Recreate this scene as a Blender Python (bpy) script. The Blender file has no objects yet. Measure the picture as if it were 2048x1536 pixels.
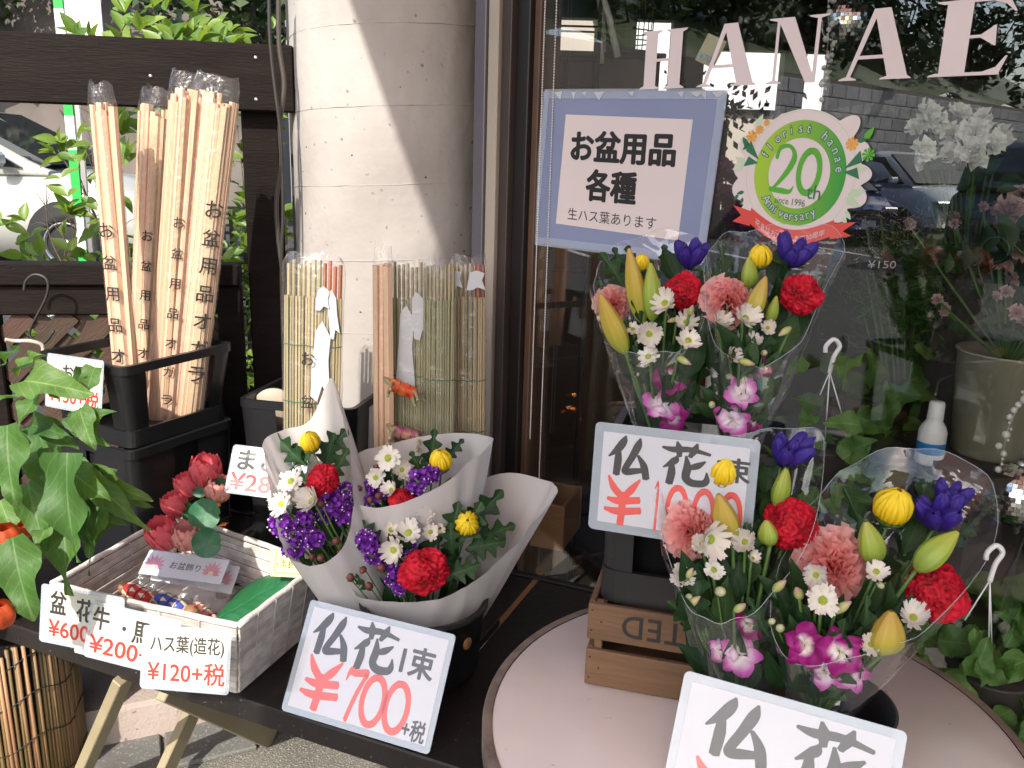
import bpy, bmesh, math, random
from mathutils import Vector as V, Matrix as M, noise as NZ
S = bpy.context.scene
COL = S.collection
R = math.radians
rnd = random.Random(7)
pi = math.pi

# ---------------------------------------------------------------- camera, sky, sun, exposure
cd = bpy.data.cameras.new('camera'); cam = bpy.data.objects.new('camera', cd); COL.objects.link(cam)
cd.sensor_width = 36; cd.lens = 36*1716/2048; cd.clip_start = .02; cd.clip_end = 500
_th, _ro = R(14.7), R(1.7)
_r0, _u0, _f = V((1,0,0)), V((0,math.sin(_th),math.cos(_th))), V((0,math.cos(_th),-math.sin(_th)))
_r = math.cos(_ro)*_r0+math.sin(_ro)*_u0; _u = -math.sin(_ro)*_r0+math.cos(_ro)*_u0
cam.matrix_world = M(((_r.x,_u.x,-_f.x,0),(_r.y,_u.y,-_f.y,0),(_r.z,_u.z,-_f.z,1.45),(0,0,0,1)))
S.camera = cam
SUN_EL, SUN_AZ = R(40), math.atan2(-.944,-.33)          # towards the sun: left and behind the camera
w = bpy.data.worlds.new('World'); S.world = w; w.use_nodes = True
nt = w.node_tree; bg = nt.nodes['Background']
sky = nt.nodes.new('ShaderNodeTexSky'); sky.sky_type = 'NISHITA'; sky.sun_disc = False
sky.sun_elevation = SUN_EL; sky.sun_rotation = pi/2-SUN_AZ
sky.air_density = 1.0; sky.dust_density = 2.2; sky.ozone_density = .8
nt.links.new(sky.outputs[0], bg.inputs[0]); bg.inputs[1].default_value = .15
sl = bpy.data.lights.new('sun','SUN'); sun = bpy.data.objects.new('sun', sl); COL.objects.link(sun)
sl.energy = 3.0; sl.angle = R(.55); sl.color = (1,.95,.87)
sun.rotation_euler = (V((math.cos(SUN_AZ)*math.cos(SUN_EL), math.sin(SUN_AZ)*math.cos(SUN_EL), math.sin(SUN_EL)))).to_track_quat('Z','Y').to_euler()
S.view_settings.view_transform = 'Standard'; S.view_settings.look = 'None'
S.view_settings.exposure = 1.1; S.view_settings.gamma = 1
S.cycles.transparent_max_bounces = 24; S.cycles.max_bounces = 9; S.cycles.diffuse_bounces = 4
S.cycles.use_denoising = True
S.cycles.sample_clamp_indirect = 6
S.cycles.caustics_reflective = False; S.cycles.caustics_refractive = False

# ---------------------------------------------------------------- scene helpers
WM_ = {}
I4 = M.Identity(4)
def T(*a): return M.Translation(V(a[0]) if len(a)==1 else V(a))
def RX(a): return M.Rotation(R(a),4,'X')
def RY(a): return M.Rotation(R(a),4,'Y')
def RZ(a): return M.Rotation(R(a),4,'Z')
def SC(x,y=None,z=None):
    y = x if y is None else y; z = x if z is None else z
    return M.Diagonal((x,y,z,1))
def frame(o, x, z):
    """matrix at o with local z along z and local x near x"""
    z = V(z).normalized(); x = V(x); x = x-z*x.dot(z)
    if x.length < 1e-6: x = z.orthogonal()
    x.normalize(); y = z.cross(x); o = V(o)
    return M(((x.x,y.x,z.x,o.x),(x.y,y.y,z.y,o.y),(x.z,y.z,z.z,o.z),(0,0,0,1)))
def along(a, b, up=(0,-1,.3)):
    """matrix at a, local y towards b, local z near up"""
    a, b = V(a), V(b); y = (b-a).normalized(); z = V(up); z = z-y*z.dot(y)
    if z.length < 1e-6: z = y.orthogonal()
    z.normalize(); x = y.cross(z)
    return M(((x.x,y.x,z.x,a.x),(x.y,y.y,z.y,a.y),(x.z,y.z,z.z,a.z),(0,0,0,1)))
def put(o, mw=I4, parent=None):
    COL.objects.link(o)
    if parent is not None:
        o.parent = parent; o.matrix_parent_inverse = WM_[parent.name].inverted()
    o.matrix_basis = mw; WM_[o.name] = mw.copy()
    return o
def thing(name, label, cat, mw=I4, group=None, mesh=None, kind=None):
    o = put(bpy.data.objects.new(name, mesh), mw)
    if label: o['label'] = label
    if cat: o['category'] = cat
    if group: o['group'] = group
    if kind: o['kind'] = kind
    return o
def part(name, mesh, parent, mw=None, mat=None, label=None):
    o = put(bpy.data.objects.new(name, mesh), WM_[parent.name] if mw is None else mw, parent)
    if mat is not None:
        if not mesh.materials: mesh.materials.append(mat)
        elif mesh.materials[0] is not mat:
            o.material_slots[0].link = 'OBJECT'; o.material_slots[0].material = mat
    if label: o['label'] = label
    return o
def structure(name, mesh, mw=I4): return thing(name, None, None, mw, None, mesh, 'structure')

class MB:
    def __init__(s): s.v=[]; s.f=[]; s.m=[]; s.s=[]
    def add(s, vs, fs, mi=0, sm=False, mw=None):
        b = len(s.v)
        s.v += [tuple(mw @ V(p)) for p in vs] if mw is not None else [tuple(p) for p in vs]
        for f in fs: s.f.append(tuple(i+b for i in f)); s.m.append(mi); s.s.append(sm)
        return s
    def box(s, c, d, mw=None, mi=0, b=0):
        cx,cy,cz = c; x,y,z = d[0]/2,d[1]/2,d[2]/2
        if b <= 0:
            vs = [(cx+i*x,cy+j*y,cz+k*z) for k in(-1,1) for j in(-1,1) for i in(-1,1)]
            return s.add(vs,[(0,2,3,1),(4,5,7,6),(0,1,5,4),(2,6,7,3),(0,4,6,2),(1,3,7,5)],mi,False,mw)
        vs=[]; ix={}
        for k in(-1,1):
            for j in(-1,1):
                for i in(-1,1):
                    for a in range(3):
                        q=[x,y,z]; q=[q[n]-(0 if n==a else b) for n in range(3)]
                        ix[(i,j,k,a)]=len(vs); vs.append((cx+i*q[0],cy+j*q[1],cz+k*q[2]))
        fs=[]
        for a in range(3):
            o1,o2=[n for n in range(3) if n!=a]
            for sg in(-1,1):
                def k_(p,q):
                    t=[0,0,0]; t[a]=sg; t[o1]=p; t[o2]=q; return ix[(t[0],t[1],t[2],a)]
                fs.append((k_(-1,-1),k_(1,-1),k_(1,1),k_(-1,1)))
        for a,c2 in((0,1),(0,2),(1,2)):
            o=3-a-c2
            for p in(-1,1):
                for q in(-1,1):
                    def k2(r_,f):
                        t=[0,0,0]; t[a]=p; t[c2]=q; t[o]=r_; return ix[(t[0],t[1],t[2],f)]
                    fs.append((k2(-1,a),k2(1,a),k2(1,c2),k2(-1,c2)))
        for i in(-1,1):
            for j in(-1,1):
                for k in(-1,1): fs.append((ix[(i,j,k,0)],ix[(i,j,k,1)],ix[(i,j,k,2)]))
        return s.add(vs,fs,mi,False,mw)
    def tube(s, pts, r, n=7, mi=0, caps=True, mw=None):
        pts=[V(p) for p in pts]; k=len(pts); rr=r if isinstance(r,(list,tuple)) else [r]*k
        vs=[]; fs=[]; ref=None
        for i,p in enumerate(pts):
            d=(pts[min(i+1,k-1)]-pts[max(i-1,0)])
            d = d.normalized() if d.length>1e-9 else V((0,0,1))
            if ref is None: ref=d.orthogonal().normalized()
            ref=(ref-d*ref.dot(d))
            ref = ref.normalized() if ref.length>1e-6 else d.orthogonal().normalized()
            e=d.cross(ref)
            for j in range(n):
                a=2*pi*j/n; vs.append(p+(ref*math.cos(a)+e*math.sin(a))*rr[i])
        for i in range(k-1):
            for j in range(n): fs.append((i*n+j,i*n+(j+1)%n,(i+1)*n+(j+1)%n,(i+1)*n+j))
        if caps: fs.append(tuple(range(n))[::-1]); fs.append(tuple((k-1)*n+j for j in range(n)))
        return s.add(vs,fs,mi,True,mw)
    def lathe(s, prof, n=24, mi=0, mw=None, sm=True):
        vs=[]; fs=[]; k=len(prof)
        for r,z in prof:
            for j in range(n): a=2*pi*j/n; vs.append((r*math.cos(a),r*math.sin(a),z))
        for i in range(k-1):
            for j in range(n): fs.append((i*n+j,i*n+(j+1)%n,(i+1)*n+(j+1)%n,(i+1)*n+j))
        return s.add(vs,fs,mi,sm,mw)
    def grid(s, fn, nu, nv, mi=0, mw=None, closeu=False, sm=True):
        vs=[fn(i/nu, j/nv) for j in range(nv+1) for i in range(nu if closeu else nu+1)]
        q=nu if closeu else nu+1; fs=[]
        for j in range(nv):
            for i in range(nu): fs.append((j*q+i,j*q+(i+1)%q,(j+1)*q+(i+1)%q,(j+1)*q+i))
        return s.add(vs,fs,mi,sm,mw)
    def prism(s, poly, z0, z1, mi=0, mw=None):
        n=len(poly); vs=[(x,y,z0) for x,y in poly]+[(x,y,z1) for x,y in poly]
        fs=[tuple(range(n))[::-1],tuple(range(n,2*n))]+[(i,(i+1)%n,n+(i+1)%n,n+i) for i in range(n)]
        return s.add(vs,fs,mi,False,mw)
    def ball(s, c, r, nu=10, nv=7, mi=0, mw=None):
        r=r if isinstance(r,(tuple,list)) else (r,r,r)
        return s.grid(lambda u,v:(c[0]+r[0]*math.sin(pi*v)*math.cos(2*pi*u),c[1]+r[1]*math.sin(pi*v)*math.sin(2*pi*u),c[2]-r[2]*math.cos(pi*v)),nu,nv,mi,mw,True)
    def mesh(s, name, *mats):
        me=bpy.data.meshes.new(name); me.from_pydata(s.v,[],s.f)
        for m in mats: me.materials.append(m)
        me.polygons.foreach_set('material_index',s.m); me.polygons.foreach_set('use_smooth',s.s)
        me.update(); return me
def catmull(p, n, closed=False):
    p=[V(q) for q in p]; k=len(p); out=[]
    for i in range(k if closed else k-1):
        g=(lambda j:p[j%k]) if closed else (lambda j:p[max(0,min(k-1,j))])
        a,b,c,d=g(i-1),g(i),g(i+1),g(i+2)
        for t in range(n):
            t/=n; out.append(.5*((2*b)+(c-a)*t+(2*a-5*b+4*c-d)*t*t+(3*b-a-3*c+d)*t**3))
    if not closed: out.append(p[-1])
    return out

# ---------------------------------------------------------------- materials
def nodes(name):
    m=bpy.data.materials.new(name); m.use_nodes=True; t=m.node_tree
    return m,t,t.nodes['Principled BSDF'],t.nodes['Material Output'],t.links
def lin(c): return tuple(((x/255)/12.92 if x<=10 else ((x/255+.055)/1.055)**2.4) for x in c)
def pm(name, col, rough=.6, var=.12, scale=12, bump=0, bscale=60, metal=0, spec=.5, coat=0, col2=None, c2amt=.5, stretch=(1,1,1), trans=0, tcol=None, rv=0, detail=4, speck=None, coord='Object', veins=None):
    """procedural material: base colour broken up by noise, optional second colour, bump, translucency and per-object variation"""
    m,t,p,o,L=nodes(name); N=t.nodes.new
    tc=N('ShaderNodeTexCoord'); mp=N('ShaderNodeMapping'); mp.inputs['Scale'].default_value=stretch
    L.new(tc.outputs[coord],mp.inputs[0])
    oi=N('ShaderNodeObjectInfo')
    off=N('ShaderNodeVectorMath'); off.operation='ADD'; L.new(mp.outputs[0],off.inputs[0])
    sc=N('ShaderNodeVectorMath'); sc.operation='SCALE'; sc.inputs[0].default_value=(7,13,5); L.new(oi.outputs['Random'],sc.inputs['Scale']); L.new(sc.outputs[0],off.inputs[1])
    n1=N('ShaderNodeTexNoise'); n1.inputs['Scale'].default_value=scale; n1.inputs['Detail'].default_value=detail; L.new(off.outputs[0],n1.inputs['Vector'])
    mx=N('ShaderNodeMix'); mx.data_type='RGBA'
    c2=col2 or tuple(x*.55 for x in col)
    mx.inputs['A'].default_value=(*col,1); mx.inputs['B'].default_value=(*c2,1)
    mr=N('ShaderNodeMapRange'); mr.inputs['From Min'].default_value=.35; mr.inputs['From Max'].default_value=.7
    mr.inputs['To Min'].default_value=0; mr.inputs['To Max'].default_value=(c2amt if col2 else min(1,var*2)); L.new(n1.outputs[0],mr.inputs[0]); L.new(mr.outputs[0],mx.inputs['Factor'])
    cur=mx.outputs['Result']
    if speck:
        vo=N('ShaderNodeTexNoise'); vo.inputs['Scale'].default_value=speck[0]; vo.inputs['Detail'].default_value=1; L.new(off.outputs[0],vo.inputs['Vector'])
        mr3=N('ShaderNodeMapRange'); mr3.inputs['From Min'].default_value=speck[1]; mr3.inputs['From Max'].default_value=speck[1]+.05; L.new(vo.outputs[0],mr3.inputs[0])
        m3=N('ShaderNodeMix'); m3.data_type='RGBA'; L.new(mr3.outputs[0],m3.inputs['Factor']); L.new(cur,m3.inputs['A']); m3.inputs['B'].default_value=(*speck[2],1); cur=m3.outputs['Result']
    vh=None
    if veins:                                   # midrib and side veins on a leaf whose local x runs across and y along it
        sx=N('ShaderNodeSeparateXYZ'); L.new(tc.outputs['Object'],sx.inputs[0])
        def mth(op,a,b=None):
            q=N('ShaderNodeMath'); q.operation=op
            for i_,z_ in enumerate((a,b)):
                if z_ is None: continue
                if isinstance(z_,(int,float)): q.inputs[i_].default_value=z_
                else: L.new(z_,q.inputs[i_])
            return q.outputs[0]
        ax=mth('ABSOLUTE',sx.outputs['X']); fr_=mth('FRACT',mth('MULTIPLY',mth('SUBTRACT',sx.outputs['Y'],mth('MULTIPLY',ax,.30)),7.0))
        side=mth('LESS_THAN',mth('ABSOLUTE',mth('SUBTRACT',fr_,.5)),.045); mid=mth('LESS_THAN',ax,.035); vh=mth('MAXIMUM',mid,mth('MULTIPLY',side,.6))
        mv=N('ShaderNodeMix'); mv.data_type='RGBA'; L.new(mth('MULTIPLY',vh,.75),mv.inputs['Factor']); L.new(cur,mv.inputs['A']); mv.inputs['B'].default_value=(*veins,1); cur=mv.outputs['Result']
    if rv:
        hs=N('ShaderNodeHueSaturation'); mr2=N('ShaderNodeMapRange'); mr2.inputs['To Min'].default_value=1-rv; mr2.inputs['To Max'].default_value=1+rv
        L.new(oi.outputs['Random'],mr2.inputs[0]); L.new(mr2.outputs[0],hs.inputs['Value'])
        mr4=N('ShaderNodeMapRange'); mr4.inputs['To Min'].default_value=.5+rv*.06; mr4.inputs['To Max'].default_value=.5-rv*.06; L.new(oi.outputs['Random'],mr4.inputs[0]); L.new(mr4.outputs[0],hs.inputs['Hue'])
        L.new(cur,hs.inputs['Color']); cur=hs.outputs[0]
    L.new(cur,p.inputs['Base Color'])
    p.inputs['Roughness'].default_value=rough; p.inputs['Metallic'].default_value=metal
    p.inputs['Specular IOR Level'].default_value=spec
    if coat: p.inputs['Coat Weight'].default_value=coat; p.inputs['Coat Roughness'].default_value=.08
    if bump:
        n2=N('ShaderNodeTexNoise'); n2.inputs['Scale'].default_value=bscale; n2.inputs['Detail'].default_value=5; L.new(off.outputs[0],n2.inputs['Vector'])
        b=N('ShaderNodeBump'); b.inputs['Strength'].default_value=min(1,bump); b.inputs['Distance'].default_value=.004*max(1,bump); L.new(n2.outputs[0],b.inputs['Height']); L.new(b.outputs[0],p.inputs['Normal'])
    if trans:
        tr=N('ShaderNodeBsdfTranslucent'); ms=N('ShaderNodeMixShader'); ms.inputs[0].default_value=trans
        if tcol: tr.inputs[0].default_value=(*tcol,1)
        else: L.new(cur,tr.inputs[0])
        L.new(p.outputs[0],ms.inputs[1]); L.new(tr.outputs[0],ms.inputs[2]); L.new(ms.outputs[0],o.inputs[0])
    return m
def film(name, tint=(1,1,1), rough=.05, haze=.04, ior=1.45, wrinkle=0, wscale=20, hcol=(.9,.92,.95), gl=1):
    m,t,p,o,L=nodes(name); N=t.nodes.new; t.nodes.remove(p)
    tr=N('ShaderNodeBsdfTransparent'); tr.inputs[0].default_value=(*tint,1)
    g=N('ShaderNodeBsdfGlossy'); g.inputs['Roughness'].default_value=rough; g.inputs[0].default_value=(gl,gl,gl,1)
    ge=N('ShaderNodeNewGeometry'); dt=N('ShaderNodeVectorMath'); dt.operation='DOT_PRODUCT'; L.new(ge.outputs['Incoming'],dt.inputs[0]); L.new(ge.outputs['Normal'],dt.inputs[1])
    ab=N('ShaderNodeMath'); ab.operation='ABSOLUTE'; L.new(dt.outputs['Value'],ab.inputs[0])
    om=N('ShaderNodeMath'); om.operation='SUBTRACT'; om.inputs[0].default_value=1; L.new(ab.outputs[0],om.inputs[1]); om.use_clamp=True
    pw=N('ShaderNodeMath'); pw.operation='POWER'; L.new(om.outputs[0],pw.inputs[0]); pw.inputs[1].default_value=5
    f0=((ior-1)/(ior+1))**2
    fr=N('ShaderNodeMath'); fr.operation='MULTIPLY_ADD'; L.new(pw.outputs[0],fr.inputs[0]); fr.inputs[1].default_value=1-f0; fr.inputs[2].default_value=f0   # same from both sides of a thin sheet
    d=N('ShaderNodeBsdfDiffuse'); d.inputs[0].default_value=(*hcol,1)
    m1=N('ShaderNodeMixShader'); m1.inputs[0].default_value=haze
    m2=N('ShaderNodeMixShader'); L.new(tr.outputs[0],m1.inputs[1]); L.new(d.outputs[0],m1.inputs[2])
    if wrinkle:
        tc=N('ShaderNodeTexCoord'); n=N('ShaderNodeTexNoise'); n.inputs['Scale'].default_value=wscale; n.inputs['Detail'].default_value=3; n.inputs['Distortion'].default_value=1.5
        L.new(tc.outputs['Object'],n.inputs['Vector']); b=N('ShaderNodeBump'); b.inputs['Strength'].default_value=wrinkle; b.inputs['Distance'].default_value=.02
        L.new(n.outputs[0],b.inputs['Height']); L.new(b.outputs[0],g.inputs['Normal'])
    L.new(fr.outputs[0],m2.inputs[0]); L.new(m1.outputs[0],m2.inputs[1]); L.new(g.outputs[0],m2.inputs[2]); L.new(m2.outputs[0],o.inputs[0])
    return m
def ramp_mat(name, stops, axis='Z', lo=0, hi=1, rough=.5, trans=0, bump=0, spec=.4, radial=False, ncol=.15, rv=0):
    """colour ramp along a local axis (or local radius), for petals, buds and crests that vary along their length or by depth"""
    m,t,p,o,L=nodes(name); N=t.nodes.new
    tc=N('ShaderNodeTexCoord'); se=N('ShaderNodeSeparateXYZ'); L.new(tc.outputs['Object'],se.inputs[0])
    if radial:
        le=N('ShaderNodeVectorMath'); le.operation='LENGTH'; L.new(tc.outputs['Object'],le.inputs[0]); src=le.outputs['Value']
    else: src=se.outputs[axis]
    n=N('ShaderNodeTexNoise'); n.inputs['Scale'].default_value=3; n.inputs['Detail'].default_value=4; L.new(tc.outputs['Object'],n.inputs['Vector'])
    mr=N('ShaderNodeMapRange'); mr.inputs['From Min'].default_value=lo; mr.inputs['From Max'].default_value=hi; L.new(src,mr.inputs[0])
    ma=N('ShaderNodeMath'); ma.operation='MULTIPLY_ADD'; ma.inputs[1].default_value=ncol; L.new(n.outputs[0],ma.inputs[0]); L.new(mr.outputs[0],ma.inputs[2])
    mb=N('ShaderNodeMath'); mb.operation='SUBTRACT'; mb.inputs[1].default_value=ncol*.5; L.new(ma.outputs[0],mb.inputs[0])
    cr=N('ShaderNodeValToRGB'); e=cr.color_ramp.elements
    e[0].position=stops[0][0]; e[0].color=(*stops[0][1],1); e[1].position=stops[-1][0]; e[1].color=(*stops[-1][1],1)
    for q,c in stops[1:-1]: x=e.new(q); x.color=(*c,1)
    L.new(mb.outputs[0],cr.inputs[0]); cur=cr.outputs[0]
    if rv:
        oi=N('ShaderNodeObjectInfo'); hs=N('ShaderNodeHueSaturation'); m2=N('ShaderNodeMapRange'); m2.inputs['To Min'].default_value=1-rv; m2.inputs['To Max'].default_value=1+rv
        L.new(oi.outputs['Random'],m2.inputs[0]); L.new(m2.outputs[0],hs.inputs['Value']); L.new(cur,hs.inputs['Color']); cur=hs.outputs[0]
    L.new(cur,p.inputs['Base Color']); p.inputs['Roughness'].default_value=rough; p.inputs['Specular IOR Level'].default_value=spec
    if trans:
        tr=N('ShaderNodeBsdfTranslucent'); L.new(cur,tr.inputs[0]); ms=N('ShaderNodeMixShader'); ms.inputs[0].default_value=trans
        L.new(p.outputs[0],ms.inputs[1]); L.new(tr.outputs[0],ms.inputs[2]); L.new(ms.outputs[0],o.inputs[0])
    return m
_mc={}
def mat(k):
    if k not in _mc: _mc[k]=MATS[k](k)
    return _mc[k]
MATS=dict(
 darkwood=lambda k:pm(k,(.0085,.0055,.0048),.6,.3,6,.3,30,spec=.12,col2=(.015,.0095,.0075),c2amt=.8,stretch=(1,1,8),speck=(90,.74,(.07,.055,.045))),
 darktable=lambda k:pm(k,(.011,.009,.0085),.45,.3,8,.25,60,spec=.35,col2=(.02,.016,.014),c2amt=.7,speck=(140,.73,(.10,.09,.08))),
 brownslat=lambda k:pm(k,(.055,.028,.015),.65,.3,9,.4,40,stretch=(1,1,6),rv=.3),
 concrete=lambda k:pm(k,(.47,.43,.385),.85,.2,3.5,.35,55,col2=(.40,.355,.315),c2amt=.8,speck=(34,.735,(.16,.14,.12)),detail=8),
 pinkstone=lambda k:pm(k,(.46,.375,.325),.9,.2,5,.5,120,col2=(.36,.29,.25),c2amt=.7,detail=8,speck=(60,.72,(.22,.17,.14))),
 asphalt=lambda k:pm(k,(.042,.041,.04),.9,.3,3,.8,160,speck=(240,.62,(.12,.115,.10))),
 aggregate=lambda k:pm(k,(.19,.18,.155),.9,.3,6,1,190,col2=(.11,.105,.09),c2amt=.8,speck=(230,.58,(.34,.31,.25)),detail=6),
 blackplastic=lambda k:pm(k,(.012,.0125,.014),.34,.2,14,.08,120,spec=.45,speck=(150,.75,(.05,.05,.05))),
 alu=lambda k:pm(k,(.16,.15,.17),.45,.1,3,0,metal=.5,stretch=(1,1,.2)),
 cream=lambda k:pm(k,(.42,.36,.29),.6,.12,4,stretch=(1,1,.2)),
 brownalu=lambda k:pm(k,(.06,.042,.035),.45,.2,5,metal=.2,stretch=(1,1,.2)),
 darkalu=lambda k:pm(k,(.026,.021,.02),.4,.2,5,metal=.3,stretch=(1,1,.2)),
 copperwood=lambda k:pm(k,(.11,.06,.035),.5,.3,9,stretch=(1,1,.15)),
 stick=lambda k:pm(k,(.72,.50,.33),.6,.25,16,.25,50,col2=(.46,.26,.15),c2amt=.7,stretch=(2.2,2.2,.13),rv=.2,detail=6),
 reed=lambda k:pm(k,(.40,.33,.19),.6,.25,20,.2,60,col2=(.27,.20,.10),c2amt=.6,stretch=(2,2,.15),rv=.28),
 greenreed=lambda k:pm(k,(.34,.32,.18),.6,.25,20,.2,60,col2=(.22,.22,.11),c2amt=.6,stretch=(2,2,.15),rv=.25),
 bamboo=lambda k:pm(k,(.30,.19,.085),.55,.3,10,.3,40,col2=(.17,.095,.04),c2amt=.7,stretch=(2,2,.3),rv=.35),
 basket=lambda k:pm(k,(.70,.65,.60),.75,.25,10,.5,90,col2=(.40,.33,.29),c2amt=.75,stretch=(.4,3,3),rv=.14,detail=8),
 crate=lambda k:pm(k,(.185,.10,.05),.6,.3,7,.3,60,col2=(.085,.045,.023),c2amt=.8,stretch=(.35,3,3),detail=8),
 boxwood=lambda k:pm(k,(.33,.17,.075),.5,.3,6,.2,50,col2=(.24,.115,.05),c2amt=.7,stretch=(.4,1,3),detail=7),
 tabletop=lambda k:pm(k,(.69,.60,.535),.26,.12,3.5,.12,7,coat=.15,col2=(.60,.49,.435),c2amt=.85,speck=(95,.765,(.45,.38,.34)),detail=7),
 tablerim=lambda k:pm(k,(.20,.15,.11),.7,.4,30,.5,120,col2=(.09,.065,.05),c2amt=.8,stretch=(1,1,.4)),
 legwood=lambda k:pm(k,(.30,.25,.15),.55,.2,8,.2,60,stretch=(1,1,.2),col2=(.22,.17,.10),c2amt=.6),
 paper=lambda k:pm(k,(.78,.755,.74),.75,.08,7,.6,11,trans=.45,detail=2),
 card=lambda k:pm(k,(.62,.60,.50),.6,.05,6,trans=.1),
 whitecard=lambda k:pm(k,(.60,.60,.64),.5,.04,6),
 blue=lambda k:pm(k,(.24,.275,.41),.45,.12,5),
 pinkwhite=lambda k:pm(k,(.74,.635,.605),.5,.05,5),
 ink=lambda k:pm(k,(.018,.016,.016),.5,.2,30),
 redink=lambda k:pm(k,(.55,.022,.016),.5,.12,20),
 coral=lambda k:pm(k,(.76,.085,.065),.5,.12,20),
 laminate=lambda k:film(k,(1,1,1),.03,.006,1.4,.015,5),
 frostlam=lambda k:film(k,(.95,.97,1),.07,.30,1.5,.02,8,hcol=(.75,.83,.9)),
 cello=lambda k:film(k,(.985,.99,.988),.05,.018,1.62,.6,7),
 bag=lambda k:film(k,(.99,.99,.985),.07,.02,1.5,.5,22),
 glass=lambda k:film(k,(.96,.97,.96),.0,.0,1.98),
 petalw=lambda k:ramp_mat(k,[(0,(.55,.60,.22)),(.3,(.76,.72,.62)),(1,(.80,.745,.70))],lo=.1,hi=1,radial=True,trans=.22,rough=.6,rv=.05),
 greyslab=lambda k:pm(k,(.17,.165,.155),.85,.3,8,.5,90,speck=(160,.62,(.26,.25,.22))),
 wbud=lambda k:pm(k,(.62,.62,.36),.6,.2,4,trans=.2),
 pollen=lambda k:pm(k,(.40,.45,.05),.7,.4,9,.8,14,col2=(.25,.33,.03),c2amt=.9),
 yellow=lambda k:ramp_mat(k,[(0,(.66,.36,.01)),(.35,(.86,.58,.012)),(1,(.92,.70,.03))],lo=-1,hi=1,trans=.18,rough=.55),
 pink=lambda k:ramp_mat(k,[(0,(.93,.28,.26)),(.45,(.96,.46,.43)),(1,(.97,.60,.57))],lo=.05,hi=1,radial=True,trans=.55,rough=.6,rv=.08),
 red=lambda k:ramp_mat(k,[(0,(.16,.001,.006)),(.55,(.40,.003,.014)),(1,(.62,.012,.035))],lo=.76,hi=1.12,radial=True,rough=.65,spec=.25,ncol=.1),  # cockscomb: dark red deep in the folds, brighter on the outer crests
 lilyg=lambda k:ramp_mat(k,[(0,(.20,.28,.045)),(.5,(.30,.40,.05)),(1,(.40,.40,.07))],lo=0,hi=1,rough=.42,ncol=.3,trans=.08),
 lilyo=lambda k:ramp_mat(k,[(0,(.30,.36,.05)),(.45,(.47,.36,.05)),(1,(.50,.31,.06))],lo=0,hi=1,rough=.42,ncol=.5,trans=.08),
 gentian=lambda k:pm(k,(.050,.020,.30),.5,.3,5,.4,10,col2=(.018,.007,.13),c2amt=.8,trans=.12,stretch=(4,4,.6)),
 statice=lambda k:pm(k,(.24,.035,.42),.6,.35,8,col2=(.13,.015,.30),c2amt=.8,trans=.12),
 orchid=lambda k:ramp_mat(k,[(0,(.80,.78,.55)),(.28,(.82,.72,.72)),(.5,(.36,.012,.21)),(1,(.25,.004,.13))],lo=.05,hi=1,radial=True,trans=.2,rough=.5),
 orchidp=lambda k:ramp_mat(k,[(0,(.82,.80,.72)),(.45,(.80,.62,.74)),(.75,(.60,.14,.46)),(1,(.50,.06,.36))],lo=.05,hi=1,radial=True,trans=.2,rough=.5),
 budg=lambda k:ramp_mat(k,[(0,(.38,.44,.12)),(.6,(.50,.50,.20)),(1,(.48,.28,.26))],lo=0,hi=1,rough=.45,trans=.12,ncol=.5),
 budr=lambda k:pm(k,(.16,.025,.04),.5,.3,8,col2=(.10,.11,.03),c2amt=.5),
 calyx=lambda k:pm(k,(.085,.16,.035),.55,.3,9),
 stem=lambda k:pm(k,(.085,.17,.04),.5,.3,9,rv=.2),
 twig=lambda k:pm(k,(.12,.085,.045),.7,.3,20),
 mumleaf=lambda k:pm(k,(.020,.058,.016),.5,.35,4,.3,8,spec=.25,col2=(.010,.030,.010),c2amt=.7,rv=.25,trans=.08,veins=(.05,.10,.035)),
 darkleaf=lambda k:pm(k,(.017,.048,.012),.5,.3,4,.2,8,spec=.25,rv=.35,trans=.10,veins=(.035,.075,.022)),
 leaf=lambda k:pm(k,(.075,.165,.035),.5,.3,4,.35,9,spec=.35,col2=(.05,.115,.022),c2amt=.7,rv=.28,trans=.28,tcol=(.20,.36,.045),veins=(.17,.27,.09)),
 bushleaf=lambda k:pm(k,(.13,.23,.045),.4,.3,8,.1,12,col2=(.22,.30,.04),c2amt=.6,rv=.35,trans=.35,tcol=(.36,.52,.05)),
 bgleaf=lambda k:pm(k,(.045,.085,.022),.55,.4,4,rv=.4,trans=.2),
 lotusleaf=lambda k:pm(k,(.02,.15,.045),.42,.3,7,.2,24,col2=(.010,.075,.024),c2amt=.7,rv=.2),
 lotusred=lambda k:pm(k,(.90,.13,.17),.6,.25,9,.4,26,col2=(.85,.22,.22),c2amt=.6,stretch=(3,3,.5),trans=.15),
 lotuspink=lambda k:pm(k,(.88,.36,.31),.6,.2,9,.4,26,col2=(.80,.42,.36),c2amt=.6,stretch=(3,3,.5),trans=.15),
 foil=lambda k:pm(k,(.65,.14,.02),.25,.3,30,1,60,metal=.7,col2=(.8,.35,.05),c2amt=.8),
 lantern=lambda k:pm(k,(.62,.085,.015),.5,.25,9,.4,30,trans=.2),
 steel=lambda k:pm(k,(.5,.5,.5),.3,.1,20,metal=1),
 wire=lambda k:pm(k,(.03,.028,.026),.5,.2,20),
 rope=lambda k:pm(k,(.5,.44,.36),.8,.2,60,.6,200),
 cable=lambda k:pm(k,(.07,.055,.045),.5,.2,8),
 beigeplastic=lambda k:pm(k,(.40,.34,.265),.5,.1,6),
 white=lambda k:pm(k,(.75,.75,.74),.4,.06,6),
 greensign=lambda k:pm(k,(.02,.42,.06),.4,.1,6),
 carwhite=lambda k:pm(k,(.40,.40,.365),.18,.03,2,coat=.6),
 carsilver=lambda k:pm(k,(.80,.80,.79),.3,.03,2,coat=.4),
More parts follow.
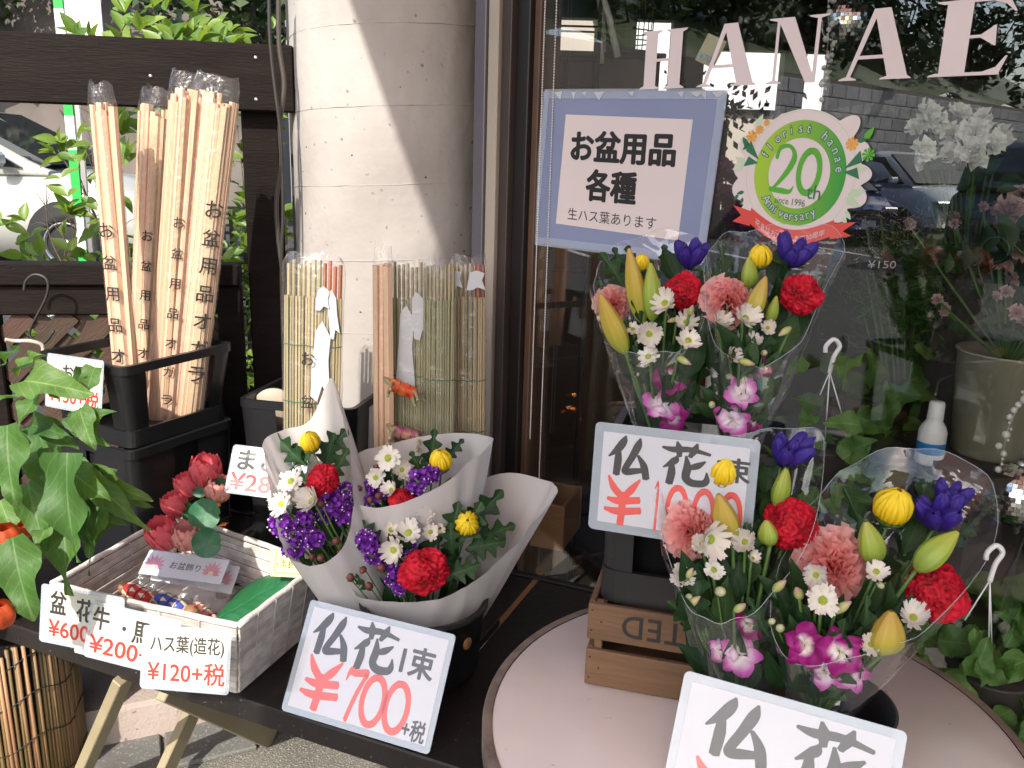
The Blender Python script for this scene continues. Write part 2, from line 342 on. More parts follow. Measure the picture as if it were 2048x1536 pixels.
 carblue=lambda k:pm(k,(.03,.045,.16),.2,.05,2,coat=.7),
 cargrey=lambda k:pm(k,(.06,.065,.075),.2,.05,2,coat=.7),
 carglass=lambda k:pm(k,(.02,.024,.026),.05,.05,2,spec=.8),
 tyre=lambda k:pm(k,(.016,.016,.016),.8,.2,20),
 rim=lambda k:pm(k,(.30,.31,.32),.3,.1,8,metal=.8),
 block=lambda k:pm(k,(.36,.355,.36),.9,.3,2.5,.4,30,rv=.1),
 retain=lambda k:pm(k,(.17,.14,.125),.9,.4,1.6,.5,20,col2=(.09,.085,.07),c2amt=.8,detail=8),
 redawning=lambda k:pm(k,(.62,.30,.26),.8,.05,5,trans=.62,tcol=(.86,.66,.60)),
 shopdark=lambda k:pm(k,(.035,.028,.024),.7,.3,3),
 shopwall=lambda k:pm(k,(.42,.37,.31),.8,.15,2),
 shopwood=lambda k:pm(k,(.075,.035,.022),.45,.3,5,stretch=(1,1,.3)),
 tin=lambda k:pm(k,(.38,.345,.25),.42,.2,6,.1,40,metal=.3,col2=(.24,.24,.18),c2amt=.7),
 mirror=lambda k:pm(k,(.88,.89,.90),.12,.02,5,metal=1),
 pearl=lambda k:pm(k,(.70,.67,.62),.2,.05,6,coat=.5),
 yellowcard=lambda k:pm(k,(.78,.66,.33),.6,.06,6),
 tissue=lambda k:pm(k,(.66,.67,.69),.8,.08,9,trans=.2),
 palepurple=lambda k:pm(k,(.30,.05,.20),.55,.3,6,trans=.15),
 palepink=lambda k:pm(k,(.60,.42,.40),.6,.2,8,trans=.2,rv=.12),
 lisi=lambda k:pm(k,(.93,.94,.88),.6,.1,8,trans=.25,rv=.06),
 brocade=lambda k:pm(k,(.60,.03,.02),.4,.3,60,.3,120,col2=(.75,.30,.05),c2amt=.7),
 brocadep=lambda k:pm(k,(.20,.025,.16),.4,.3,60,.3,120,col2=(.65,.40,.12),c2amt=.6),
 thread=lambda k:pm(k,(.02,.13,.06),.7,.1,20),
 stickergreen=lambda k:ramp_mat(k,[(0,(.36,.55,.04)),(1,(.03,.30,.05))],axis='X',lo=-.08,hi=.10,rough=.45,ncol=.05),
 stickerred=lambda k:pm(k,(.68,.075,.055),.45,.06,6),
 greenink=lambda k:pm(k,(.10,.40,.03),.5,.1,9),
 darkgreenink=lambda k:pm(k,(.03,.17,.07),.5,.1,9),
 orangeink=lambda k:pm(k,(.80,.36,.03),.5,.1,9),
 palegreen=lambda k:pm(k,(.55,.66,.45),.5,.1,9),
 pinkpetal=lambda k:pm(k,(.72,.34,.42),.5,.3,40),
 stripe_r=lambda k:stripe(k,(.55,.03,.03)), stripe_b=lambda k:stripe(k,(.06,.09,.40)),
 bluelabel=lambda k:pm(k,(.02,.20,.50),.4,.06,6),
)
def stripe(name,c):
    m,t,p,o,L=nodes(name); N=t.nodes.new
    tc=N('ShaderNodeTexCoord'); wv=N('ShaderNodeTexWave'); wv.bands_direction='Z'; wv.inputs['Scale'].default_value=42; wv.inputs['Distortion'].default_value=.4
    L.new(tc.outputs['Object'],wv.inputs['Vector']); cr=N('ShaderNodeValToRGB'); e=cr.color_ramp.elements
    e[0].position=.60; e[0].color=(.76,.66,.50,1); e[1].position=.68; e[1].color=(*c,1)
    L.new(wv.outputs[0],cr.inputs[0]); L.new(cr.outputs[0],p.inputs['Base Color']); p.inputs['Roughness'].default_value=.7; return m

# ---------------------------------------------------------------- lettering
def fit(me, bb, z):
    xs=[v.co.x for v in me.vertices]; ys=[v.co.y for v in me.vertices]
    x0,x1,y0,y1=min(xs),max(xs),min(ys),max(ys)
    for i,v in enumerate(me.vertices):
        v.co.x=bb[0]+(v.co.x-x0)/max(1e-6,x1-x0)*(bb[2]-bb[0]); v.co.y=bb[1]+(v.co.y-y0)/max(1e-6,y1-y0)*(bb[3]-bb[1]); v.co.z=z+(i//max(1,len(me.vertices)//9))*.000012
    me.update(); return me
def text_mesh(s, bold=.0, space=1.0, line=1.0, wide=0):
    c=bpy.data.curves.new('lettering','FONT'); c.body=s; c.size=1; c.offset=bold; c.space_character=space; c.space_line=line; c.resolution_u=3
    o=bpy.data.objects.new('lettering_source',c); COL.objects.link(o)
    dg=bpy.context.evaluated_depsgraph_get(); me=bpy.data.meshes.new_from_object(o.evaluated_get(dg))
    bpy.data.objects.remove(o); bpy.data.curves.remove(c); me.materials.clear()
    if wide:                                    # heavier strokes: the glyphs repeated with small shifts
        vs=[tuple(v.co) for v in me.vertices]; fs=[tuple(q.vertices) for q in me.polygons]; b=MB()
        for k in range(8): a=2*pi*k/8; b.add([(x+wide*math.cos(a),y+wide*math.sin(a)*.8,z) for x,y,z in vs],fs)
        b.add(vs,fs); me=b.mesh('lettering')
    return me
def lettering(parent, s, bb, mt, z=.0009, bold=.02, mw=None, space=1.0, name='lettering'):
    me=fit(text_mesh(s,0,space,1,max(0,bold*.85)),bb,z); me.materials.append(mat(mt))
    return part(name,me,parent,mw)
GL={ # brush strokes: x, y, width on a 100 grid
 '仏':[[(40,99,4),(36,86,15),(24,66,15),(4,46,3)],[(25,66,10),(26,40,15),(24,6,14)],[(74,97,4),(70,80,15),(58,50,14),(45,22,13),(46,12,15),(66,16,13),(92,22,9)],[(72,54,6),(86,32,14),(93,4,14)]],
 '花':[[(4,84,5),(25,81,12),(60,85,11),(98,78,6)],[(32,100,4),(36,86,13),(38,68,9)],[(72,100,4),(68,86,13),(60,69,8)],[(34,66,4),(29,54,14),(8,36,3)],[(24,48,9),(25,25,14),(22,1,13)],[(90,60,4),(74,47,13),(52,38,5)],[(52,68,4),(56,42,14),(54,18,14),(66,6,15),(88,7,14),(96,16,11),(95,34,3)]],
 '¥':[[(12,99,5),(26,76,14),(50,56,13)],[(90,98,5),(72,76,15),(52,56,12)],[(50,62,14),(51,30,16),(49,0,15)],[(14,50,7),(40,47,14),(90,54,13)],[(8,27,7),(40,24,14),(94,31,13)]],
 '7':[[(6,74,5),(16,92,14),(40,90,12),(84,95,14),(78,82,12),(58,48,14),(40,2,14)]],
 '0':[[(50+38*math.cos(a),50+43*math.sin(a),11+5*abs(math.cos(a))) for a in [2*pi*i/20+pi/2 for i in range(22)]]],
 '1':[[(30,86,4),(52,96,12),(52,50,16),(50,2,16)]],
}
def brush(parent, ch, bb, mt, z=.0009, mw=None):
    b=MB(); sx,sy=(bb[2]-bb[0])/100,(bb[3]-bb[1])/100
    for k,st in enumerate(GL[ch]):
        q=catmull([V(p) for p in st],5); n=len(q); L_=[];R_=[]
        for i,p in enumerate(q):
            d=q[min(i+1,n-1)]-q[max(i-1,0)]; d=V((d.x,d.y,0)); d=d.normalized() if d.length else V((1,0,0)); e=V((-d.y,d.x,0))
            hw=max(.6,p.z/2)*1.18*(1+.06*NZ.noise((p.x*.11,p.y*.11,k)))
            a=V((p.x,p.y,0))
            if i==0: a-=d*hw*.5
            if i==n-1: a+=d*hw*.6
            L_.append(a+e*hw); R_.append(a-e*hw)
        pts=[(bb[0]+p.x*sx,bb[1]+p.y*sy,z+k*.00006) for p in L_+R_]
        # rounded end
        e0=q[-1]; 
        b.add(pts,[(i,i+1,n+i+1,n+i) for i in range(n-1)])
        for pp in (q[0],q[-1]):
            c=[(bb[0]+(pp.x+pp.z*.5*math.cos(a))*sx,bb[1]+(pp.y+pp.z*.5*math.sin(a))*sy,z+k*.00006+.00003) for a in [2*pi*i/10 for i in range(10)]]
            b.add(c,[tuple(range(10))])
    return part('lettering',b.mesh('lettering',mat(mt)),parent,mw)
def rrect(x0,y0,x1,y1,r,n=4):
    o=[]
    for cx,cy,a0 in((x1-r,y1-r,0),(x0+r,y1-r,90),(x0+r,y0+r,180),(x1-r,y0+r,270)):
        for i in range(n+1): a=R(a0+90*i/n); o.append((cx+r*math.cos(a),cy+r*math.sin(a)))
    return o
def sign(name, label, mw, w, h, paper='whitecard', margin=.008, bend=0, cat='price sign', back=None, group=None):
    """laminated card; local x right, y up, z to the reader, origin bottom left"""
    t=thing(name,label,cat,mw,group)
    b=MB(); b.prism(rrect(margin,margin,w-margin,h-margin,.001,1),.0003,.0006)
    part('paper',b.mesh('paper',mat(paper)),t)
    b=MB(); b.prism(rrect(0,0,w,h,.007),-.0002,.0002); part('laminate_back',b.mesh('laminate_back',mat('frostlam')),t)
    b=MB(); b.prism(rrect(.0004,.0004,w-.0004,h-.0004,.007),.0016,.0019); part('laminate_front',b.mesh('laminate_front',mat('laminate')),t)
    return t

# ================================================================ SETTING
WIN = M(((.70463,0,-.70957,1.0289),(-.70957,0,-.70463,1.0217),(0,1,0,0),(0,0,0,1)))   # window plane: x right, y up, z outwards
ED, MD = V((.925,-.381,0)), V((.381,.925,0))                                            # long and short direction of the dark table
FEN = T(-.617,2.33,0)@RZ(10.8)                                                          # fence: x right, y away, z up

def ground_sheet(name, poly, z, m, cut=None):
    b=MB(); b.prism(poly, z-.3, z); return structure(name, b.mesh(name, mat(m)))
ground_sheet('ground',[(-90,-90),(90,-90),(90,120),(-90,120)],-.006,'asphalt')
ground_sheet('pavement',[(-2.6,-1.2),(2.4,-3.4),(2.4,2.6),(-2.6,2.6)],0,'aggregate')
ground_sheet('parking_lot',[(-40,3.0),(-.62,3.0),(-.62,30),(-40,30)],.25,'asphalt')
for i,x in enumerate((-3.4,-6.0)):
    b=MB(); b.box((x,8.2,.254),(.12,5,.006)); structure('parking_line',b.mesh('parking_line',mat('white')))
for i in range(7):
    b=MB(); b.box((0,0,0),(5.2,.13,.006)); structure('parking_line',b.mesh('parking_line',mat('white')),T(-13.0,-12+2.7*i,-.001)@RZ(-17))
# paving slabs at the foot of the plinth
b=MB(); b.box((0,0,0),(.21,.15,.012),b=.003); sm_=b.mesh('paving_slab',mat('greyslab'))
pv=thing('slab_strip','strip of small grey paving slabs at the foot of the pink plinth','paving',T((-0.9501,1.8041,0))@RZ(24))
for i in range(3): part('slab',sm_,pv,T((-0.9501,1.8041,0))@T(0,0,.006)@RZ(24)@T(.22*(i-1),-.03,0))
# plinth under the fence
b=MB(); f0=[(-2.3,1.22),(-1.105,1.775),(-.83,1.895),(-.755,1.94),(-.725,2.0),(-.735,2.07),(-.70,2.5),(-2.3,2.5)]
def off(poly,k): 
    c=V((sum(p[0] for p in poly)/len(poly),sum(p[1] for p in poly)/len(poly))); return [tuple(c+(V(p)-c)*k) for p in poly]
n_=len(f0); r0=off(f0,1.006); r1=off(f0,1.0); r2=off(f0,.985)
vs=[(x,y,0) for x,y in r0]+[(x,y,.098) for x,y in r1]+[(x,y,.112) for x,y in r2]
fs=[tuple(range(2*n_,3*n_))]
for k in range(2):
    for i in range(n_): fs.append((k*n_+i,k*n_+(i+1)%n_,(k+1)*n_+(i+1)%n_,(k+1)*n_+i))
b.add(vs,fs); thing('plinth','low pink rendered plinth on the ground below the dark fence','plinth',mesh=b.mesh('plinth',mat('pinkstone')))

SEAM=.0012
# ---- concrete column with a spiral form seam and small blow holes
cm=pm('column_concrete',(.425,.395,.365),.85,.2,3.4,.5,38,col2=(.315,.285,.262),c2amt=1,speck=(46,.725,(.19,.165,.15)),detail=10)
t=thing('round_column','round pale concrete column with a spiral seam beside the window frame','column',T(-.337,2.435,0))
def colr(u,v):
    a=2*pi*u; z=-.02+3.02*v; r=.274+.0014*NZ.noise((math.cos(a)*2,math.sin(a)*2,z*3))+.0008*NZ.noise((math.cos(a)*9,math.sin(a)*9,z*11))
    return (r*math.cos(a),r*math.sin(a),z)
b=MB(); b.grid(colr,160,220,closeu=True); part('shaft',b.mesh('shaft',cm),t)
for k in range(9):
    b=MB(); z0=.42+.186*k; b.tube([(.2738*math.cos(R(150+5*i)),.2738*math.sin(R(150+5*i)),z0+SEAM*i+.0006*math.sin(i*1.7+k)) for i in range(41)],.0013,5); part('form_seam',b.mesh('form_seam',cm),t)
hole=MB(); hole.lathe([(0,.0006),(.0022,.0004),(.0026,-.0006)],7); hm=hole.mesh('blow_hole',mat('ink'))
rr=random.Random(3)
for i in range(46):
    a=R(rr.uniform(180,338)); z=rr.uniform(.75,1.95); s=rr.choice((.3,.45,.6,.9,1.2)); q=V((.2735*math.cos(a),.2735*math.sin(a),z))
    part('blow_hole',hm,t,T(-.337,2.435,0)@frame(q,(0,0,1),(math.cos(a),math.sin(a),0))@SC(s,s*rr.uniform(.8,1.6),1))

# ---- shop front: jamb strips, frame, panes
t=thing('shop_window','tall shop window in a dark brown frame behind the flower stands','window',WIN)
def wbox(u0,u1,v0,v1,w0,w1,m,name='frame',bev=.002):
    b=MB(); b.box(((u0+u1)/2,(v0+v1)/2,(w0+w1)/2),(u1-u0,v1-v0,w1-w0),b=bev); return part(name,b.mesh(name,mat(m)),t)
wbox(-1.60,-1.563,-.01,2.5,-.10,.018,'alu','jamb_strip'); wbox(-1.562,-1.528,-.01,2.5,-.10,.010,'cream','jamb_strip')
wbox(-1.527,-1.505,-.01,2.5,-.10,.0,'brownalu','jamb_strip'); wbox(-1.504,-1.484,-.01,2.5,-.10,.012,'brownalu','jamb_strip')
wbox(-1.483,-1.444,-.01,2.5,-.10,-.006,'darkalu','frame'); wbox(-1.443,-1.424,-.01,2.5,-.09,-.02,'copperwood','frame')
wbox(-1.423,3.0,-.01,.05,-.08,-.004,'darkalu','sill'); wbox(-1.423,3.0,2.28,2.5,-.08,-.004,'darkalu','head')
wbox(.26,.33,.05,2.28,-.08,-.004,'darkalu','mullion'); wbox(1.7,1.77,.05,2.28,-.08,-.004,'darkalu','mullion')
for u0,u1 in((-1.423,.259),(.331,1.699),(1.771,3.0)):
    b=MB(); b.box(((u0+u1)/2,1.165,-.0325),(u1-u0,2.229,.005)); part('glass_pane',b.mesh('glass_pane',mat('glass')),t)
# upper storey and the deep red canopy that shades the shop front
b=MB(); b.box((.7,3.9,-.31),(4.6,2.79,.6)); thing('upper_wall','beige upper wall of the flower shop above the canopy','wall',WIN,mesh=b.mesh('upper_wall',mat('cream')))
cp=[(-.84,2.35),(-.88,.82),(-.895,.2),(-1.13,-.42),(-1.56,-1.9),(.3,-1.9),(1.4,-.8),(1.9,.1),(.86,1.13),(.12,1.88),(-.08,2.08),(-.2,2.2)]
b=MB(); b.prism(cp,3.0,3.05)
thing('canopy','deep red fabric canopy over the shop front','canopy',mesh=b.mesh('canopy',mat('redawning')))

# ---- shop interior shell
def slab(name,poly,z0,z1,m):
    b=MB(); b.prism(poly,z0,z1); structure(name,b.mesh(name,mat(m)))
room=[(-.13,2.22),(2.9,-.80),(6.2,2.4),(6.2,5.6),(-.5,5.6),(-.5,2.58)]
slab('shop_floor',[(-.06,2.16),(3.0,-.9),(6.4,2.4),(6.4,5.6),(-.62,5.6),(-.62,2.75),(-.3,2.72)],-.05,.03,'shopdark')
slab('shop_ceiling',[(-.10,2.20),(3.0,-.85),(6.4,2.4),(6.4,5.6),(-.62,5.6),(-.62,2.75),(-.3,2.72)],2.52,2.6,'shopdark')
def vwall(name,p,q,z0,z1,th,m,par=None):
    p,q=V((*p,0)),V((*q,0)); d=(q-p).normalized(); L=(q-p).length
    mw=M(((d.x,-d.y,0,p.x),(d.y,d.x,0,p.y),(0,0,1,0),(0,0,0,1)))
    b=MB(); b.box((L/2,th/2,(z0+z1)/2),(L,th,z1-z0)); me=b.mesh(name,mat(m))
    return structure(name,me,mw)
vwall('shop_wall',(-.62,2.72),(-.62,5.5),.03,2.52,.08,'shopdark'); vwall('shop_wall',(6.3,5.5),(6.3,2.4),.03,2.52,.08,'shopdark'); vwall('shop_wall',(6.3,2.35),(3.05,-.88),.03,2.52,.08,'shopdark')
# back wall at y = 5 with window openings
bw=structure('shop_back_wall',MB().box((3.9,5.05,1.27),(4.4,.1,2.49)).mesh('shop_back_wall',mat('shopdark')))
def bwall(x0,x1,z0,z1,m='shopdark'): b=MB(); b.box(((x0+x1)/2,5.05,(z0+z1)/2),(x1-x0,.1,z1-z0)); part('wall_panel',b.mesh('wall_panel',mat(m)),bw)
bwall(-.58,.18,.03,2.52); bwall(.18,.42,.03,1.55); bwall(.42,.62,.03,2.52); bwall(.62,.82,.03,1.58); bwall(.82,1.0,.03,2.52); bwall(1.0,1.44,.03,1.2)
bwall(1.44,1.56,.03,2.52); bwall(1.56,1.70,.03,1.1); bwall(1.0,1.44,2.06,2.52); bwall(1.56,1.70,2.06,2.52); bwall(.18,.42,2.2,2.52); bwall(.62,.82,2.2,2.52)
b=MB(); b.box((1.6,7.6,1.5),(6,.2,3.6)); thing('neighbour_wall','pale sunlit wall outside the far window of the shop','wall',mesh=b.mesh('neighbour_wall',mat('shopwall')))
b=MB(); b.box((1.75,7.45,2.35),(2.2,.06,.9)); thing('white_siding','white siding seen through the far window behind the letters','siding',mesh=b.mesh('white_siding',mat('white')))

# ---- dark timber fence: top beam on posts, lattice panel below
t=thing('timber_fence','dark brown timber fence with a wide top beam and a lattice panel','fence',FEN)
def fbox(u0,u1,y0,y1,z0,z1,name,m='darkwood',bev=.004):
    b=MB(); b.box((0,0,0),(u1-u0,y1-y0,z1-z0),b=bev); return part(name,b.mesh(name,mat(m)),t,FEN@T((u0+u1)/2,(y0+y1)/2,(z0+z1)/2))
fbox(-2.4,.035,-.045,.0,1.548,1.709,'top_beam')
fbox(-.105,-.012,.002,.095,.1,1.70,'post'); fbox(-1.45,-1.36,.002,.095,.1,1.70,'post')
fbox(-2.4,-.125,-.03,.035,1.100,1.157,'rail'); fbox(-2.4,-.19,-.012,.022,1.02,1.098,'rail'); fbox(-2.4,-.19,-.012,.022,.16,.24,'rail')
fbox(-.19,-.125,-.012,.03,.115,1.098,'stile'); fbox(-.80,-.735,-.012,.03,.24,1.02,'stile'); fbox(-1.42,-1.36,-.012,-.0,.24,1.02,'stile')
def lattice(u0,u1,z0,z1):
    p=.106; k=0
    for sg,y in((1,.006),(-1,.015)):
        for i in range(-12,26):
            c=i*p+(.03 if sg>0 else .0)        # u - sg*z = c + u0
            pts=[]
            for z in(z0,z1):
                u=u0+c+sg*(z-z0)
                if u<u0: u,z=u0,z0+(u0-u0-c)*sg
                if u>u1: u,z=u1,z0+(u1-u0-c)*sg
                pts.append((u,z))
            (ua,za),(ub,zb)=pts
            L=math.hypot(ub-ua,zb-za)
            if L<.05 or za<z0-.001 or zb<z0-.001 or za>z1+.001 or zb>z1+.001: continue
            b=MB(); b.box((0,0,0),(L,.008,.05)); 
            part('slat',b.mesh('slat',mat('brownslat')),t,FEN@T((ua+ub)/2,y,(za+zb)/2)@M.Rotation(-math.atan2(zb-za,ub-ua),4,'Y'))
lattice(-.735,-.19,.24,1.02); lattice(-1.36,-.80,.24,1.02)
scr=MB(); scr.lathe([(0,.0012),(.003,.0016),(.0045,.0008),(.005,-.001)],10); scm=scr.mesh('screw',mat('steel'))
for p in((-0.668,2.295,1.676),(-0.6714,2.295,1.5763),(-0.9167,2.255,1.6214),(-1.2562,2.19,1.6336)):
    q=FEN.inverted()@V(p); q.y=-.046; part('screw',scm,t,FEN@T(q)@RX(90))
# cables running down beside the column
for k,(pts,r) in enumerate((([(-0.6035,2.2,1.8204),(-0.6059,2.2,1.7094),(-0.5993,2.2,1.6071),(-0.5886,2.2,1.4786),(-0.5903,2.2,1.3086),(-0.6011,2.2,1.1313),(-0.6071,2.2,0.6691)],.0045),([(-0.5862,2.22,1.8244),(-0.59,2.22,1.701),(-0.5814,2.22,1.6092),(-0.595,2.22,1.5146),(-0.5951,2.22,1.4183),(-0.6112,2.22,1.3318),(-0.611,2.22,1.2439),(-0.6026,2.22,1.1285),(-0.6046,2.22,0.9423)],.006))):
    b=MB(); b.tube(catmull(pts,6),r,8); thing('cable',('thin dark cable' if k==0 else 'thicker brown cable')+' hanging down between fence and column','cable',mesh=b.mesh('cable',mat('wire' if k==0 else 'cable')))

# ---- far left: retaining wall, sign board, striped pole, car, crates
b=MB(); b.grid(lambda u,v:(-26+22*u,14+.5*NZ.noise((u*9,v*4,0)),.1+4.2*v),40,12); b.box((-15,15,2.1),(22,1,4.2)); thing('retaining_wall','brown stained retaining wall behind the car park','wall',mesh=b.mesh('retaining_wall',mat('retain')))
b=MB(); b.box((-1.8,22,3.5),(11,.5,7)); thing('far_building','grey building at the end of the car park','building',mesh=b.mesh('far_building',mat('block')))
b=MB(); b.box((0,0,.85),(.04,.012,1.75),b=.003)
t=thing('banner_stand','white upright banner with green lettering behind the shrub','banner',T((-2.8794,6,2.1846))@T(0,0,-1.6))
b=MB(); b.box((0,0,1.55),(.27,.012,.8),b=.003); part('board',b.mesh('board',mat('white')),t); b=MB(); b.box((-.09,0.02,.3),(.03,.02,2.0)); part('pole',b.mesh('pole',mat('steel')),t)
b=MB()
for i in range(4): b.box((-.08+.05*i,-.0075,1.42),(.03,.002,.06))
part('green_print',b.mesh('green_print',mat('greensign')),t)
t=thing('striped_pole','green and white striped bollard pole in the car park','pole',T((-2.7169,5.4,1.4251))@T(0,0,-1.2)); 
for i in range(12):
    b=MB(); b.box((0,0,.1+.2*i),(.055,.02,.1995)); part('band',b.mesh('band',mat('greensign' if i%3 else 'white')),t)

def car(name,label,mw,paint,L=4.4,Wd=1.75,H=1.55,van=False,nose=.9):
    """car facing +x, origin on the ground at its centre; lofted body, glazed cabin, wheels with rims, lights"""
    t=thing(name,label,'car',mw,)
    hw=Wd/2; sill=.22; belt=H*.62
    def loft(secs,m,nm,closed=True):
        b=MB(); ring=[]
        for x,z0,z1,w0,w1 in secs:
            r=min(.14,(z1-z0)*.3); ring.append([(x,-w0,z0),(x,-w0*1.0,z0+(z1-z0)*.45),(x,-w0+(w0-w1)*.6,z1-r),(x,-w1+.09,z1-.02),(x,0,z1+.02),(x,w1-.09,z1-.02),(x,w0-(w0-w1)*.6,z1-r),(x,w0,z0+(z1-z0)*.45),(x,w0,z0)])
        n=len(ring[0]); vs=[p for q in ring for p in q]; fs=[]
        for i in range(len(ring)-1):
            for j in range(n): fs.append((i*n+j,i*n+(j+1)%n,(i+1)*n+(j+1)%n,(i+1)*n+j))
        fs+= [tuple(range(n)),tuple((len(ring)-1)*n+j for j in range(n))[::-1]]
        b.add(vs,fs,0,True); return part(nm,b.mesh(nm,mat(m)),t)
    h=L/2
    loft([(-h,.42,belt*.9,hw*.82,hw*.78),(-h+.12,.26,belt*.98,hw*.96,hw*.92),(-h+.6,sill,belt,hw,hw*.96),(0,sill,belt,hw,hw*.96),(h-nose-.1,sill,belt,hw,hw*.96),(h-nose*.55,sill,belt*.95,hw,hw*.93),(h-.15,.25,belt*.82,hw*.96,hw*.88),(h,.35,belt*.7,hw*.8,hw*.7)],paint,'body')
    x1=h-nose-(.25 if van else .35); x0=-h+(.1 if van else .25)
    loft([(x0,belt-.04,belt+.06,hw*.9,hw*.86),(x0+(.12 if van else .45),belt-.04,H-.05,hw*.93,hw*.78),(-.2,belt-.04,H,hw*.94,hw*.8),(x1-.75,belt-.04,H-.04,hw*.94,hw*.79),(x1+.28,belt-.04,belt+.02,hw*.9,hw*.84)],paint,'cabin')
    for s in(-1,1):   # side glass, set just proud of the cabin side
        b=MB(); y0,y1=hw*.945,hw*.86
        for xa,xb,ta,tb in((x0+.35,-.28,x0+.62,-.28),(-.18,x1+.05,-.18,x1-.72)):
            b.add([(xa,s*y0,belt+.03),(xb,s*y0,belt+.03),(tb,s*y1,H-.13),(ta,s*y1,H-.13),(xa,s*(y0-.03),belt+.03),(xb,s*(y0-.03),belt+.03),(tb,s*(y1-.03),H-.13),(ta,s*(y1-.03),H-.13)],[(0,1,2,3),(7,6,5,4),(0,4,5,1),(1,5,6,2),(2,6,7,3),(3,7,4,0)])
        part('side_window',b.mesh('side_window',mat('carglass')),t)
    b=MB(); ws=hw*.80
    b.add([(x1+.27,-ws,belt+.06),(x1+.27,ws,belt+.06),(x1-.68,hw*.70,H-.06),(x1-.68,-hw*.70,H-.06),(x1+.2,-ws,belt+.03),(x1+.2,ws,belt+.03),(x1-.74,hw*.70,H-.1),(x1-.74,-hw*.70,H-.1)],[(0,1,2,3),(7,6,5,4),(0,4,5,1),(1,5,6,2),(2,6,7,3),(3,7,4,0)])
    part('windscreen',b.mesh('windscreen',mat('carglass')),t)
    ty=MB(); ty.lathe([(.20,-.09),(.295,-.10),(.315,-.06),(.315,.06),(.295,.10),(.20,.09),(.20,-.09)],28,mw=RX(90)); tym=ty.mesh('tyre',mat('tyre'))
    ri=MB(); ri.lathe([(.19,-.085),(.205,-.085),(.205,.085),(.19,.085),(.18,.05),(.18,-.05),(.19,-.085)],24,mw=RX(90)); ri.lathe([(0,-.06),(.05,-.06),(.05,.06),(0,.06)],12,mw=RX(90))
    for k in range(5): ri.box((.11,0,0),(.17,.05,.045),mw=M.Rotation(2*pi*k/5,4,'Y'),b=.008)
    rim_=ri.mesh('rim',mat('rim')); ar=MB(); ar.lathe([(0,-.03),(.37,-.03),(.37,.03),(0,.03)],24,mw=RX(90)); arm=ar.mesh('wheel_arch',mat('tyre'))
    for x in(-h+.8,h-.82):
        for s in(-1,1):
            part('wheel_arch',arm,t,mw@T(x,s*(hw-.028),.34)); wh=part('wheel',tym,t,mw@T(x,s*(hw-.08),.315)); part('rim',rim_,wh,mw@T(x,s*(hw-.055),.315))
    for s in(-1,1):
        b=MB(); b.box((h-.12,s*hw*.66,belt*.70),(.24,.34,.13),b=.03); part('headlight',b.mesh('headlight',mat('rim')),t)
        b=MB(); b.box((x1-.1,s*(hw+.09),belt+.1),(.12,.2,.13),b=.03); part('wing_mirror',b.mesh('wing_mirror',mat(paint)),t)
        b=MB()
        for xx in(-.45,.55): b.box((xx,s*(hw+.004),belt*.86),(.2,.03,.03),b=.006)
        part('door_handles',b.mesh('door_handles',mat(paint)),t)
    g=part('grille',MB().box((h-.06,0,belt*.62),(.13,hw*.8,.16),b=.02).mesh('grille',mat('tyre')),t)
    for k in range(3): part('bar',MB().box((h+.008,0,belt*.62-.05+.05*k),(.012,hw*.76,.012)).mesh('bar',mat('rim')),g)
    part('number_plate',MB().box((h+.0,0,.42),(.03,.33,.165),b=.004).mesh('number_plate',mat('white')),t)
    part('bumper',MB().box((h-.13,0,.30),(.25,Wd*.86,.14),b=.04).mesh('bumper',mat('tyre')),t)
    return t
cw=V((-4.1616,8,0.5673)); car('parked_car','white car parked behind the shrub at the far left',T(cw.x-1.38,8.85,.25),'carwhite',4.4,1.72,1.56)
# black plastic crates stacked behind the fence post
def basket_crate(name,label,mw,w,d,h,bars=9,rows=3,group=None):
    t=thing(name,label,'crate',mw,group)
    b=MB()
    for s in(-1,1):
        for k in range(bars):
            x=-w/2+w*(k+.5)/bars; b.box((x,s*d/2,h/2),(w/bars*.35,.008,h))
            y=-d/2+d*(k+.5)/bars; b.box((s*w/2,y,h/2),(.008,d/bars*.35,h))
        for k in range(rows): b.box((0,s*d/2,h*k/(rows-1)),(w,.012,.012)); b.box((s*w/2,0,h*k/(rows-1)),(.012,d,.012))
    b.box((0,0,.004),(w,d,.006)); part('grid',b.mesh('grid',mat('blackplastic')),t); return t
p=V((-1.1799,3.6,0.9227))
for k in range(6): basket_crate('mesh_crate',['lowest','second','third','fourth','fifth','topmost'][k]+' of the black mesh crates stacked behind the fence post',T(p.x-.02,3.6,.25+.162*k)@RZ(8),.44,.36,.15,group='black mesh crates behind the fence')

# ---- what the window mirrors: block wall, slope and parked cars on the far side of the car park
BW=T(-21,-7.7,0)@RZ(48.4)                     # x along the wall, y away from the shop
t=thing('block_wall','long grey concrete block wall across the car park mirrored in the window','wall',BW)
b=MB(); b.box((0,.16,1.7),(30,.2,3.4)); part('core',b.mesh('core',mat('retain')),t)
b=MB(); b.box((0,0,0),(.585,.10,.285),b=.012); bm_=b.mesh('block',mat('block')); k=0
for r_ in range(11):
    for c_ in range(26): part('block',bm_,t,BW@T(-9.0+.6*c_+(.3 if r_%2 else 0),.03,.15+.3*r_)); k+=1
b=MB()
b.grid(lambda u,v:(-15+30*u,.4+9*v,3.4+4.5*v+.5*NZ.noise((u*14,v*5,3))),60,14); thing('grass_slope','grassy slope rising above the grey block wall','slope',BW,mesh=b.mesh('grass_slope',mat('bgleaf')),kind='structure')
car('silver_minivan','silver minivan parked across the lot, mirrored in the window glass',T(-18.0,-6.2,0)@RZ(-17),'carsilver',4.8,1.8,1.85,True,.75)
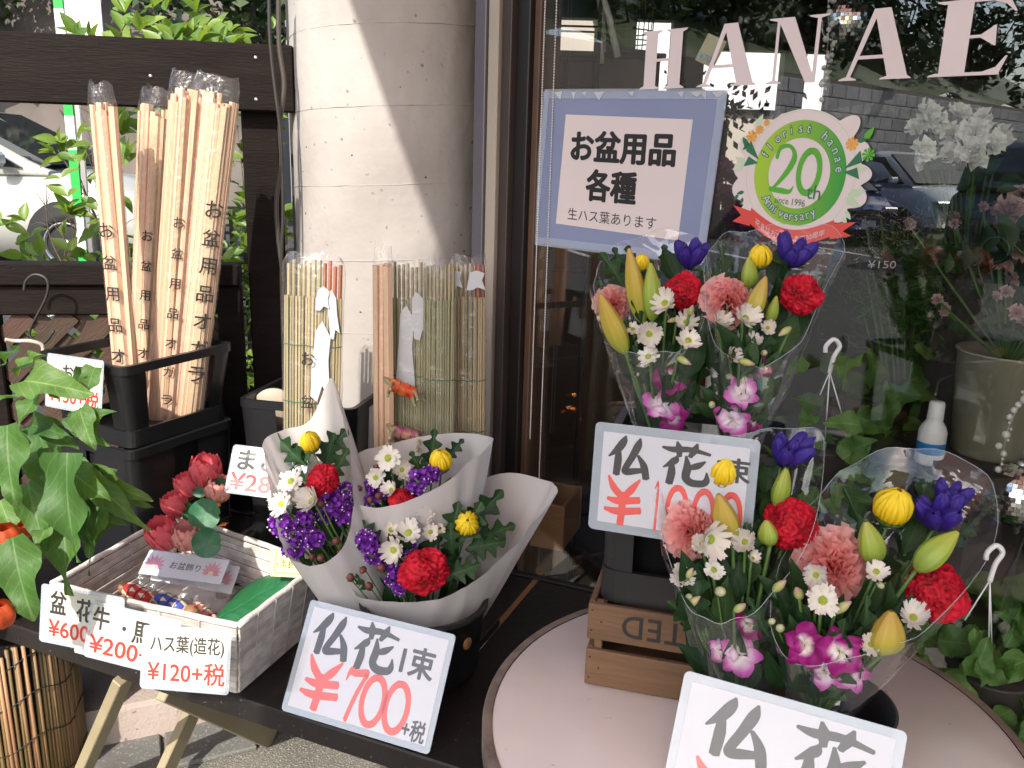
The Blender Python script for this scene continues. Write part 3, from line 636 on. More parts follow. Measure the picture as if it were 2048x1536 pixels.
car('blue_car','dark blue car beside the silver minivan, mirrored in the window glass',T(-16.4,-4.0,0)@RZ(-17),'carblue',3.6,1.5,1.6,True,.6)
car('grey_van','dark grey van nearest the shop, mirrored at the right of the window',T(-11.0,-6.9,0)@RZ(-50),'cargrey',4.6,1.8,1.95,True,.5)

# ================================================================ LEAVES AND PLANTS
def leaf_mesh(name,m,kind='ovate',nl=8,nw=2,fold=.12,curl=.25,seed=0,wave=0):
    """unit leaf: base at origin, tip at y=1, half width 1 at scale (scaled by the caller), z up"""
    rr=random.Random(seed); ph=rr.uniform(0,6)
    def prof(t):
        if kind=='ovate': return max(.02,math.sin(pi*min(1,t**.75))**.8)
        if kind=='lance': return max(.02,math.sin(pi*t**.9))
        if kind=='round': return max(.03,math.sqrt(max(0,1-(2*t-1)**2)))
        if kind=='lobed': return max(.05,math.sin(pi*t**.8)**.7*(.70+.42*math.cos(2*pi*(t*3.1+.12))))
        if kind=='heart': return max(.02,(math.sin(pi*min(1,t*.93+.07)**.60)**.85)*(1+.045*math.sin(t*30+ph)))
    def fn(u,v):
        x=(2*u-1)*prof(v); y=v
        z=fold*abs(x)*.8-curl*v*v+wave*math.sin(v*11+ph+(3 if u>.5 else 0))*abs(2*u-1)*.08
        if kind=='lobed': y=v+.10*abs(2*u-1)*prof(v)
        return (x,y,z)
    b=MB(); b.grid(fn,nw*2,nl); return b.mesh(name,mat(m))
_lm={}
def leafm(m,kind,seed=0,**k):
    q=(m,kind,seed)
    if q not in _lm: _lm[q]=leaf_mesh('leaf',m,kind,seed=seed,**k)
    return _lm[q]
def put_leaf(parent,a,b,hw,me,up=(0,-.6,.8),name='leaf'):
    a,b=V(a),V(b); L=(b-a).length
    return part(name,me,parent,along(a,b,up)@SC(hw,L,L))

# ---- lantern plant (physalis) in a pot at the left end of the table
pot=(-1.1212,1.6378,0.47)
t=thing('lantern_plant','leafy green lantern plant with orange fruit at the left edge','plant',T(pot),)
b=MB(); b.lathe([(0,0),(.075,0),(.10,.16),(.108,.16),(.108,.185),(.095,.185),(.09,.15),(0,.15)],28); part('pot',b.mesh('pot',mat('blackplastic')),t)
P0=V(pot)+V((0,0,.15))
heart=[leafm('leaf','heart',i,nl=16,nw=3,fold=.10,curl=.20,wave=1) for i in range(4)]
stems=[[P0,(-0.9334,1.5,0.8421),(-0.8746,1.42,0.9859),(-0.8449,1.4,1.1158)],[P0,(-0.8738,1.45,0.7951),(-0.7902,1.4,0.9857),(-0.7972,1.4,1.0389)],[P0,(-0.8108,1.42,0.81),(-0.745,1.36,0.9513),(-0.72,1.36,0.9742)],[P0,(-0.8693,1.4,0.7495),(-0.8138,1.36,0.8863)],[P0,(-0.8846,1.5,0.9417),(-0.8721,1.45,1.041),(-0.8606,1.45,1.064)]]
for s in stems:
    b=MB(); q=catmull(s,7); b.tube(q,[.0046-.0026*i/len(q) for i in range(len(q))],7); part('stem',b.mesh('stem',mat('leaf')),t)
LV=[((-0.832,1.410,1.060),(-0.703,1.350,1.071),0.0247),((-0.874,1.450,1.023),(-0.890,1.390,1.030),0.0242),((-0.857,1.430,0.960),(-0.876,1.370,0.944),0.0198),((-0.746,1.450,1.077),(-0.735,1.390,1.061),0.0096),((-0.723,1.440,1.080),(-0.719,1.380,1.047),0.0152),((-0.845,1.370,0.993),(-0.829,1.310,0.875),0.0315),((-0.819,1.440,1.036),(-0.847,1.380,0.990),0.0196),((-0.747,1.400,0.987),(-0.667,1.340,1.034),0.0163),((-0.744,1.390,1.008),(-0.672,1.330,0.981),0.0170),((-0.720,1.370,1.024),(-0.680,1.310,0.984),0.0167),((-0.860,1.460,0.965),(-0.774,1.400,0.975),0.0161),((-0.846,1.450,0.921),(-0.791,1.390,0.852),0.0224),((-0.727,1.330,0.962),(-0.725,1.270,0.790),0.0337),((-0.750,1.360,0.924),(-0.665,1.300,0.902),0.0232),((-0.800,1.410,0.941),(-0.772,1.350,0.873),0.0183),((-0.835,1.390,0.883),(-0.787,1.330,0.786),0.0208),((-0.781,1.450,0.895),(-0.642,1.390,0.800),0.0189),((-0.763,1.480,0.860),(-0.721,1.420,0.818),0.0184),((-0.790,1.430,0.845),(-0.736,1.370,0.778),0.0246),((-0.823,1.310,0.817),(-0.785,1.250,0.695),0.0333),((-0.798,1.380,0.818),(-0.795,1.320,0.799),0.0148),((-0.729,1.430,0.828),(-0.742,1.370,0.758),0.0180),((-0.912,1.430,0.831),(-0.858,1.370,0.774),0.0180),((-0.872,1.470,1.063),(-0.807,1.410,1.115),0.0133),((-0.873,1.430,1.082),(-0.827,1.370,1.135),0.0069),((-0.817,1.490,1.013),(-0.801,1.430,1.075),0.0109),((-0.917,1.470,0.912),(-0.930,1.410,0.877),0.0227),((-0.844,1.480,0.959),(-0.770,1.420,0.943),0.0154)]
rr=random.Random(21)
LV+=[(tuple(V(a)+V((rr.uniform(-.06,.05),rr.uniform(.03,.10),rr.uniform(-.06,.05)))),tuple(V(c)+V((rr.uniform(-.07,.05),rr.uniform(.02,.09),rr.uniform(-.06,.05)))),hw*rr.uniform(.8,1.05)) for a,c,hw in LV if a[2]<.93]
for i,(a,bb,hw) in enumerate(LV):
    hw*=1.32
    r_=random.Random(i*7+1); put_leaf(t,a,bb,hw,heart[i%4],(r_.uniform(-.5,.4),-.75,.5+r_.uniform(-.2,.4)))
lan=MB(); lan.grid(lambda u,v:((.25+.75*math.sin(pi*min(1,.12+v*.88))**.8)*(1+.10*math.cos(5*2*pi*u))*math.cos(2*pi*u)*(1 if v<.97 else .1),(.25+.75*math.sin(pi*min(1,.12+v*.88))**.8)*(1+.10*math.cos(5*2*pi*u))*math.sin(2*pi*u)*(1 if v<.97 else .1),1-2.3*v),30,12,closeu=True); lm_=lan.mesh('lantern_fruit',mat('lantern'))
for q,r_ in(((-0.8452,1.33,0.8069),0.0220),((-0.8412,1.37,0.8008),0.0139),((-0.8271,1.26,0.7036),0.0213)): part('lantern_fruit',lm_,t,T(q)@RX(12)@SC(r_))

# ---- blueberry shrub behind the fence: branches and single leaves
def shrub(name,label,base,tips,leafmat,size,seed,nper=14,spread=.10,group=None,branch='twig',limit=290,pot=True,fmin=.42):
    rr=random.Random(seed); t=thing(name,label,'shrub',T(base),group)
    base=V(base); kinds=[leafm(leafmat,'lance',s,nl=5,nw=1,fold=.2,curl=.18) for s in(1,2,3)]
    if pot:
        b=MB(); b.lathe([(0,0),(.12,0),(.15,.24),(.16,.24),(.15,.26),(.13,.22),(0,.22)],24); part('pot',b.mesh('pot',mat('blackplastic')),t)
    n=0; bm_=MB(); brs=[]
    for tip in tips:
        tip=V(tip); mid=base.lerp(tip,.5)+V((rr.uniform(-.08,.08),rr.uniform(-.06,.06),.06)); q=catmull([base+V((0,0,.2)),mid,tip],8); brs.append(q)
        bm_.tube(q,[.006-.0045*i/len(q) for i in range(len(q))],6)
        for k in range(3):
            i=rr.randrange(len(q)//3,len(q)-2); p=q[i]; e=p+V((rr.uniform(-1,1),rr.uniform(-.6,.3),rr.uniform(-.1,.9))).normalized()*rr.uniform(.10,.22)*spread*10*.8
            s=catmull([p,p.lerp(e,.5)+V((0,0,.02)),e],5); brs.append(s); bm_.tube(s,[.0028-.002*i2/len(s) for i2 in range(len(s))],5)
    part('branches',bm_.mesh('branches',mat(branch)),t)
    pts=[]
    for q in brs:
        m_=max(3,int(nper*(len(q)/17)))
        for k in range(m_): pts.append((q,(k+.6)/m_))
    rr.shuffle(pts)
    for q,f in pts[:limit]:
        f=fmin+(1-fmin)*f; i=min(len(q)-2,int(f*(len(q)-1))); p=q[i]; d=(q[i+1]-q[i]).normalized()
        s=(d*.55+V((rr.gauss(0,1),rr.gauss(0,.7),rr.gauss(.25,.6))).normalized()).normalized(); L=size*rr.uniform(.6,1.15)
        put_leaf(t,p,p+s*L,L*rr.uniform(.21,.30),kinds[rr.randrange(3)],(rr.gauss(0,.5),-.5+rr.gauss(0,.4),.9))
    return t
shrub('blueberry_shrub','bright green blueberry shrub behind the stick bundles, left of the fence post',(-1.28,2.8,.25),[(-1.345,2.7,1.511),(-1.392,2.65,1.3926),(-1.5131,2.65,1.2563),(-1.2745,2.7,1.4547),(-1.3391,2.65,1.3208),(-1.4613,2.6,1.2016),(-1.2922,2.8,1.2543),(-1.3693,2.6,1.2191),(-1.2797,2.8,1.3949),(-1.582,2.7,1.1748)],'bushleaf',.066,5,nper=20,fmin=.6)
shrub('tall_shrub','tall leafy shrub rising above the top beam of the fence',(-1.22,3.15,.25),[(-1.318,2.8,1.822),(-1.2239,2.8,1.8528),(-1.1718,2.9,1.8844),(-1.0589,2.8,1.822),(-0.9839,2.8,1.8028),(-0.9382,2.9,1.847),(-1.3777,2.8,1.8345),(-1.1629,2.75,1.777),(-1.16,3,1.9458),(-0.8939,2.9,1.7893),(-1.0168,3,1.9048)],'bushleaf',.078,9,nper=18,fmin=.74)
shrub('top_shrub','sprays of bright leaves just above the top beam, right of the white banner',(-1.05,2.9,.25),[(-1.3348,2.62,1.782),(-1.2419,2.6,1.7552),(-1.1671,2.6,1.797),(-1.1024,2.62,1.8281),(-1.0273,2.6,1.7744),(-0.9536,2.6,1.816),(-0.8861,2.6,1.7651),(-0.8198,2.62,1.7962),(-1.0867,2.7,1.9085),(-0.9565,2.7,1.8987),(-1.1536,2.65,1.8845),(-0.7873,2.7,1.7809)],'bushleaf',.075,77,nper=20,fmin=.84)
shrub('slim_shrub','slim shrub with small leaves between fence post and stick bundles',(-.95,3.1,.25),[(-0.9081,2.9,1.5152),(-0.9476,2.9,1.3878),(-0.9154,3,1.3211),(-0.9057,2.8,1.2655),(-0.845,3.2,1.8609),(-0.8685,3.2,1.925),(-0.9028,2.9,0.9582),(-0.92,2.9,0.7473)],'bushleaf',.052,12,nper=14,fmin=.5)
shrub('low_shrub','low yellow-green shrub glimpsed through the lattice',(-1.45,2.75,.25),[(-1.3005,2.65,0.923),(-1.5214,2.65,0.9163),(-1.3441,2.6,0.8679),(-1.2623,2.6,0.7422),(-1.4787,2.7,0.973)],'bushleaf',.06,15,nper=8,pot=True)

def crown(name,label,c,r,seed,n=1500,size=.16,m='bgleaf',trunk=True,group=None):
    rr=random.Random(seed); c=V(c); t=thing(name,label,'tree',T(c.x,c.y,.2),group)
    b=MB()
    cl=[(V((rr.gauss(0,.45)*r[0],rr.gauss(0,.45)*r[1],rr.gauss(0,.42)*r[2]))) for _ in range(26)]
    for i in range(n):
        k=cl[rr.randrange(26)]; p=c+k+V((rr.gauss(0,.13)*r[0],rr.gauss(0,.13)*r[1],rr.gauss(0,.12)*r[2]))
        mw=T(p)@M.Rotation(rr.uniform(0,6.3),4,(rr.gauss(0,1),rr.gauss(0,1),rr.gauss(0,1)+.01)); s=size*rr.uniform(.6,1.3)
        b.add([(-.3*s,0,0),(0,-.5*s,.05*s),(.3*s,0,0),(0,.5*s,.05*s)],[(0,1,2,3)],0,False,mw)
    part('crown',b.mesh('crown',mat(m)),t,I4)
    if trunk:
        b=MB(); z0=.2; b.tube(catmull([(c.x,c.y,z0),(c.x+.1,c.y,z0+(c.z-z0)*.5),(c.x-.05,c.y,c.z)],5),[.13-.006*i for i in range(11)],8)
        for k in cl[:7]: b.tube([(c.x,c.y,z0+(c.z-z0)*.6),c+k*.8],[.05,.015],6)
        part('trunk',b.mesh('trunk',mat('twig')),t,I4)
    return t
crown('dark_tree','dark leafy tree above the retaining wall at the top left',(-8.5,13.2,4.2),(2.6,1.2,1.6),31,2600,.2)
crown('dark_tree','dark tree behind the tall shrub, above the middle of the beam',(-4.8,14.5,4.2),(1.6,1.2,1.7),32,2200,.2)
crown('dark_tree','feathery dark tree next to the cables at the fence corner',(-3.1,10.5,3.2),(1.2,1.0,1.4),33,2000,.16)
for k in range(5): crown('slope_tree',['first','second','third','fourth','fifth'][k]+' leafy tree from the left on the slope above the block wall, mirrored in glass',tuple(BW@V((-8+4*k,2.2+.5*(k%2),5.4))),(2.4,1.8,1.9),50+k,1700,.3,group='trees above the block wall')

# ================================================================ DARK FOLDING TABLE
m0=V((-0.4017,1.3468,0.47)).dot(MD); tb=lambda e,m,z:tuple(ED*e+MD*m+V((0,0,z)))
TBL=M(((ED.x,MD.x,0,0),(ED.y,MD.y,0,0),(0,0,1,0),(0,0,0,1)))
gap=V((0.039,1.8056,0.47)).dot(ED)
t=thing('folding_table','low dark plank table on folding legs in front of the fence','table',TBL@T(-1.1,m0+.35,0))
e1=-.463; cuts=[-2.05]
x=gap
while x>-2.0: cuts.append(x); x-=.236
cuts=sorted(cuts)+[e1]
for a,c in zip(cuts[:-1],cuts[1:]):
    b=MB(); b.box((0,0,0),(c-a-(.009 if abs(a-gap)>.001 and abs(c-gap)>.001 else .013),.70-.046,.022),b=.002); part('plank',b.mesh('plank',mat('darktable')),t,TBL@T((a+c)/2,m0+.345,.459))
for k,(mm,d) in enumerate(((m0+.011,.022),(m0+.690,.022))):
    b=MB(); b.box((0,0,0),(e1+2.05,d,.046),b=.003); part('edge_rail',b.mesh('edge_rail',mat('darktable')),t,TBL@T((e1-2.05)/2,mm,.449))
for mm in(m0+.20,m0+.52):
    b=MB(); b.box((0,0,0),(1.5,.05,.02)); part('batten',b.mesh('batten',mat('boxwood')),t,TBL@T(-1.25,mm,.436))
for a_,c_ in(((-0.0023,1.6957,0.47),(0.0863,1.9288,0.47)),((-0.0648,1.5452,0.47),(-0.052,1.5772,0.47))):
    ma,mb=V(a_).dot(MD),V(c_).dot(MD); b=MB(); b.box((0,0,0),(.013,mb-ma,.018)); part('slot_batten',b.mesh('slot_batten',mat('boxwood')),t,TBL@T(gap,(ma+mb)/2,.4585))
def leg(a,c,w=.045,d=.022):
    a,c=V(a),V(c); b=MB(); L=(c-a).length; b.box((0,L/2,0),(w,L,d),b=.002); part('leg',b.mesh('leg',mat('legwood')),t,along(a,c,tuple(-ED)))
leg((-0.7546,1.5025,0.43),(-0.9844,1.6528,0)); leg(tb(gap-.75,m0+.62,.425),tb(gap-.70,m0+.10,0)); leg((-0.6626,1.471,0.425),(-0.5891,1.8792,0.004))
leg(tb(-.55,m0+.06,.425),tb(-.55,m0+.60,0)); leg(tb(-.60,m0+.60,.425),tb(-.60,m0+.08,0)); leg(tb(-1.9,m0+.06,.425),tb(-1.9,m0+.60,0))

# ---- reed screen cylinder at the bottom left
RS=T((-1.1639,1.7362,0))
t=thing('reed_screen','brown reed screen wrapped round a drum at the lower left','reed screen',RS)
b=MB(); b.lathe([(0,.0),(.155,0),(.155,.40),(0,.40)],24); part('drum',b.mesh('drum',mat('darkwood')),t)
b=MB(); b.tube([(0,0,0),(0,0,.4)],.0042,6); sm_=b.mesh('reed',mat('bamboo')); rr=random.Random(2)
for i in range(118):
    a=2*pi*i/118; part('reed',sm_,t,RS@T(.161*math.cos(a),.161*math.sin(a),rr.uniform(-.004,.01))@M.Rotation(rr.uniform(-.02,.02),4,'X')@SC(1,1,rr.uniform(.97,1.02)))
for z in(.06,.17,.28,.37):
    b=MB(); b.tube([(.1665*math.cos(2*pi*i/48),.1665*math.sin(2*pi*i/48),z+.012*math.sin(i*.9)) for i in range(49)],.0013,5); part('binding_thread',b.mesh('binding_thread',mat('wire')),t)

# ================================================================ BLACK CARRIER CRATES
def carrier(name,label,mw,w,d,h,taper=.86,group=None,post=.06,rimh=.02,base=True):
    """open-sided black plastic carrier: rim, corner posts, base tray; origin at base centre"""
    t=thing(name,label,'crate',mw,group); b=MB(); k=taper
    def ring(z0,z1,s,th,nm):
        b=MB(); o=rrect(-w/2*s,-d/2*s,w/2*s,d/2*s,.022); i_=rrect(-w/2*s+th,-d/2*s+th,w/2*s-th,d/2*s-th,.016); n=len(o)
        vs=[(x,y,z0) for x,y in o]+[(x,y,z1) for x,y in o]+[(x,y,z1) for x,y in i_]+[(x,y,z0) for x,y in i_]
        b.add(vs,[(r*n+j,r*n+(j+1)%n,((r+1)%4)*n+(j+1)%n,((r+1)%4)*n+j) for r in range(4) for j in range(n)]); part(nm,b.mesh(nm,mat('blackplastic')),t)
    ring(h-rimh,h,1.0,.012,'rim'); ring(0,h*.2,k,.008,'lower_wall')
    if base: part('base',MB().box((0,0,.004),(w*k-.02,d*k-.02,.006)).mesh('base',mat('blackplastic')),t)
    for sx in(-1,1):
        for sy in(-1,1):
            b=MB(); th=.006
            def col(u,v):
                s=k+(1-k)*v; z=h*.19+(h-rimh-h*.19+.002)*v; r=.024*s; cx,cy=w/2*s-r-.002,d/2*s-r-.002; q=u*3
                if q<1: p=(cx-(1-q)*(post*s-r),cy+r)
                elif q<2: a=(1-(q-1))*pi/2; p=(cx+r*math.cos(a),cy+r*math.sin(a))
                else: p=(cx+r,cy-(q-2)*(post*s-r))
                return (sx*p[0],sy*p[1],z)
            b.grid(col,12,2)
            part('corner_post',b.mesh('corner_post',mat('blackplastic')),t)
    return t
CR1=T(-.8945,2.0,.795)@RZ(63)
zc=CR1.translation.z
cr=carrier('plant_crate','black open-sided plastic crate holding the tall stick bundles',CR1,.328,.288,.195)
t=carrier('plant_crate','black plastic crate upside down under the crate of stick bundles',T(CR1.translation.x,CR1.translation.y,.471)@RZ(63),.315,.275,zc-.473,.94,post=.12)
part('panel',MB().box((0,-.124,.16),(.26,.004,.28)).mesh('panel',mat('blackplastic')),t); part('panel',MB().box((-.143,0,.16),(.004,.23,.28)).mesh('panel',mat('blackplastic')),t)
# hook and cord on the fence rail
b=MB(); b.tube(catmull([(-1.2353,2.14,1.0929),(-1.2273,2.14,1.1184),(-1.2028,2.14,1.1354),(-1.1741,2.14,1.1225),(-1.1815,2.14,1.078),(-1.2282,2.14,0.9997),(-1.2312,2.14,0.9736),(-1.2036,2.14,0.9575),(-1.1704,2.14,0.9923)],6),.0035,7)
thing('wire_hook','dark S-shaped wire hook hanging from the lattice fence rail','hook',mesh=b.mesh('wire_hook',mat('wire')))
b=MB(); b.tube(catmull([(-1.2803,2.11,0.9731),(-1.2614,2.12,0.9678),(-1.2232,2.12,0.9689),(-1.1995,2.13,0.9571),(-1.1996,2.13,0.9336)],6),.005,7)
thing('cord_end','short white rope end tied to the wire hook','cord',mesh=b.mesh('cord_end',mat('rope')))
# round beige disc on a stem
dp=V((-0.6118,2.12,0.8084)); t=thing('round_disc','flat round beige disc on a short stem beside the reed bundles','disc',T(dp))
part('disc',MB().lathe([(0,.006),(.052,.006),(.0555,.003),(.0555,-.003),(.052,-.006),(0,-.006)],40,mw=RX(90)@RY(8)).mesh('disc',mat('beigeplastic')),t)
part('stem',MB().box((.006,.002,-.12),(.014,.007,.16),b=.002).mesh('stem',mat('beigeplastic')),t)
part('catch',MB().box((-.013,-.007,-.035),(.006,.004,.005),b=.001).mesh('catch',mat('ink')),t)

# ================================================================ STICK BUNDLES IN CLEAR BAGS
def hexstick(seed):
    rr=random.Random(seed); b=MB(); n=6; vs=[]
    for z in(0,.5,1):
        for j in range(n): a=2*pi*j/n; r=rr.uniform(.85,1.05); vs.append((r*math.cos(a),r*math.sin(a),z))
    fs=[(i*n+j,i*n+(j+1)%n,(i+1)*n+(j+1)%n,(i+1)*n+j) for i in range(2) for j in range(n)]+[tuple(range(n))[::-1],tuple(2*n+j for j in range(n))]
    b.add(vs,fs); return b.mesh('stick',mat('stick'))
STK=[hexstick(i) for i in range(5)]
def bagmesh(w,d,L,seed,top=.035,mt='bag'):
    """clear sleeve round a bundle: ellipse section, folded and crumpled top; local y up"""
    rr=random.Random(seed); ph=rr.uniform(0,9)
    def fn(u,v):
        a=2*pi*u; y=-.01+(L+top)*v; k=1+.05*NZ.noise((math.cos(a)*2+ph,math.sin(a)*2,y*16)); over=max(0,(y-L+.01)/(top+.01))
        k2=1-.25*over+.22*over*NZ.noise((math.cos(a)*3+ph,math.sin(a)*3,ph)); dd=d*(1-.8*over)
        y+=over*.022*NZ.noise((u*9,ph,1))
        return (w*k*k2*math.cos(a),y,dd*k*math.sin(a))
    b=MB(); b.grid(fn,30,34,closeu=True); return b.mesh('plastic_bag',mat(mt))
def bundle(name,label,foot,head,w,d,n,seed,txt,tx=0,tsz=.026,tstep=.052,t0=.30,up=(0,-1,.12),cat='stick bundle'):
    rr=random.Random(seed); mw=along(foot,head,up); L=(V(head)-V(foot)).length; t=thing(name,label,cat,mw,'bundles of hemp sticks')
    for i in range(n):
        fr=i/(n-1); x=(-1+2*fr)*w*.78; lay=i%3; z=(d*.55,d*.05,-d*.5)[lay]*math.sqrt(max(.1,1-(x/w)**2)); r=rr.choice((.0055,.007,.0085,.0105))*rr.uniform(.9,1.1)
        L_=L*rr.uniform(.955,1.0)-.012; 
        part('stick',STK[rr.randrange(5)],t,mw@T(x,0,z)@M.Rotation(rr.uniform(-.012,.012),4,'Z')@RX(-90)@M.Rotation(rr.uniform(0,6),4,'Z')@SC(r,r,L_))
    part('plastic_bag',bagmesh(w*1.08,d*1.15,L,seed),t,mw)
    for k,c in enumerate(txt):
        y=L*(1-t0)-k*tstep; z=d*1.17*math.sqrt(max(.05,1-(tx/(w*1.08))**2))+.001
        if y>.02:
            yaw=math.atan2(tx*1.0,w*1.1*1.6)
            lettering(t,c,(-tsz*.5,0,tsz*.5,tsz),'ink',.0,.012,mw@T(tx,y,z)@M.Rotation(yaw,4,'Y'))
    return t
OG='お盆用品オガラ'
bundle('stick_bundle','slim leftmost bag of pale hemp sticks, leaning left',(-0.9111,1.96,0.8061),(-0.903,1.94,1.5555),.028,.021,14,1,OG,-.004,.032,.072,.40)
bundle('stick_bundle','second bag of hemp sticks from the left, mostly hidden in the crate',(-0.9372,2.08,0.7875),(-0.8422,2.08,1.5623),.036,.023,19,2,OG,.006,.025,.072,.42)
bundle('stick_bundle','third bag of hemp sticks, tallest and yellowish, in the middle right',(-0.8643,2.03,0.7959),(-0.7519,2.03,1.5947),.035,.021,18,3,OG,.016,.025,.072,.40)
bundle('stick_bundle','widest bag of hemp sticks, rightmost in the crate, with clear black lettering',(-0.8244,2.045,0.7925),(-0.6887,2.045,1.5902),.051,.025,27,4,OG,.034,.039,.067,.36)

# ---- card on the crate, half hidden by leaves
def cardm(tl,tr,bl): 
    tl,tr,bl=V(tl),V(tr),V(bl); x=(tr-tl).normalized(); y=(tl-bl); y=(y-x*y.dot(x)).normalized(); z=x.cross(y)
    return M(((x.x,y.x,z.x,bl.x),(x.y,y.y,z.y,bl.y),(x.z,y.z,z.z,bl.z),(0,0,0,1))),(tr-tl).length,(V(tl)-V(bl)).length
mw,w_,h_=cardm((-1.0505,1.89,0.9946),(-0.8714,1.785,1.006),(-1.062,1.87,0.875))
t=sign('price_card','cream card reading 150 on the crate, half hidden by leaves',mw,w_,h_,'card',.005)
lettering(t,'おがら',(.03*w_*10,.55*h_,.9*w_,.85*h_),'ink',bold=.03); lettering(t,'¥150+税',(.06*w_,.10*h_,.95*w_,.42*h_),'redink',bold=.02)

# ================================================================ REED MATS IN BAGS IN A SECOND CRATE
CR2=T((-0.504,2.1263,0.471))@RZ(-12)
zt=.855
carrier('plant_crate','black plastic crate holding the reed mats in front of the column',CR2,.31,.24,zt-.471,.92,post=.10)
RD=[]
for k in range(4):
    b=MB(); rr=random.Random(60+k); vs=[]; n=5
    for z in(0,.33,.66,1):
        for j in range(n): a=2*pi*j/n; r=rr.uniform(.85,1.1); vs.append((r*math.cos(a),r*math.sin(a),z))
    b.add(vs,[(i*n+j,i*n+(j+1)%n,(i+1)*n+(j+1)%n,(i+1)*n+j) for i in range(3) for j in range(n)]+[tuple(range(n))[::-1],tuple(3*n+j for j in range(n))]); RD.append(b.mesh('reed',mat('reed')))
def reedmat(name,label,foot,head,w,d,n,seed,mt,threads,txt='',tx=0,redback=False,tops=True,up=(0,-1,.08),bag=True,rr_=.0034,group='reed mats in clear bags'):
    rr=random.Random(seed); mw=along(foot,head,up); L=(V(head)-V(foot)).length; t=thing(name,label,'reed mat',mw,group)
    for i in range(n):
        x=-w+2*w*(i+.5)/n; z=d*.35*math.sqrt(max(0,1-(x/w)**2)); Lr=L*(.86 if tops else rr.uniform(.97,1))
        r=w/n*.98; part('reed',RD[rr.randrange(4)],t,mw@T(x,0,z)@M.Rotation(rr.uniform(-.004,.004),4,'Z')@RX(-90)@M.Rotation(rr.uniform(0,6),4,'Z')@SC(r,r,Lr*rr.uniform(.998,1.002)),mat(mt))
    if tops:
        m_=int(n*.62)
        for i in range(m_):
            x=-w*.96+2*w*.96*(i+.5)/m_; r=w/m_*.80; part('reed',RD[rr.randrange(4)],t,mw@T(x,0,-d*.35)@RX(-90)@SC(r,r,L*rr.uniform(.975,1.0)),mat('reed' if not redback or x<w*.25 else 'copper'))
    for y in threads:
        b=MB(); b.tube([(-w*1.02+2.04*w*k/10,y*L+.0015*math.sin(k*2.1),d*.35*math.sqrt(max(0,1-(-1+.2*k)**2))+w/n*1.1) for k in range(11)],.0011,5); part('binding_thread',b.mesh('binding_thread',mat('thread')),t)
    for k,c in enumerate(txt): lettering(t,c,(-.014,0,.014,.030),'ink',0,.01,mw@T(tx,L*.60-k*.098,d+.003))
    if bag: part('plastic_bag',bagmesh(w*1.06,d*1.1,L,seed,.02),t,mw)
    return t
MATS['copper']=lambda k:pm(k,(.36,.12,.05),.6,.3,20,stretch=(2,2,.15),rv=.25)
def tissue(t,mw,x,y,w,h,z,rot=0):
    rr=random.Random(int(x*9999+y*999)); pts=[(-w,-h),(-w*.3,-h*1.05),(w*.2,-h*.7),(w,-h*.9),(w*.7,0),(w*.95,h*.7),(w*.1,h),(-w*.6,h*.8),(-w*.8,.1*h)]
    b=MB(); b.prism([(p[0]*rr.uniform(.8,1.1),p[1]*rr.uniform(.85,1.1)) for p in pts],0,.0006); part('paper_slip',b.mesh('paper_slip',mat('tissue')),t,mw@T(x,y,z)@RZ(rot))
A_=(-0.4601,1.86,0.6561); B_=(-0.4361,1.86,1.2261)
t=reedmat('reed_mat','bag of straw-coloured reeds with black lettering, left of the column',A_,B_,.064,.026,19,21,'reed',(.44,.67),'お盆用',-.004,True)
mw=along(A_,B_,(0,-1,.08)); L=(V(B_)-V(A_)).length
tissue(t,mw,.022,L*.62,.022,.085,.018); tissue(t,mw,.024,L*.86,.016,.026,.018); tissue(t,mw,.046,L*.80,.012,.05,.014,6)
A_=(-0.2866,1.84,0.67); B_=(-0.2836,1.84,1.2382)
t=bundle('pale_sticks','bag with a few thick pale sticks, next to the greenish reeds',A_,B_,.019,.013,4,33,'')
A_=(-0.2187,1.87,0.6596); B_=(-0.2208,1.87,1.227)
t=reedmat('reed_mat','greenish reed mat with white slips, behind the red straw horse',A_,B_,.050,.022,17,22,'greenreed',(.32,.55))
mw=along(A_,B_,(0,-1,.08)); L=(V(B_)-V(A_)).length
tissue(t,mw,-.018,L*.66,.022,.10,.016); tissue(t,mw,.012,L*.80,.018,.05,.0165,8)
A_=(-0.1619,1.85,0.6698); B_=(-0.1625,1.85,1.2267)
t=reedmat('reed_mat','greenish reed mat in the middle of the right-hand group',A_,B_,.034,.02,13,23,'greenreed',(.30,.54))
A_=(-0.0984,1.9,0.6509); B_=(-0.1052,1.9,1.2313)
t=reedmat('reed_mat','shaded reed mat at the far right, against the window jamb',A_,B_,.040,.022,14,24,'reed',(.32,.53),redback=True)
mw=along(A_,B_,(0,-1,.08)); L=(V(B_)-V(A_)).length
tissue(t,mw,.018,L*.93,.022,.022,.026); tissue(t,mw,-.028,L*.93,.018,.022,.027,10)
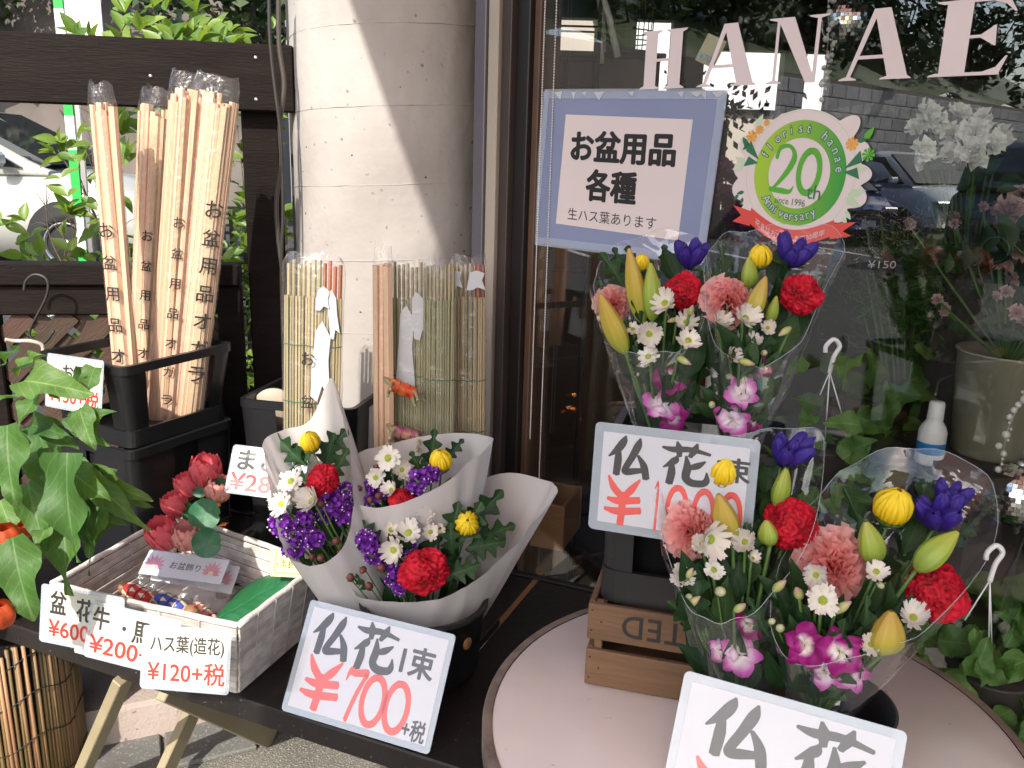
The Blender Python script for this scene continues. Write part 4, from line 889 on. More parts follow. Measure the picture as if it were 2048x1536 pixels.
# straw horses in the reeds
def horse(name,label,mw,mt,s=1):
    t=thing(name,label,'straw ornament',mw); 
    b=MB(); b.lathe([(0,-.032),(.0125,-.031),(.0145,-.02),(.0135,-.0105),(.0148,0),(.0135,.0105),(.0145,.02),(.0125,.031),(0,.032)],18,mw=RY(90)); part('body_wrap',b.mesh('body_wrap',mat(mt)),t,mw)
    b=MB()
    for x in(-.024,.022):
        for z in(-.006,.006): b.tube(catmull([(x,0,z),(x*1.25,-.035,z*1.3),(x*1.35,-.075,z*1.2)],4),[.004]*8+[.0035],6)
    part('straw_legs',b.mesh('straw_legs',mat('greenreed')),t,mw)
    b=MB(); b.tube(catmull([(-.028,.004,0),(-.042,.03,.002),(-.036,.05,.004),(-.046,.056,.006)],5),[.006]*10+[.004]*6,7); b.tube(catmull([(.03,.0,0),(.045,-.01,0),(.05,-.04,0)],4),.0028,6); part('straw_neck',b.mesh('straw_neck',mat('greenreed')),t,mw)
    b=MB()
    for x in(-.0105,.0105): b.tube([(x,.0148*math.cos(a),.0148*math.sin(a)) for a in [2*pi*i/16 for i in range(17)]],.0009,5)
    b.tube(catmull([(-.03,.004,.006),(-.045,.02,.006),(-.034,.045,.006),(-.02,.05,.006)],5),.0008,5)
    part('gold_cord',b.mesh('gold_cord',mat('foil')),t,mw); return t
hz=V((-0.2379,1.81,0.9565)); horse('straw_horse','red brocade straw horse hanging before the greenish reeds',T(hz)@RZ(8)@RY(22),'brocade')
hz=V((-0.2303,1.8,0.8567)); horse('straw_horse','purple brocade straw horse low in front of the reeds',T(hz)@RZ(4)@RY(12),'brocadep')
# small shop card by the reeds, cropped by the white wrapping paper
mw,w_,h_=cardm((-0.5448,1.66,0.8656),(-0.3841,1.64,0.8572),(-0.5763,1.62,0.7801))
t=sign('price_card','white card starting with 28 in red, tucked behind the left white bouquet',mw,w_,h_,'whitecard',.004)
lettering(t,'まこも',(.10*w_,.50*h_,.95*w_,.92*h_),'ink',bold=.035); lettering(t,'¥280+',(.04*w_,.08*h_,.95*w_,.44*h_),'redink',bold=.02)

# ================================================================ WHITE BASKET WITH OBON ORNAMENTS
zb,zr=.4715,.625
c0,c1,c2,c3=[V(p) for p in((-0.8825,1.5083,0.625),(-0.4788,1.376,0.625),(-0.3875,1.6257,0.625),(-0.7803,1.856,0.625))]
t=thing('white_basket','white-washed woven basket full of obon ornaments at the table edge','basket',T(tuple((c0+c1+c2+c3)/4)[:2]+(zb,)))
cen=(c0+c1+c2+c3)/4; 
def corner(c,z): k=.90+.10*(z-zb)/(zr-zb); q=cen+(c-cen)*k; return V((q.x,q.y,z))
NS=11
for a,c,nm in((c0,c1,'front'),(c1,c2,'right'),(c2,c3,'back'),(c3,c0,'left')):
    for i in range(NS):
        z=zb+(zr-zb-.008)*(i+.5)/NS; p,q=corner(a,z),corner(c,z); L=(q-p).length; hh=(zr-zb-.008)/NS
        b=MB(); b.box((0,L/2,0),(.0045,L-.004,hh*.94),b=.0012); part('slat',b.mesh('slat',mat('basket')),t,along(p,q,(0,0,1))@T((i%2)*.0012,0,0))
    p,q=corner(a,zr),corner(c,zr); b=MB(); pts=[p.lerp(q,k/9)+V((0,0,.0012*math.sin(k*2.3))) for k in range(10)]; b.tube(pts,.0062,8); part('rim_roll',b.mesh('rim_roll',mat('basket')),t,I4)
    for k in range(1,5):
        f=k/5; b=MB(); u=corner(a,zb+.003).lerp(corner(c,zb+.003),f); v=corner(a,zr).lerp(corner(c,zr),f); nrm=(u+v)/2-cen; nrm.z=0; nrm.normalize()
        b.tube([u+nrm*.0042,u.lerp(v,.5)+nrm*.0046+V((0,0,0)),v+nrm*.0068,v+V((0,0,.0068)),v-nrm*.0068],.0011,5); part('stitch_wire',b.mesh('stitch_wire',mat('paper')),t,I4)
b=MB(); q=[corner(c,zb+.004) for c in(c0,c1,c2,c3)]; b.prism([(p.x,p.y) for p in q],zb+.001,zb+.005); part('bottom',b.mesh('bottom',mat('basket')),t,I4)
# three price cards on the basket front
for nm,lab,tl,tr,bl,items in(
 ('price_card','cream card reading 600 at the left of the basket front',(-0.8922,1.45,0.6575),(-0.7147,1.4,0.6607),(-0.8678,1.42,0.555),[('盆',(.12,.52,.32,.92),'ink',.03),('花',(.44,.46,.66,.86),'ink',.03),('¥600+',(.11,.13,.74,.42),'redink',.02)]),
 ('price_card','cream card reading 200 in the middle of the basket front',(-0.7632,1.405,0.6534),(-0.5806,1.355,0.6458),(-0.7635,1.375,0.5553),[('牛',(.05,.52,.24,.93),'ink',.03),('・',(.385,.60,.43,.68),'ink',.04),('馬',(.50,.43,.69,.83),'ink',.03),('¥200+',(.05,.11,.74,.42),'redink',.02)]),
 ('price_card','cream card reading 120 at the right of the basket front',(-0.6249,1.355,0.6325),(-0.4538,1.315,0.6511),(-0.6394,1.32,0.5307),[('ハス葉(造花)',(.10,.55,.93,.86),'ink',.02),('¥120+税',(.08,.12,.95,.47),'redink',.018)])):
    mw,w_,h_=cardm(tl,tr,bl); s=sign(nm,lab,mw,w_,h_,'card',.006)
    for tx,bb,mt,bo in items: lettering(s,tx,(bb[0]*w_,bb[1]*h_,min(bb[2],.965)*w_,bb[3]*h_),mt,bold=bo)
# lotus-flower packets with header card
def petal_burst(parent,mw,c,s,n=9):
    b=MB()
    for k in range(n):
        a=R(-10+200*k/(n-1)); L=s*(.8+.2*math.sin(a)); d=V((math.cos(a),math.sin(a),0)); e=V((-d.y,d.x,0)); z=.00012+.00004*(k%3)
        b.add([tuple(V((c[0],c[1],0))+d*L*f+e*s*.17*w+V((0,0,z))) for f,w in((.1,0),(.45,-1),(1,0),(.45,1))],[(0,1,2,3)])
    part('lotus_print',b.mesh('lotus_print',mat('pinkpetal')),parent,mw)
    b=MB(); b.ball((c[0],c[1],.0004),(s*.22,s*.15,.0002),8,4); part('lotus_print',b.mesh('lotus_print',mat('yellowcard')),parent,mw)
def packet(label,mw,w,cardh,bagh,animals):
    t=thing('ornament_packet',label,'packet',mw,'obon ornament packets')
    part('header_card',MB().prism([(0,0),(w,0),(w,cardh),(0,cardh)],0,.0006).mesh('header_card',mat('whitecard')),t)
    hm=mw@T(0,0,.0007); petal_burst(t,hm,(w*.13,cardh*.35),cardh*.55); petal_burst(t,hm,(w*.84,cardh*.40),cardh*.5)
    lettering(t,'お盆飾り',(w*.33,cardh*.36,w*.70,cardh*.66),'ink',.0010,.0)
    def fn(u,v):
        a=2*pi*u; y=-bagh*v; th=.022*math.sin(pi*min(1,v*1.05))**.7*(1+.35*NZ.noise((math.cos(a)*2.5,y*50,3))); 
        return (w/2+w*.5*math.cos(a)*(1+.03*NZ.noise((a,v*6,1))),y+.006*NZ.noise((u*12,v*8,5)),th*math.sin(a)+.002)
    b=MB(); b.grid(fn,34,22,closeu=True); part('plastic_bag',b.mesh('plastic_bag',mat('bag')),t)
    for x,y,mt,rz in animals:
        am=mw@T(x,y,.012)@RZ(rz)
        am=am@SC(1.4)
        body=part('straw_animal',MB().lathe([(0,-.026),(.011,-.025),(.0135,-.012),(.0125,0),(.0135,.012),(.011,.025),(0,.026)],16,mw=RY(90)).mesh('straw_animal',mat(mt)),t,am)
        b=MB(); b.ball((.034,.004,0),(.012,.011,.010),10,7); b.tube([(.040,.012,0),(.046,.02,0)],.002,5); b.ball((-.032,0,0),(.008,.010,.009),8,6)
        for q in(-.018,.016): b.tube([(q,-.006,.004),(q,-.02,.006)],.0045,6)
        part('straw_ends',b.mesh('straw_ends',mat('boxwood')),body,am)
        b=MB()
        for q in(-.013,0,.013): b.tube([(q,.0138*math.cos(a),.0138*math.sin(a)) for a in [2*pi*i/12 for i in range(13)]],.0007,4)
        part('wire_tie',b.mesh('wire_tie',mat('wire')),body,am)
    return t
mw,w_,h_=cardm((-0.763,1.66,0.6304),(-0.581,1.63,0.6257),(-0.7765,1.645,0.5808)); mw=mw@RX(-34)
packet('front packet of straw animals with red and blue stripes under a lotus header card',mw,w_,h_*1.05,.105,[(w_*.18,-.052,'stripe_r',-18),(w_*.58,-.062,'stripe_b',-16)])
mw2,w2,h2=cardm((-0.7495,1.685,0.6071),(-0.5655,1.655,0.5953),(-0.767,1.675,0.5503)); 
packet('second packet of ornaments mostly hidden behind the front lotus packet',mw2@RX(-30),w2,h2,.10,[(w2*.8,-.055,'stripe_r',-25)])
# big artificial lotus leaf
b=MB()
lp=[V(p) for p in((-0.5932,1.5714,0.52),(-0.5473,1.5777,0.535),(-0.4216,1.6345,0.6),(-0.4586,1.7054,0.59),(-0.6119,1.757,0.515))]
a0,a1=lp[0],lp[2]; mwl=along(a0,a1,(0,-.2,1)); LL=(a1-a0).length
b.grid(lambda u,v:((2*u-1)*.082*max(.06,math.sin(pi*v**.75)**.6),LL*v,-.022*(2*u-1)**2+.0025*NZ.noise((u*5,v*7,2))+.016*v*v+.0004*math.sin(2*pi*(v*9-abs(2*u-1)*3.2))-(.0018 if abs(2*u-1)<.04 else 0)),48,90)
t=thing('lotus_leaf','big glossy green artificial lotus leaf lying in the basket','leaf',mwl,mesh=b.mesh('lotus_leaf',mat('lotusleaf')))
b=MB(); c=corner(c2,zb+.02); 
mwl=along((-0.6846,1.8008,0.5),(-0.458,1.7341,0.56),(0,-.5,1)); b.grid(lambda u,v:((2*u-1)*.05*max(.06,math.sin(pi*v**.8)**.75),.17*v,.01*abs(2*u-1)),12,10)
thing('lotus_leaf','second darker lotus leaf under the yellow note in the basket','leaf',mwl,mesh=b.mesh('lotus_leaf',mat('darkleaf')))
# yellow note
mw,w_,h_=cardm((-0.4691,1.6,0.6664),(-0.3735,1.57,0.6795),(-0.4808,1.59,0.613)); t=thing('yellow_note','small yellow handwritten note at the right end of the basket','note',mw)
part('paper',MB().prism([(0,0),(w_,0),(w_,h_),(0,h_)],0,.0006).mesh('paper',mat('yellowcard')),t); lettering(t,'・声ありがと',(w_*.15,h_*.3,w_*.98,h_*.62),'ink',.001,-.01)
b=MB(); b.tube([(w_*.99,h_*.14,.001),(w_*.12,h_*.14,.001),(w_*.1,h_*.3,.001),(w_*.16,h_*.9,.001)],.0008,4); part('border_print',b.mesh('border_print',mat('lilyg')),t)
# artificial lotus flowers
def lotus_bud(parent,pos,r,mt,tilt=(0,-.3,1)):
    b=MB()
    for lay in range(3):
        for k in range(6):
            a=2*pi*(k+.5*lay)/6; R0=1-.12*lay
            b.grid(lambda u,v:tuple(M.Rotation(a,3,'Z')@V((R0*(.18+.80*math.sin(pi*(.05+.66*v))+(.16*max(0,v-.7)*3 if lay==0 else 0))*(1-.06*abs(2*u-1)),(2*u-1)*.66*math.sin(pi*(.1+.895*v))**.8,-.85+2.15*v+.06*lay))),4,7)
    return part('lotus_flower',b.mesh('lotus_flower',mat(mt)),parent,frame(pos,(1,0,0),tilt)@SC(r))
t=thing('lotus_bunch','bunch of artificial pink lotus flowers with round green leaves and foil','artificial flowers',T((-0.7674,1.9125,0.48)))
for q,r_,mt,ti in(((-0.7207,1.66,0.6581),0.0326,'lotusred',(-.2,-.35,1)),((-0.6666,1.64,0.6635),0.0281,'lotuspink',(.1,-.3,1)),((-0.7156,1.72,0.7008),0.0259,'lotusred',(-.4,-.2,1)),((-0.6503,1.72,0.7776),0.0321,'lotusred',(.2,-.2,1)),((-0.6175,1.7,0.7467),0.0276,'lotuspink',(.3,-.3,1)),((-0.6926,1.73,0.7437),0.0238,'lotusred',(-.3,-.2,1))): lotus_bud(t,q,r_,mt,ti)
b=MB(); b.grid(lambda u,v:(v*math.cos(2*pi*u)*(1-.10*(u<.02 or u>.98)),v*math.sin(2*pi*u),.16*v*v+.05*math.sin(10*pi*u)*v*v),40,6,closeu=True); lr=b.mesh('round_leaf',mat('lotusleaf'))
for q,r_,ti in(((-0.6342,1.66,0.7119),0.0324,(.2,-.9,.5)),((-0.6175,1.62,0.6688),0.0298,(.15,-.9,.25)),((-0.6607,1.72,0.7487),0.0204,(-.1,-.9,.4)),((-0.615,1.7,0.7524),0.0244,(.3,-.9,.4)),((-0.6806,1.7,0.6931),0.0257,(-.6,-.7,.2))): part('round_leaf',lr,t,frame(q,(1,0,0),ti)@SC(r_,r_*1.05,r_))
rr=random.Random(8); fm_=MB()
for i in range(26):
    p=V((-0.7363,1.8817,0.6))+V((rr.uniform(-.05,.06),rr.uniform(-.03,.05),rr.uniform(-.05,.11))); fm_.add([(-.008,0,0),(.008,.002,.003),(.006,.012,.004),(-.007,.013,-.003)],[(0,1,2,3)],0,False,T(p)@M.Rotation(rr.uniform(0,6),4,(rr.gauss(0,1),rr.gauss(0,1),.3)))
part('foil_scraps',fm_.mesh('foil_scraps',mat('foil')),t,I4)
sb=MB(); base=V((-0.7674,1.9125,0.48))
for p in((-0.7216,1.66,0.6466),(-0.6675,1.64,0.6498),(-0.7168,1.72,0.6833),(-0.6741,1.78,0.7364),(-0.6403,1.76,0.7041),(-0.6349,1.66,0.7006),(-0.6186,1.62,0.6519),(-0.6614,1.72,0.7372),(-0.6157,1.7,0.741)): sb.tube(catmull([p,V(p).lerp(base,.5)+V((0,.01,0)),base],4),.0018,5)
part('stems',sb.mesh('stems',mat('foil')),t,I4)

# ================================================================ ROUND TABLE, WOODEN BOXES, BUCKETS
RT=T(.342,1.031,0)
t=thing('round_table','round pinkish table with a worn wooden rim at the lower right','table',RT)
part('top',MB().lathe([(0,.700),(.355,.700),(.356,.6985),(.356,.672),(0,.672)],96).mesh('top',mat('tabletop')),t)
part('rim',MB().lathe([(.3562,.701),(.3675,.702),(.3695,.700),(.3695,.668),(.3562,.668)],120).mesh('rim',mat('tablerim')),t)
part('pedestal',MB().lathe([(.03,.67),(.028,.05),(.05,.03)],16).mesh('pedestal',mat('blackplastic')),t)
part('foot',MB().lathe([(0,.035),(.19,.012),(.2,0),(0,0)],40).mesh('foot',mat('blackplastic')),t)
# crate with inverted stencil
k0=V((0.1199,1.118,0.7005)); k1=V((0.2515,1.0832,0.7005)); dx=(k1-k0).normalized(); CRT=M(((dx.x,-dx.y,0,k0.x),(dx.y,dx.x,0,k0.y),(0,0,1,.7015),(0,0,0,1)))
t=thing('wooden_crate','small brown slatted crate with upside-down stencilled letters on the round table','crate',CRT)
CW,CD,CH=.315,.20,.132
def cbox(x0,x1,y0,y1,z0,z1,nm='slat'):
    b=MB(); b.box((0,0,0),(x1-x0,y1-y0,z1-z0),b=.0015); return part(nm,b.mesh(nm,mat('crate')),t,CRT@T((x0+x1)/2,(y0+y1)/2,(z0+z1)/2))
for y0 in(0,CD-.009):
    cbox(0,CW,y0,y0+.009,.0,.058); fs_=cbox(0,CW,y0,y0+.009,.075,CH)
    if y0==0: front=fs_
for x0 in(.0,CW-.009): cbox(x0,x0+.009,.0095,CD-.0095,.0,.058); cbox(x0,x0+.009,.0095,CD-.0095,.075,CH)
for x0 in(.0095,CW-.0215):
    for y0 in(.0095,CD-.0215): cbox(x0,x0+.012,y0,y0+.012,0,CH-.001,'corner_block')
cbox(.01,CW-.01,.01,CD-.01,.001,.007,'bottom')
part('stencil',fit(text_mesh('IMPORTED',0,1.12,1,.012),(.05,.012,.285,.048),0),front,CRT@T(.335,-.0006,.1345)@RX(90)@RZ(180),mat('ink'))
nb=MB(); nb.lathe([(0,.0004),(.0014,.0003),(.0016,-.0005)],7); nbm=nb.mesh('nail',mat('ink'))
for x,z in((.006,.09),(.006,.122),(.02,.105),(.006,.012),(.006,.046),(.02,.03)): part('nail',nbm,t,CRT@T(x,-.0004,z)@RX(90))
# black carrier on the crate
CR3=CRT@T(.136,.105,CH+.001)
carrier('plant_crate','black plastic tray crate standing on the wooden crate under the bouquets',CR3,.256,.19,.245,.97,post=.045,rimh=.016)
t=thing('black_pot','small black pot inside the tray crate on the wooden crate','pot',CR3@T(-.045,0,.008)); part('body',MB().lathe([(0,0),(.05,0),(.06,.02),(.064,.13),(.068,.13),(.06,.135),(0,.12)],28).mesh('body',mat('blackplastic')),t)
t=thing('black_pot','black pot at the right inside the tray crate, under the upper bouquets','pot',CR3@T(.072,0,.008)); part('body',MB().lathe([(0,0),(.04,0),(.046,.02),(.049,.13),(.052,.13),(.046,.135),(0,.12)],28).mesh('body',mat('blackplastic')),t)
# orange-brown box behind
bx=V((0.1181,2.0522,0.471)); t=thing('wooden_box','plain orange-brown wooden box behind the white bouquets','box',T(bx)@RZ(-20))
part('front_board',MB().box((-.055,0,.062),(.17,.012,.124),b=.002).mesh('front_board',mat('boxwood')),t); part('side_board',MB().box((.0235,.0765,.062),(.011,.14,.122),b=.002).mesh('side_board',mat('boxwood')),t); part('back_board',MB().box((-.055,.152,.062),(.17,.01,.122),b=.002).mesh('back_board',mat('boxwood')),t); part('side_board',MB().box((-.134,.0765,.062),(.011,.14,.122),b=.002).mesh('side_board',mat('boxwood')),t); part('base',MB().box((-.055,.0765,.006),(.14,.138,.008)).mesh('base',mat('boxwood')),t)
# buckets
BK=T((-0.1589,1.5122,0.4708)); 
t=thing('flower_bucket','round black bucket holding the white-wrapped bouquets','bucket',BK)
part('body',MB().lathe([(0,0),(.100,0),(.106,.006),(.119,.138),(.125,.139),(.126,.149),(.116,.150),(.112,.12),(.100,.02),(0,.018)],48).mesh('body',mat('blackplastic')),t)
part('emblem',MB().lathe([(0,.001),(.011,.001),(.0115,0)],20,mw=T(.117*math.cos(R(-40)),.117*math.sin(R(-40)),.095)@RZ(-40)@RY(87)).mesh('emblem',mat('boxwood')),t)
BK2=T(.42,.985,.7012)
t=thing('flower_bucket','short black bucket under the front cellophane bouquets','bucket',BK2)
part('body',MB().lathe([(0,0),(.075,0),(.08,.004),(.088,.075),(.091,.076),(.086,.078),(.078,.01),(0,.008)],48).mesh('body',mat('blackplastic')),t)

# ================================================================ LARGE PRICE SIGNS
def basis(bl,br,h,leandeg):
    bl,br=V(bl),V(br); x=(br-bl).normalized(); k=V((-x.y,x.x,0)).normalized(); y0=k.cross(x)*-1
    y0=V((0,0,1))-x*x.z; y0.normalize(); a=R(leandeg); y=(y0*math.cos(a)+k*math.sin(a)).normalized(); z=x.cross(y)
    return M(((x.x,y.x,z.x,bl.x),(x.y,y.y,z.y,bl.y),(x.z,y.z,z.z,bl.z),(0,0,0,1))),(br-bl).length
mw,w_=basis((-0.4002,1.3485,0.474),(-0.1213,1.2397,0.474),.2,31); h_=.199
t=sign('large_price_sign','laminated sign reading 700 yen leaning on the bucket of white bouquets',mw,w_,h_,'whitecard',.011)
def P(bb): return (bb[0]*w_,bb[1]*h_,bb[2]*w_,bb[3]*h_)
brush(t,'仏',P((.07,.545,.345,.93)),'ink'); brush(t,'花',P((.36,.53,.655,.93)),'ink'); lettering(t,'1束',P((.695,.56,.915,.83)),'ink',bold=.035)
brush(t,'¥',P((.075,.10,.355,.53)),'coral'); brush(t,'7',P((.37,.08,.53,.52)),'coral'); brush(t,'0',P((.49,.06,.675,.52)),'coral'); brush(t,'0',P((.645,.06,.83,.52)),'coral'); lettering(t,'+税',P((.80,.06,.95,.24)),'ink',bold=.03)
mw,w_,h_=cardm((0.1275,1.1,1.1113),(0.3304,1.03,1.1143),(0.1097,1.085,0.9652))
t=sign('large_price_sign','laminated price sign below the upper cellophane bouquets, half hidden by front flowers',mw,w_,h_,'whitecard',.012)
brush(t,'仏',P((.09,.53,.36,.90)),'ink'); brush(t,'花',P((.42,.53,.72,.90)),'ink'); lettering(t,'1束',P((.76,.60,.96,.82)),'ink',bold=.035)
brush(t,'¥',P((.08,.10,.33,.52)),'coral'); brush(t,'1',P((.38,.09,.46,.52)),'coral')
for k in range(3): brush(t,'0',P((.47+.16*k,.08,.62+.16*k,.52)),'coral')
mw,w_,h_=cardm((0.226,0.94,0.8438),(0.4703,0.86,0.8224),(0.1943,0.885,0.6989))
t=sign('large_price_sign','laminated sign with big black brush letters leaning at the bottom right',mw,w_,h_,'whitecard',.011)
brush(t,'仏',P((.13,.44,.44,.90)),'ink'); brush(t,'花',P((.53,.42,.88,.90)),'ink'); brush(t,'¥',P((.1,.04,.38,.40)),'coral'); brush(t,'1',P((.42,.04,.52,.40)),'coral')

# ================================================================ FLOWERS
_fc={}
def cached(k,fn):
    if k not in _fc: _fc[k]=fn()
    return _fc[k]
def daisy_m(seed,cup=.25):
    rr=random.Random(seed); b=MB()
    for lay in range(2):
        n=(13,12,14,11,13,12)[seed%6] if lay==0 else 8
        for k in range(n):
            a=2*pi*(k+.5*lay)/n+rr.uniform(-.09,.09); L=(1-.14*lay)*rr.uniform(.76,1.06); w=.155*rr.uniform(.85,1.15); cu=cup*(1+.5*lay)+rr.uniform(-.22,.26)
            b.grid(lambda u,v:tuple(M.Rotation(a,3,'Z')@V(((.16+.84*v)*L*(1 if not(v>.99 and abs(u-.5)<.1) else .95),(2*u-1)*w*(.45+.75*math.sin(pi*min(1,.15+.68*v))),cu*v*v+.05*lay+.05*abs(2*u-1)))),4,5)
    return b.mesh('daisy',mat('petalw'))
def centre_m(): b=MB(); b.ball((0,0,.05),(.27,.27,.14),14,8); return b.mesh('flower_centre',mat('pollen'))
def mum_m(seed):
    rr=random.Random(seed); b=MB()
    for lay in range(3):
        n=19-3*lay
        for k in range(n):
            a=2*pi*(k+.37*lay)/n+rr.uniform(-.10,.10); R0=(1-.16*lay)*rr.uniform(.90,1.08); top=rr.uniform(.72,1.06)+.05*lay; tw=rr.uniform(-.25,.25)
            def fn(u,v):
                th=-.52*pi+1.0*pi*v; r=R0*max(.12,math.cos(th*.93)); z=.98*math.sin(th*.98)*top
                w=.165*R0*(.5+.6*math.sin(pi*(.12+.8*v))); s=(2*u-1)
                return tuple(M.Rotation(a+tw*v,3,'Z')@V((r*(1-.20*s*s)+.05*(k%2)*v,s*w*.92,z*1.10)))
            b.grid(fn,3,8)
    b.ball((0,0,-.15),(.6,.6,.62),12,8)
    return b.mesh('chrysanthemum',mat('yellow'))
def calyx_m():
    b=MB(); b.lathe([(.10,-1.35),(.16,-1.2),(.62,-.98),(.80,-.72),(.84,-.60),(.74,-.66),(.5,-.85)],16)
    for k in range(14):
        a=2*pi*k/14; b.add([tuple(M.Rotation(a,3,'Z')@V(p)) for p in((.74,-.16,-.8),(.74,.16,-.8),(.93,0,-.38))],[(0,1,2)])
    return b.mesh('calyx',mat('calyx'))
def carnation_m(seed):
    rr=random.Random(seed); b=MB()
    for k in range(40):
        f=k/39; a=k*2.399; el=R(-4+86*f)+rr.uniform(-.12,.12); L=(1.0-.28*f)*rr.uniform(.88,1.06); w=.62*(1-.45*f); ph=rr.uniform(0,9)
        def fn(u,v):
            s=2*u-1; r=(.10+.90*v)*L; edge=v*v
            z=.10*edge*math.sin(s*9+ph)*(1+.4*f)+.06*edge*math.sin(s*17+ph*2); p=V((r*math.cos(.5*s*edge),s*w*(.12+.88*v**1.2)*L,z+.03*edge*rr.uniform(-1,1)))
            p=M.Rotation(-el,3,'Y')@p; return tuple(M.Rotation(a,3,'Z')@(p+V((.05*(1-f),0,-.28+.05*f))))
        b.grid(fn,9,4)
    return b.mesh('carnation',mat('pink'))
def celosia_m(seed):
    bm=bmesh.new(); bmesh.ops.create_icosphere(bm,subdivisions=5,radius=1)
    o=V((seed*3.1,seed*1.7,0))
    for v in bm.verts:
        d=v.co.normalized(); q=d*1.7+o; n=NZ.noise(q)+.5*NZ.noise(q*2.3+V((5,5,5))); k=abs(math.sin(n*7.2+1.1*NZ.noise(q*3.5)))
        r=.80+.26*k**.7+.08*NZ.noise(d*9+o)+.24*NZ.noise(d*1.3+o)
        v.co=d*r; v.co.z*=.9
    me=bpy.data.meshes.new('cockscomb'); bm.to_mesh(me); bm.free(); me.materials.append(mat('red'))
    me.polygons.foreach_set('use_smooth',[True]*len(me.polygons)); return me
def lily_m(m):
    b=MB()
    def fn(u,v):
        a=2*pi*u; r=math.sin(pi*(.04+.93*v**.86))**.72*(1-.30*v); g=1+.12*math.cos(3*a)+.05*math.cos(6*a)-(.15 if abs(math.sin(1.5*a))<.12 else 0)
        return (r*g*math.cos(a),r*g*math.sin(a),v)
    b.grid(fn,36,18,closeu=True); return b.mesh('lily_bud',mat(m))
def gentian_m(seed):
    rr=random.Random(seed); b=MB()
    for k in range(7):
        a=2*pi*k/6+rr.uniform(-.3,.3); t=.50 if k<6 else .05; d=V((math.cos(a)*t,math.sin(a)*t,.85)).normalized(); base=d*.05; L=rr.uniform(1.05,1.6); w=.25*rr.uniform(.85,1.15); mw=frame(base,(1,0,0),d)
        def fn(u,v):
            q=2*pi*u; tw=q+v*.9; r=w*(.30+.85*math.sin(pi*min(1,.06+.84*v)))*(1+.11*math.cos(5*tw))*(1 if v<.97 else .35); return tuple(mw@V((r*math.cos(q),r*math.sin(q),L*v+(.08*math.cos(5*tw)*max(0,v-.8)*4))))
        b.grid(fn,20,10,closeu=True)
    return b.mesh('gentian',mat('gentian'))
def gleaf_m(seed):
    rr=random.Random(seed); b=MB()
    for k in range(9):
        a=2*pi*k/9+rr.uniform(-.3,.3); el=R(rr.uniform(10,60)); L=rr.uniform(.8,1.25); d=V((math.cos(a)*math.cos(el),math.sin(a)*math.cos(el),math.sin(el))); mw=along(V((0,0,-.12)),d*L,(0,0,1))
        b.grid(lambda u,v:((2*u-1)*.17*math.sin(pi*(.06+.92*v)),L*v,.08*abs(2*u-1)-.12*v*v),2,6,mw=mw)
    return b.mesh('sepal_leaves',mat('leaf'))
def statice_m(seed):
    rr=random.Random(seed); b=MB()
    for k in range(64):
        d=V((rr.gauss(0,1),rr.gauss(0,1),rr.gauss(.25,.8))).normalized(); p=V((d.x,d.y*.8,d.z*.75))*rr.uniform(.55,1); mw=frame(p,(rr.gauss(0,1),rr.gauss(0,1),rr.gauss(0,1)),d); s=rr.uniform(.17,.27); ph=rr.uniform(0,6)
        b.grid(lambda u,v:((.15+.85*v)*s*math.cos(2*pi*u)*(1+.12*math.sin(10*pi*u+ph)),(.15+.85*v)*s*math.sin(2*pi*u),s*(.9*v-.6)+.18*s*v*math.sin(10*pi*u+ph)),10,2,mw=mw,closeu=True)
    return b.mesh('statice',mat('statice'))
def dots_m(seed):
    rr=random.Random(seed); b=MB()
    for k in range(13):
        d=V((rr.gauss(0,1),rr.gauss(-.4,.8),rr.gauss(.7,.7))).normalized(); b.ball(tuple(V((d.x,d.y*.8,d.z*.75))*1.05),rr.uniform(.05,.085),6,4)
    return b.mesh('white_florets',mat('petalw'))
def orchid_m(seed,m):
    rr=random.Random(seed); b=MB()
    for k in range(5):
        a=R(90+72*k)+rr.uniform(-.1,.1); w=.54 if k in(1,4) else .36; cu=rr.uniform(-.12,.42)
        b.grid(lambda u,v:tuple(M.Rotation(a,3,'Z')@V(((.04+.96*v),(2*u-1)*w*math.sin(pi*(.05+.90*v**.9))**.8,cu*v*v+.09*math.sin(6*v+u*5+k)+.10*abs(2*u-1)+.01*k))),6,8)
    b.grid(lambda u,v:tuple(V((.34*math.sin(pi*(.1+.8*v))*math.cos(pi*u),-.08-.42*v,.12+.30*math.sin(pi*u)*math.sin(pi*(.2+.6*v))))),8,6)
    return b.mesh('orchid',mat(m))
def obud_m():
    b=MB(); b.tube([V((.25*math.sin(1.6*t),0,t)) for t in [i/12 for i in range(13)]],[.02+.30*math.sin(pi*min(1,.05+.93*(i/12)**.8))**.8 for i in range(13)],12); return b.mesh('orchid_bud',mat('budg'))
def sbud_m(m):
    b=MB(); b.ball((0,0,.1),(.85,.85,1.15),12,8)
    for k in range(7):
        a=2*pi*k/7; b.grid(lambda u,v:tuple(M.Rotation(a,3,'Z')@V((1.04*math.cos(-1.3+1.5*v),(2*u-1)*.32*(1-v*.8),1.04*math.sin(-1.3+1.5*v)))),2,4,1)
    return b.mesh('flower_bud',mat(m),mat('calyx'))
FACE=V((.0,-.86,.50))
def stem_of(parent,p,base,r=.0019,m='stem'):
    p,base=V(p),V(base); mid=p.lerp(base,.45)+V((0,.006,.0)); b=MB(); b.tube(catmull([p,mid,base],5),r,6); part('stem',b.mesh('stem',mat(m)),parent,I4)
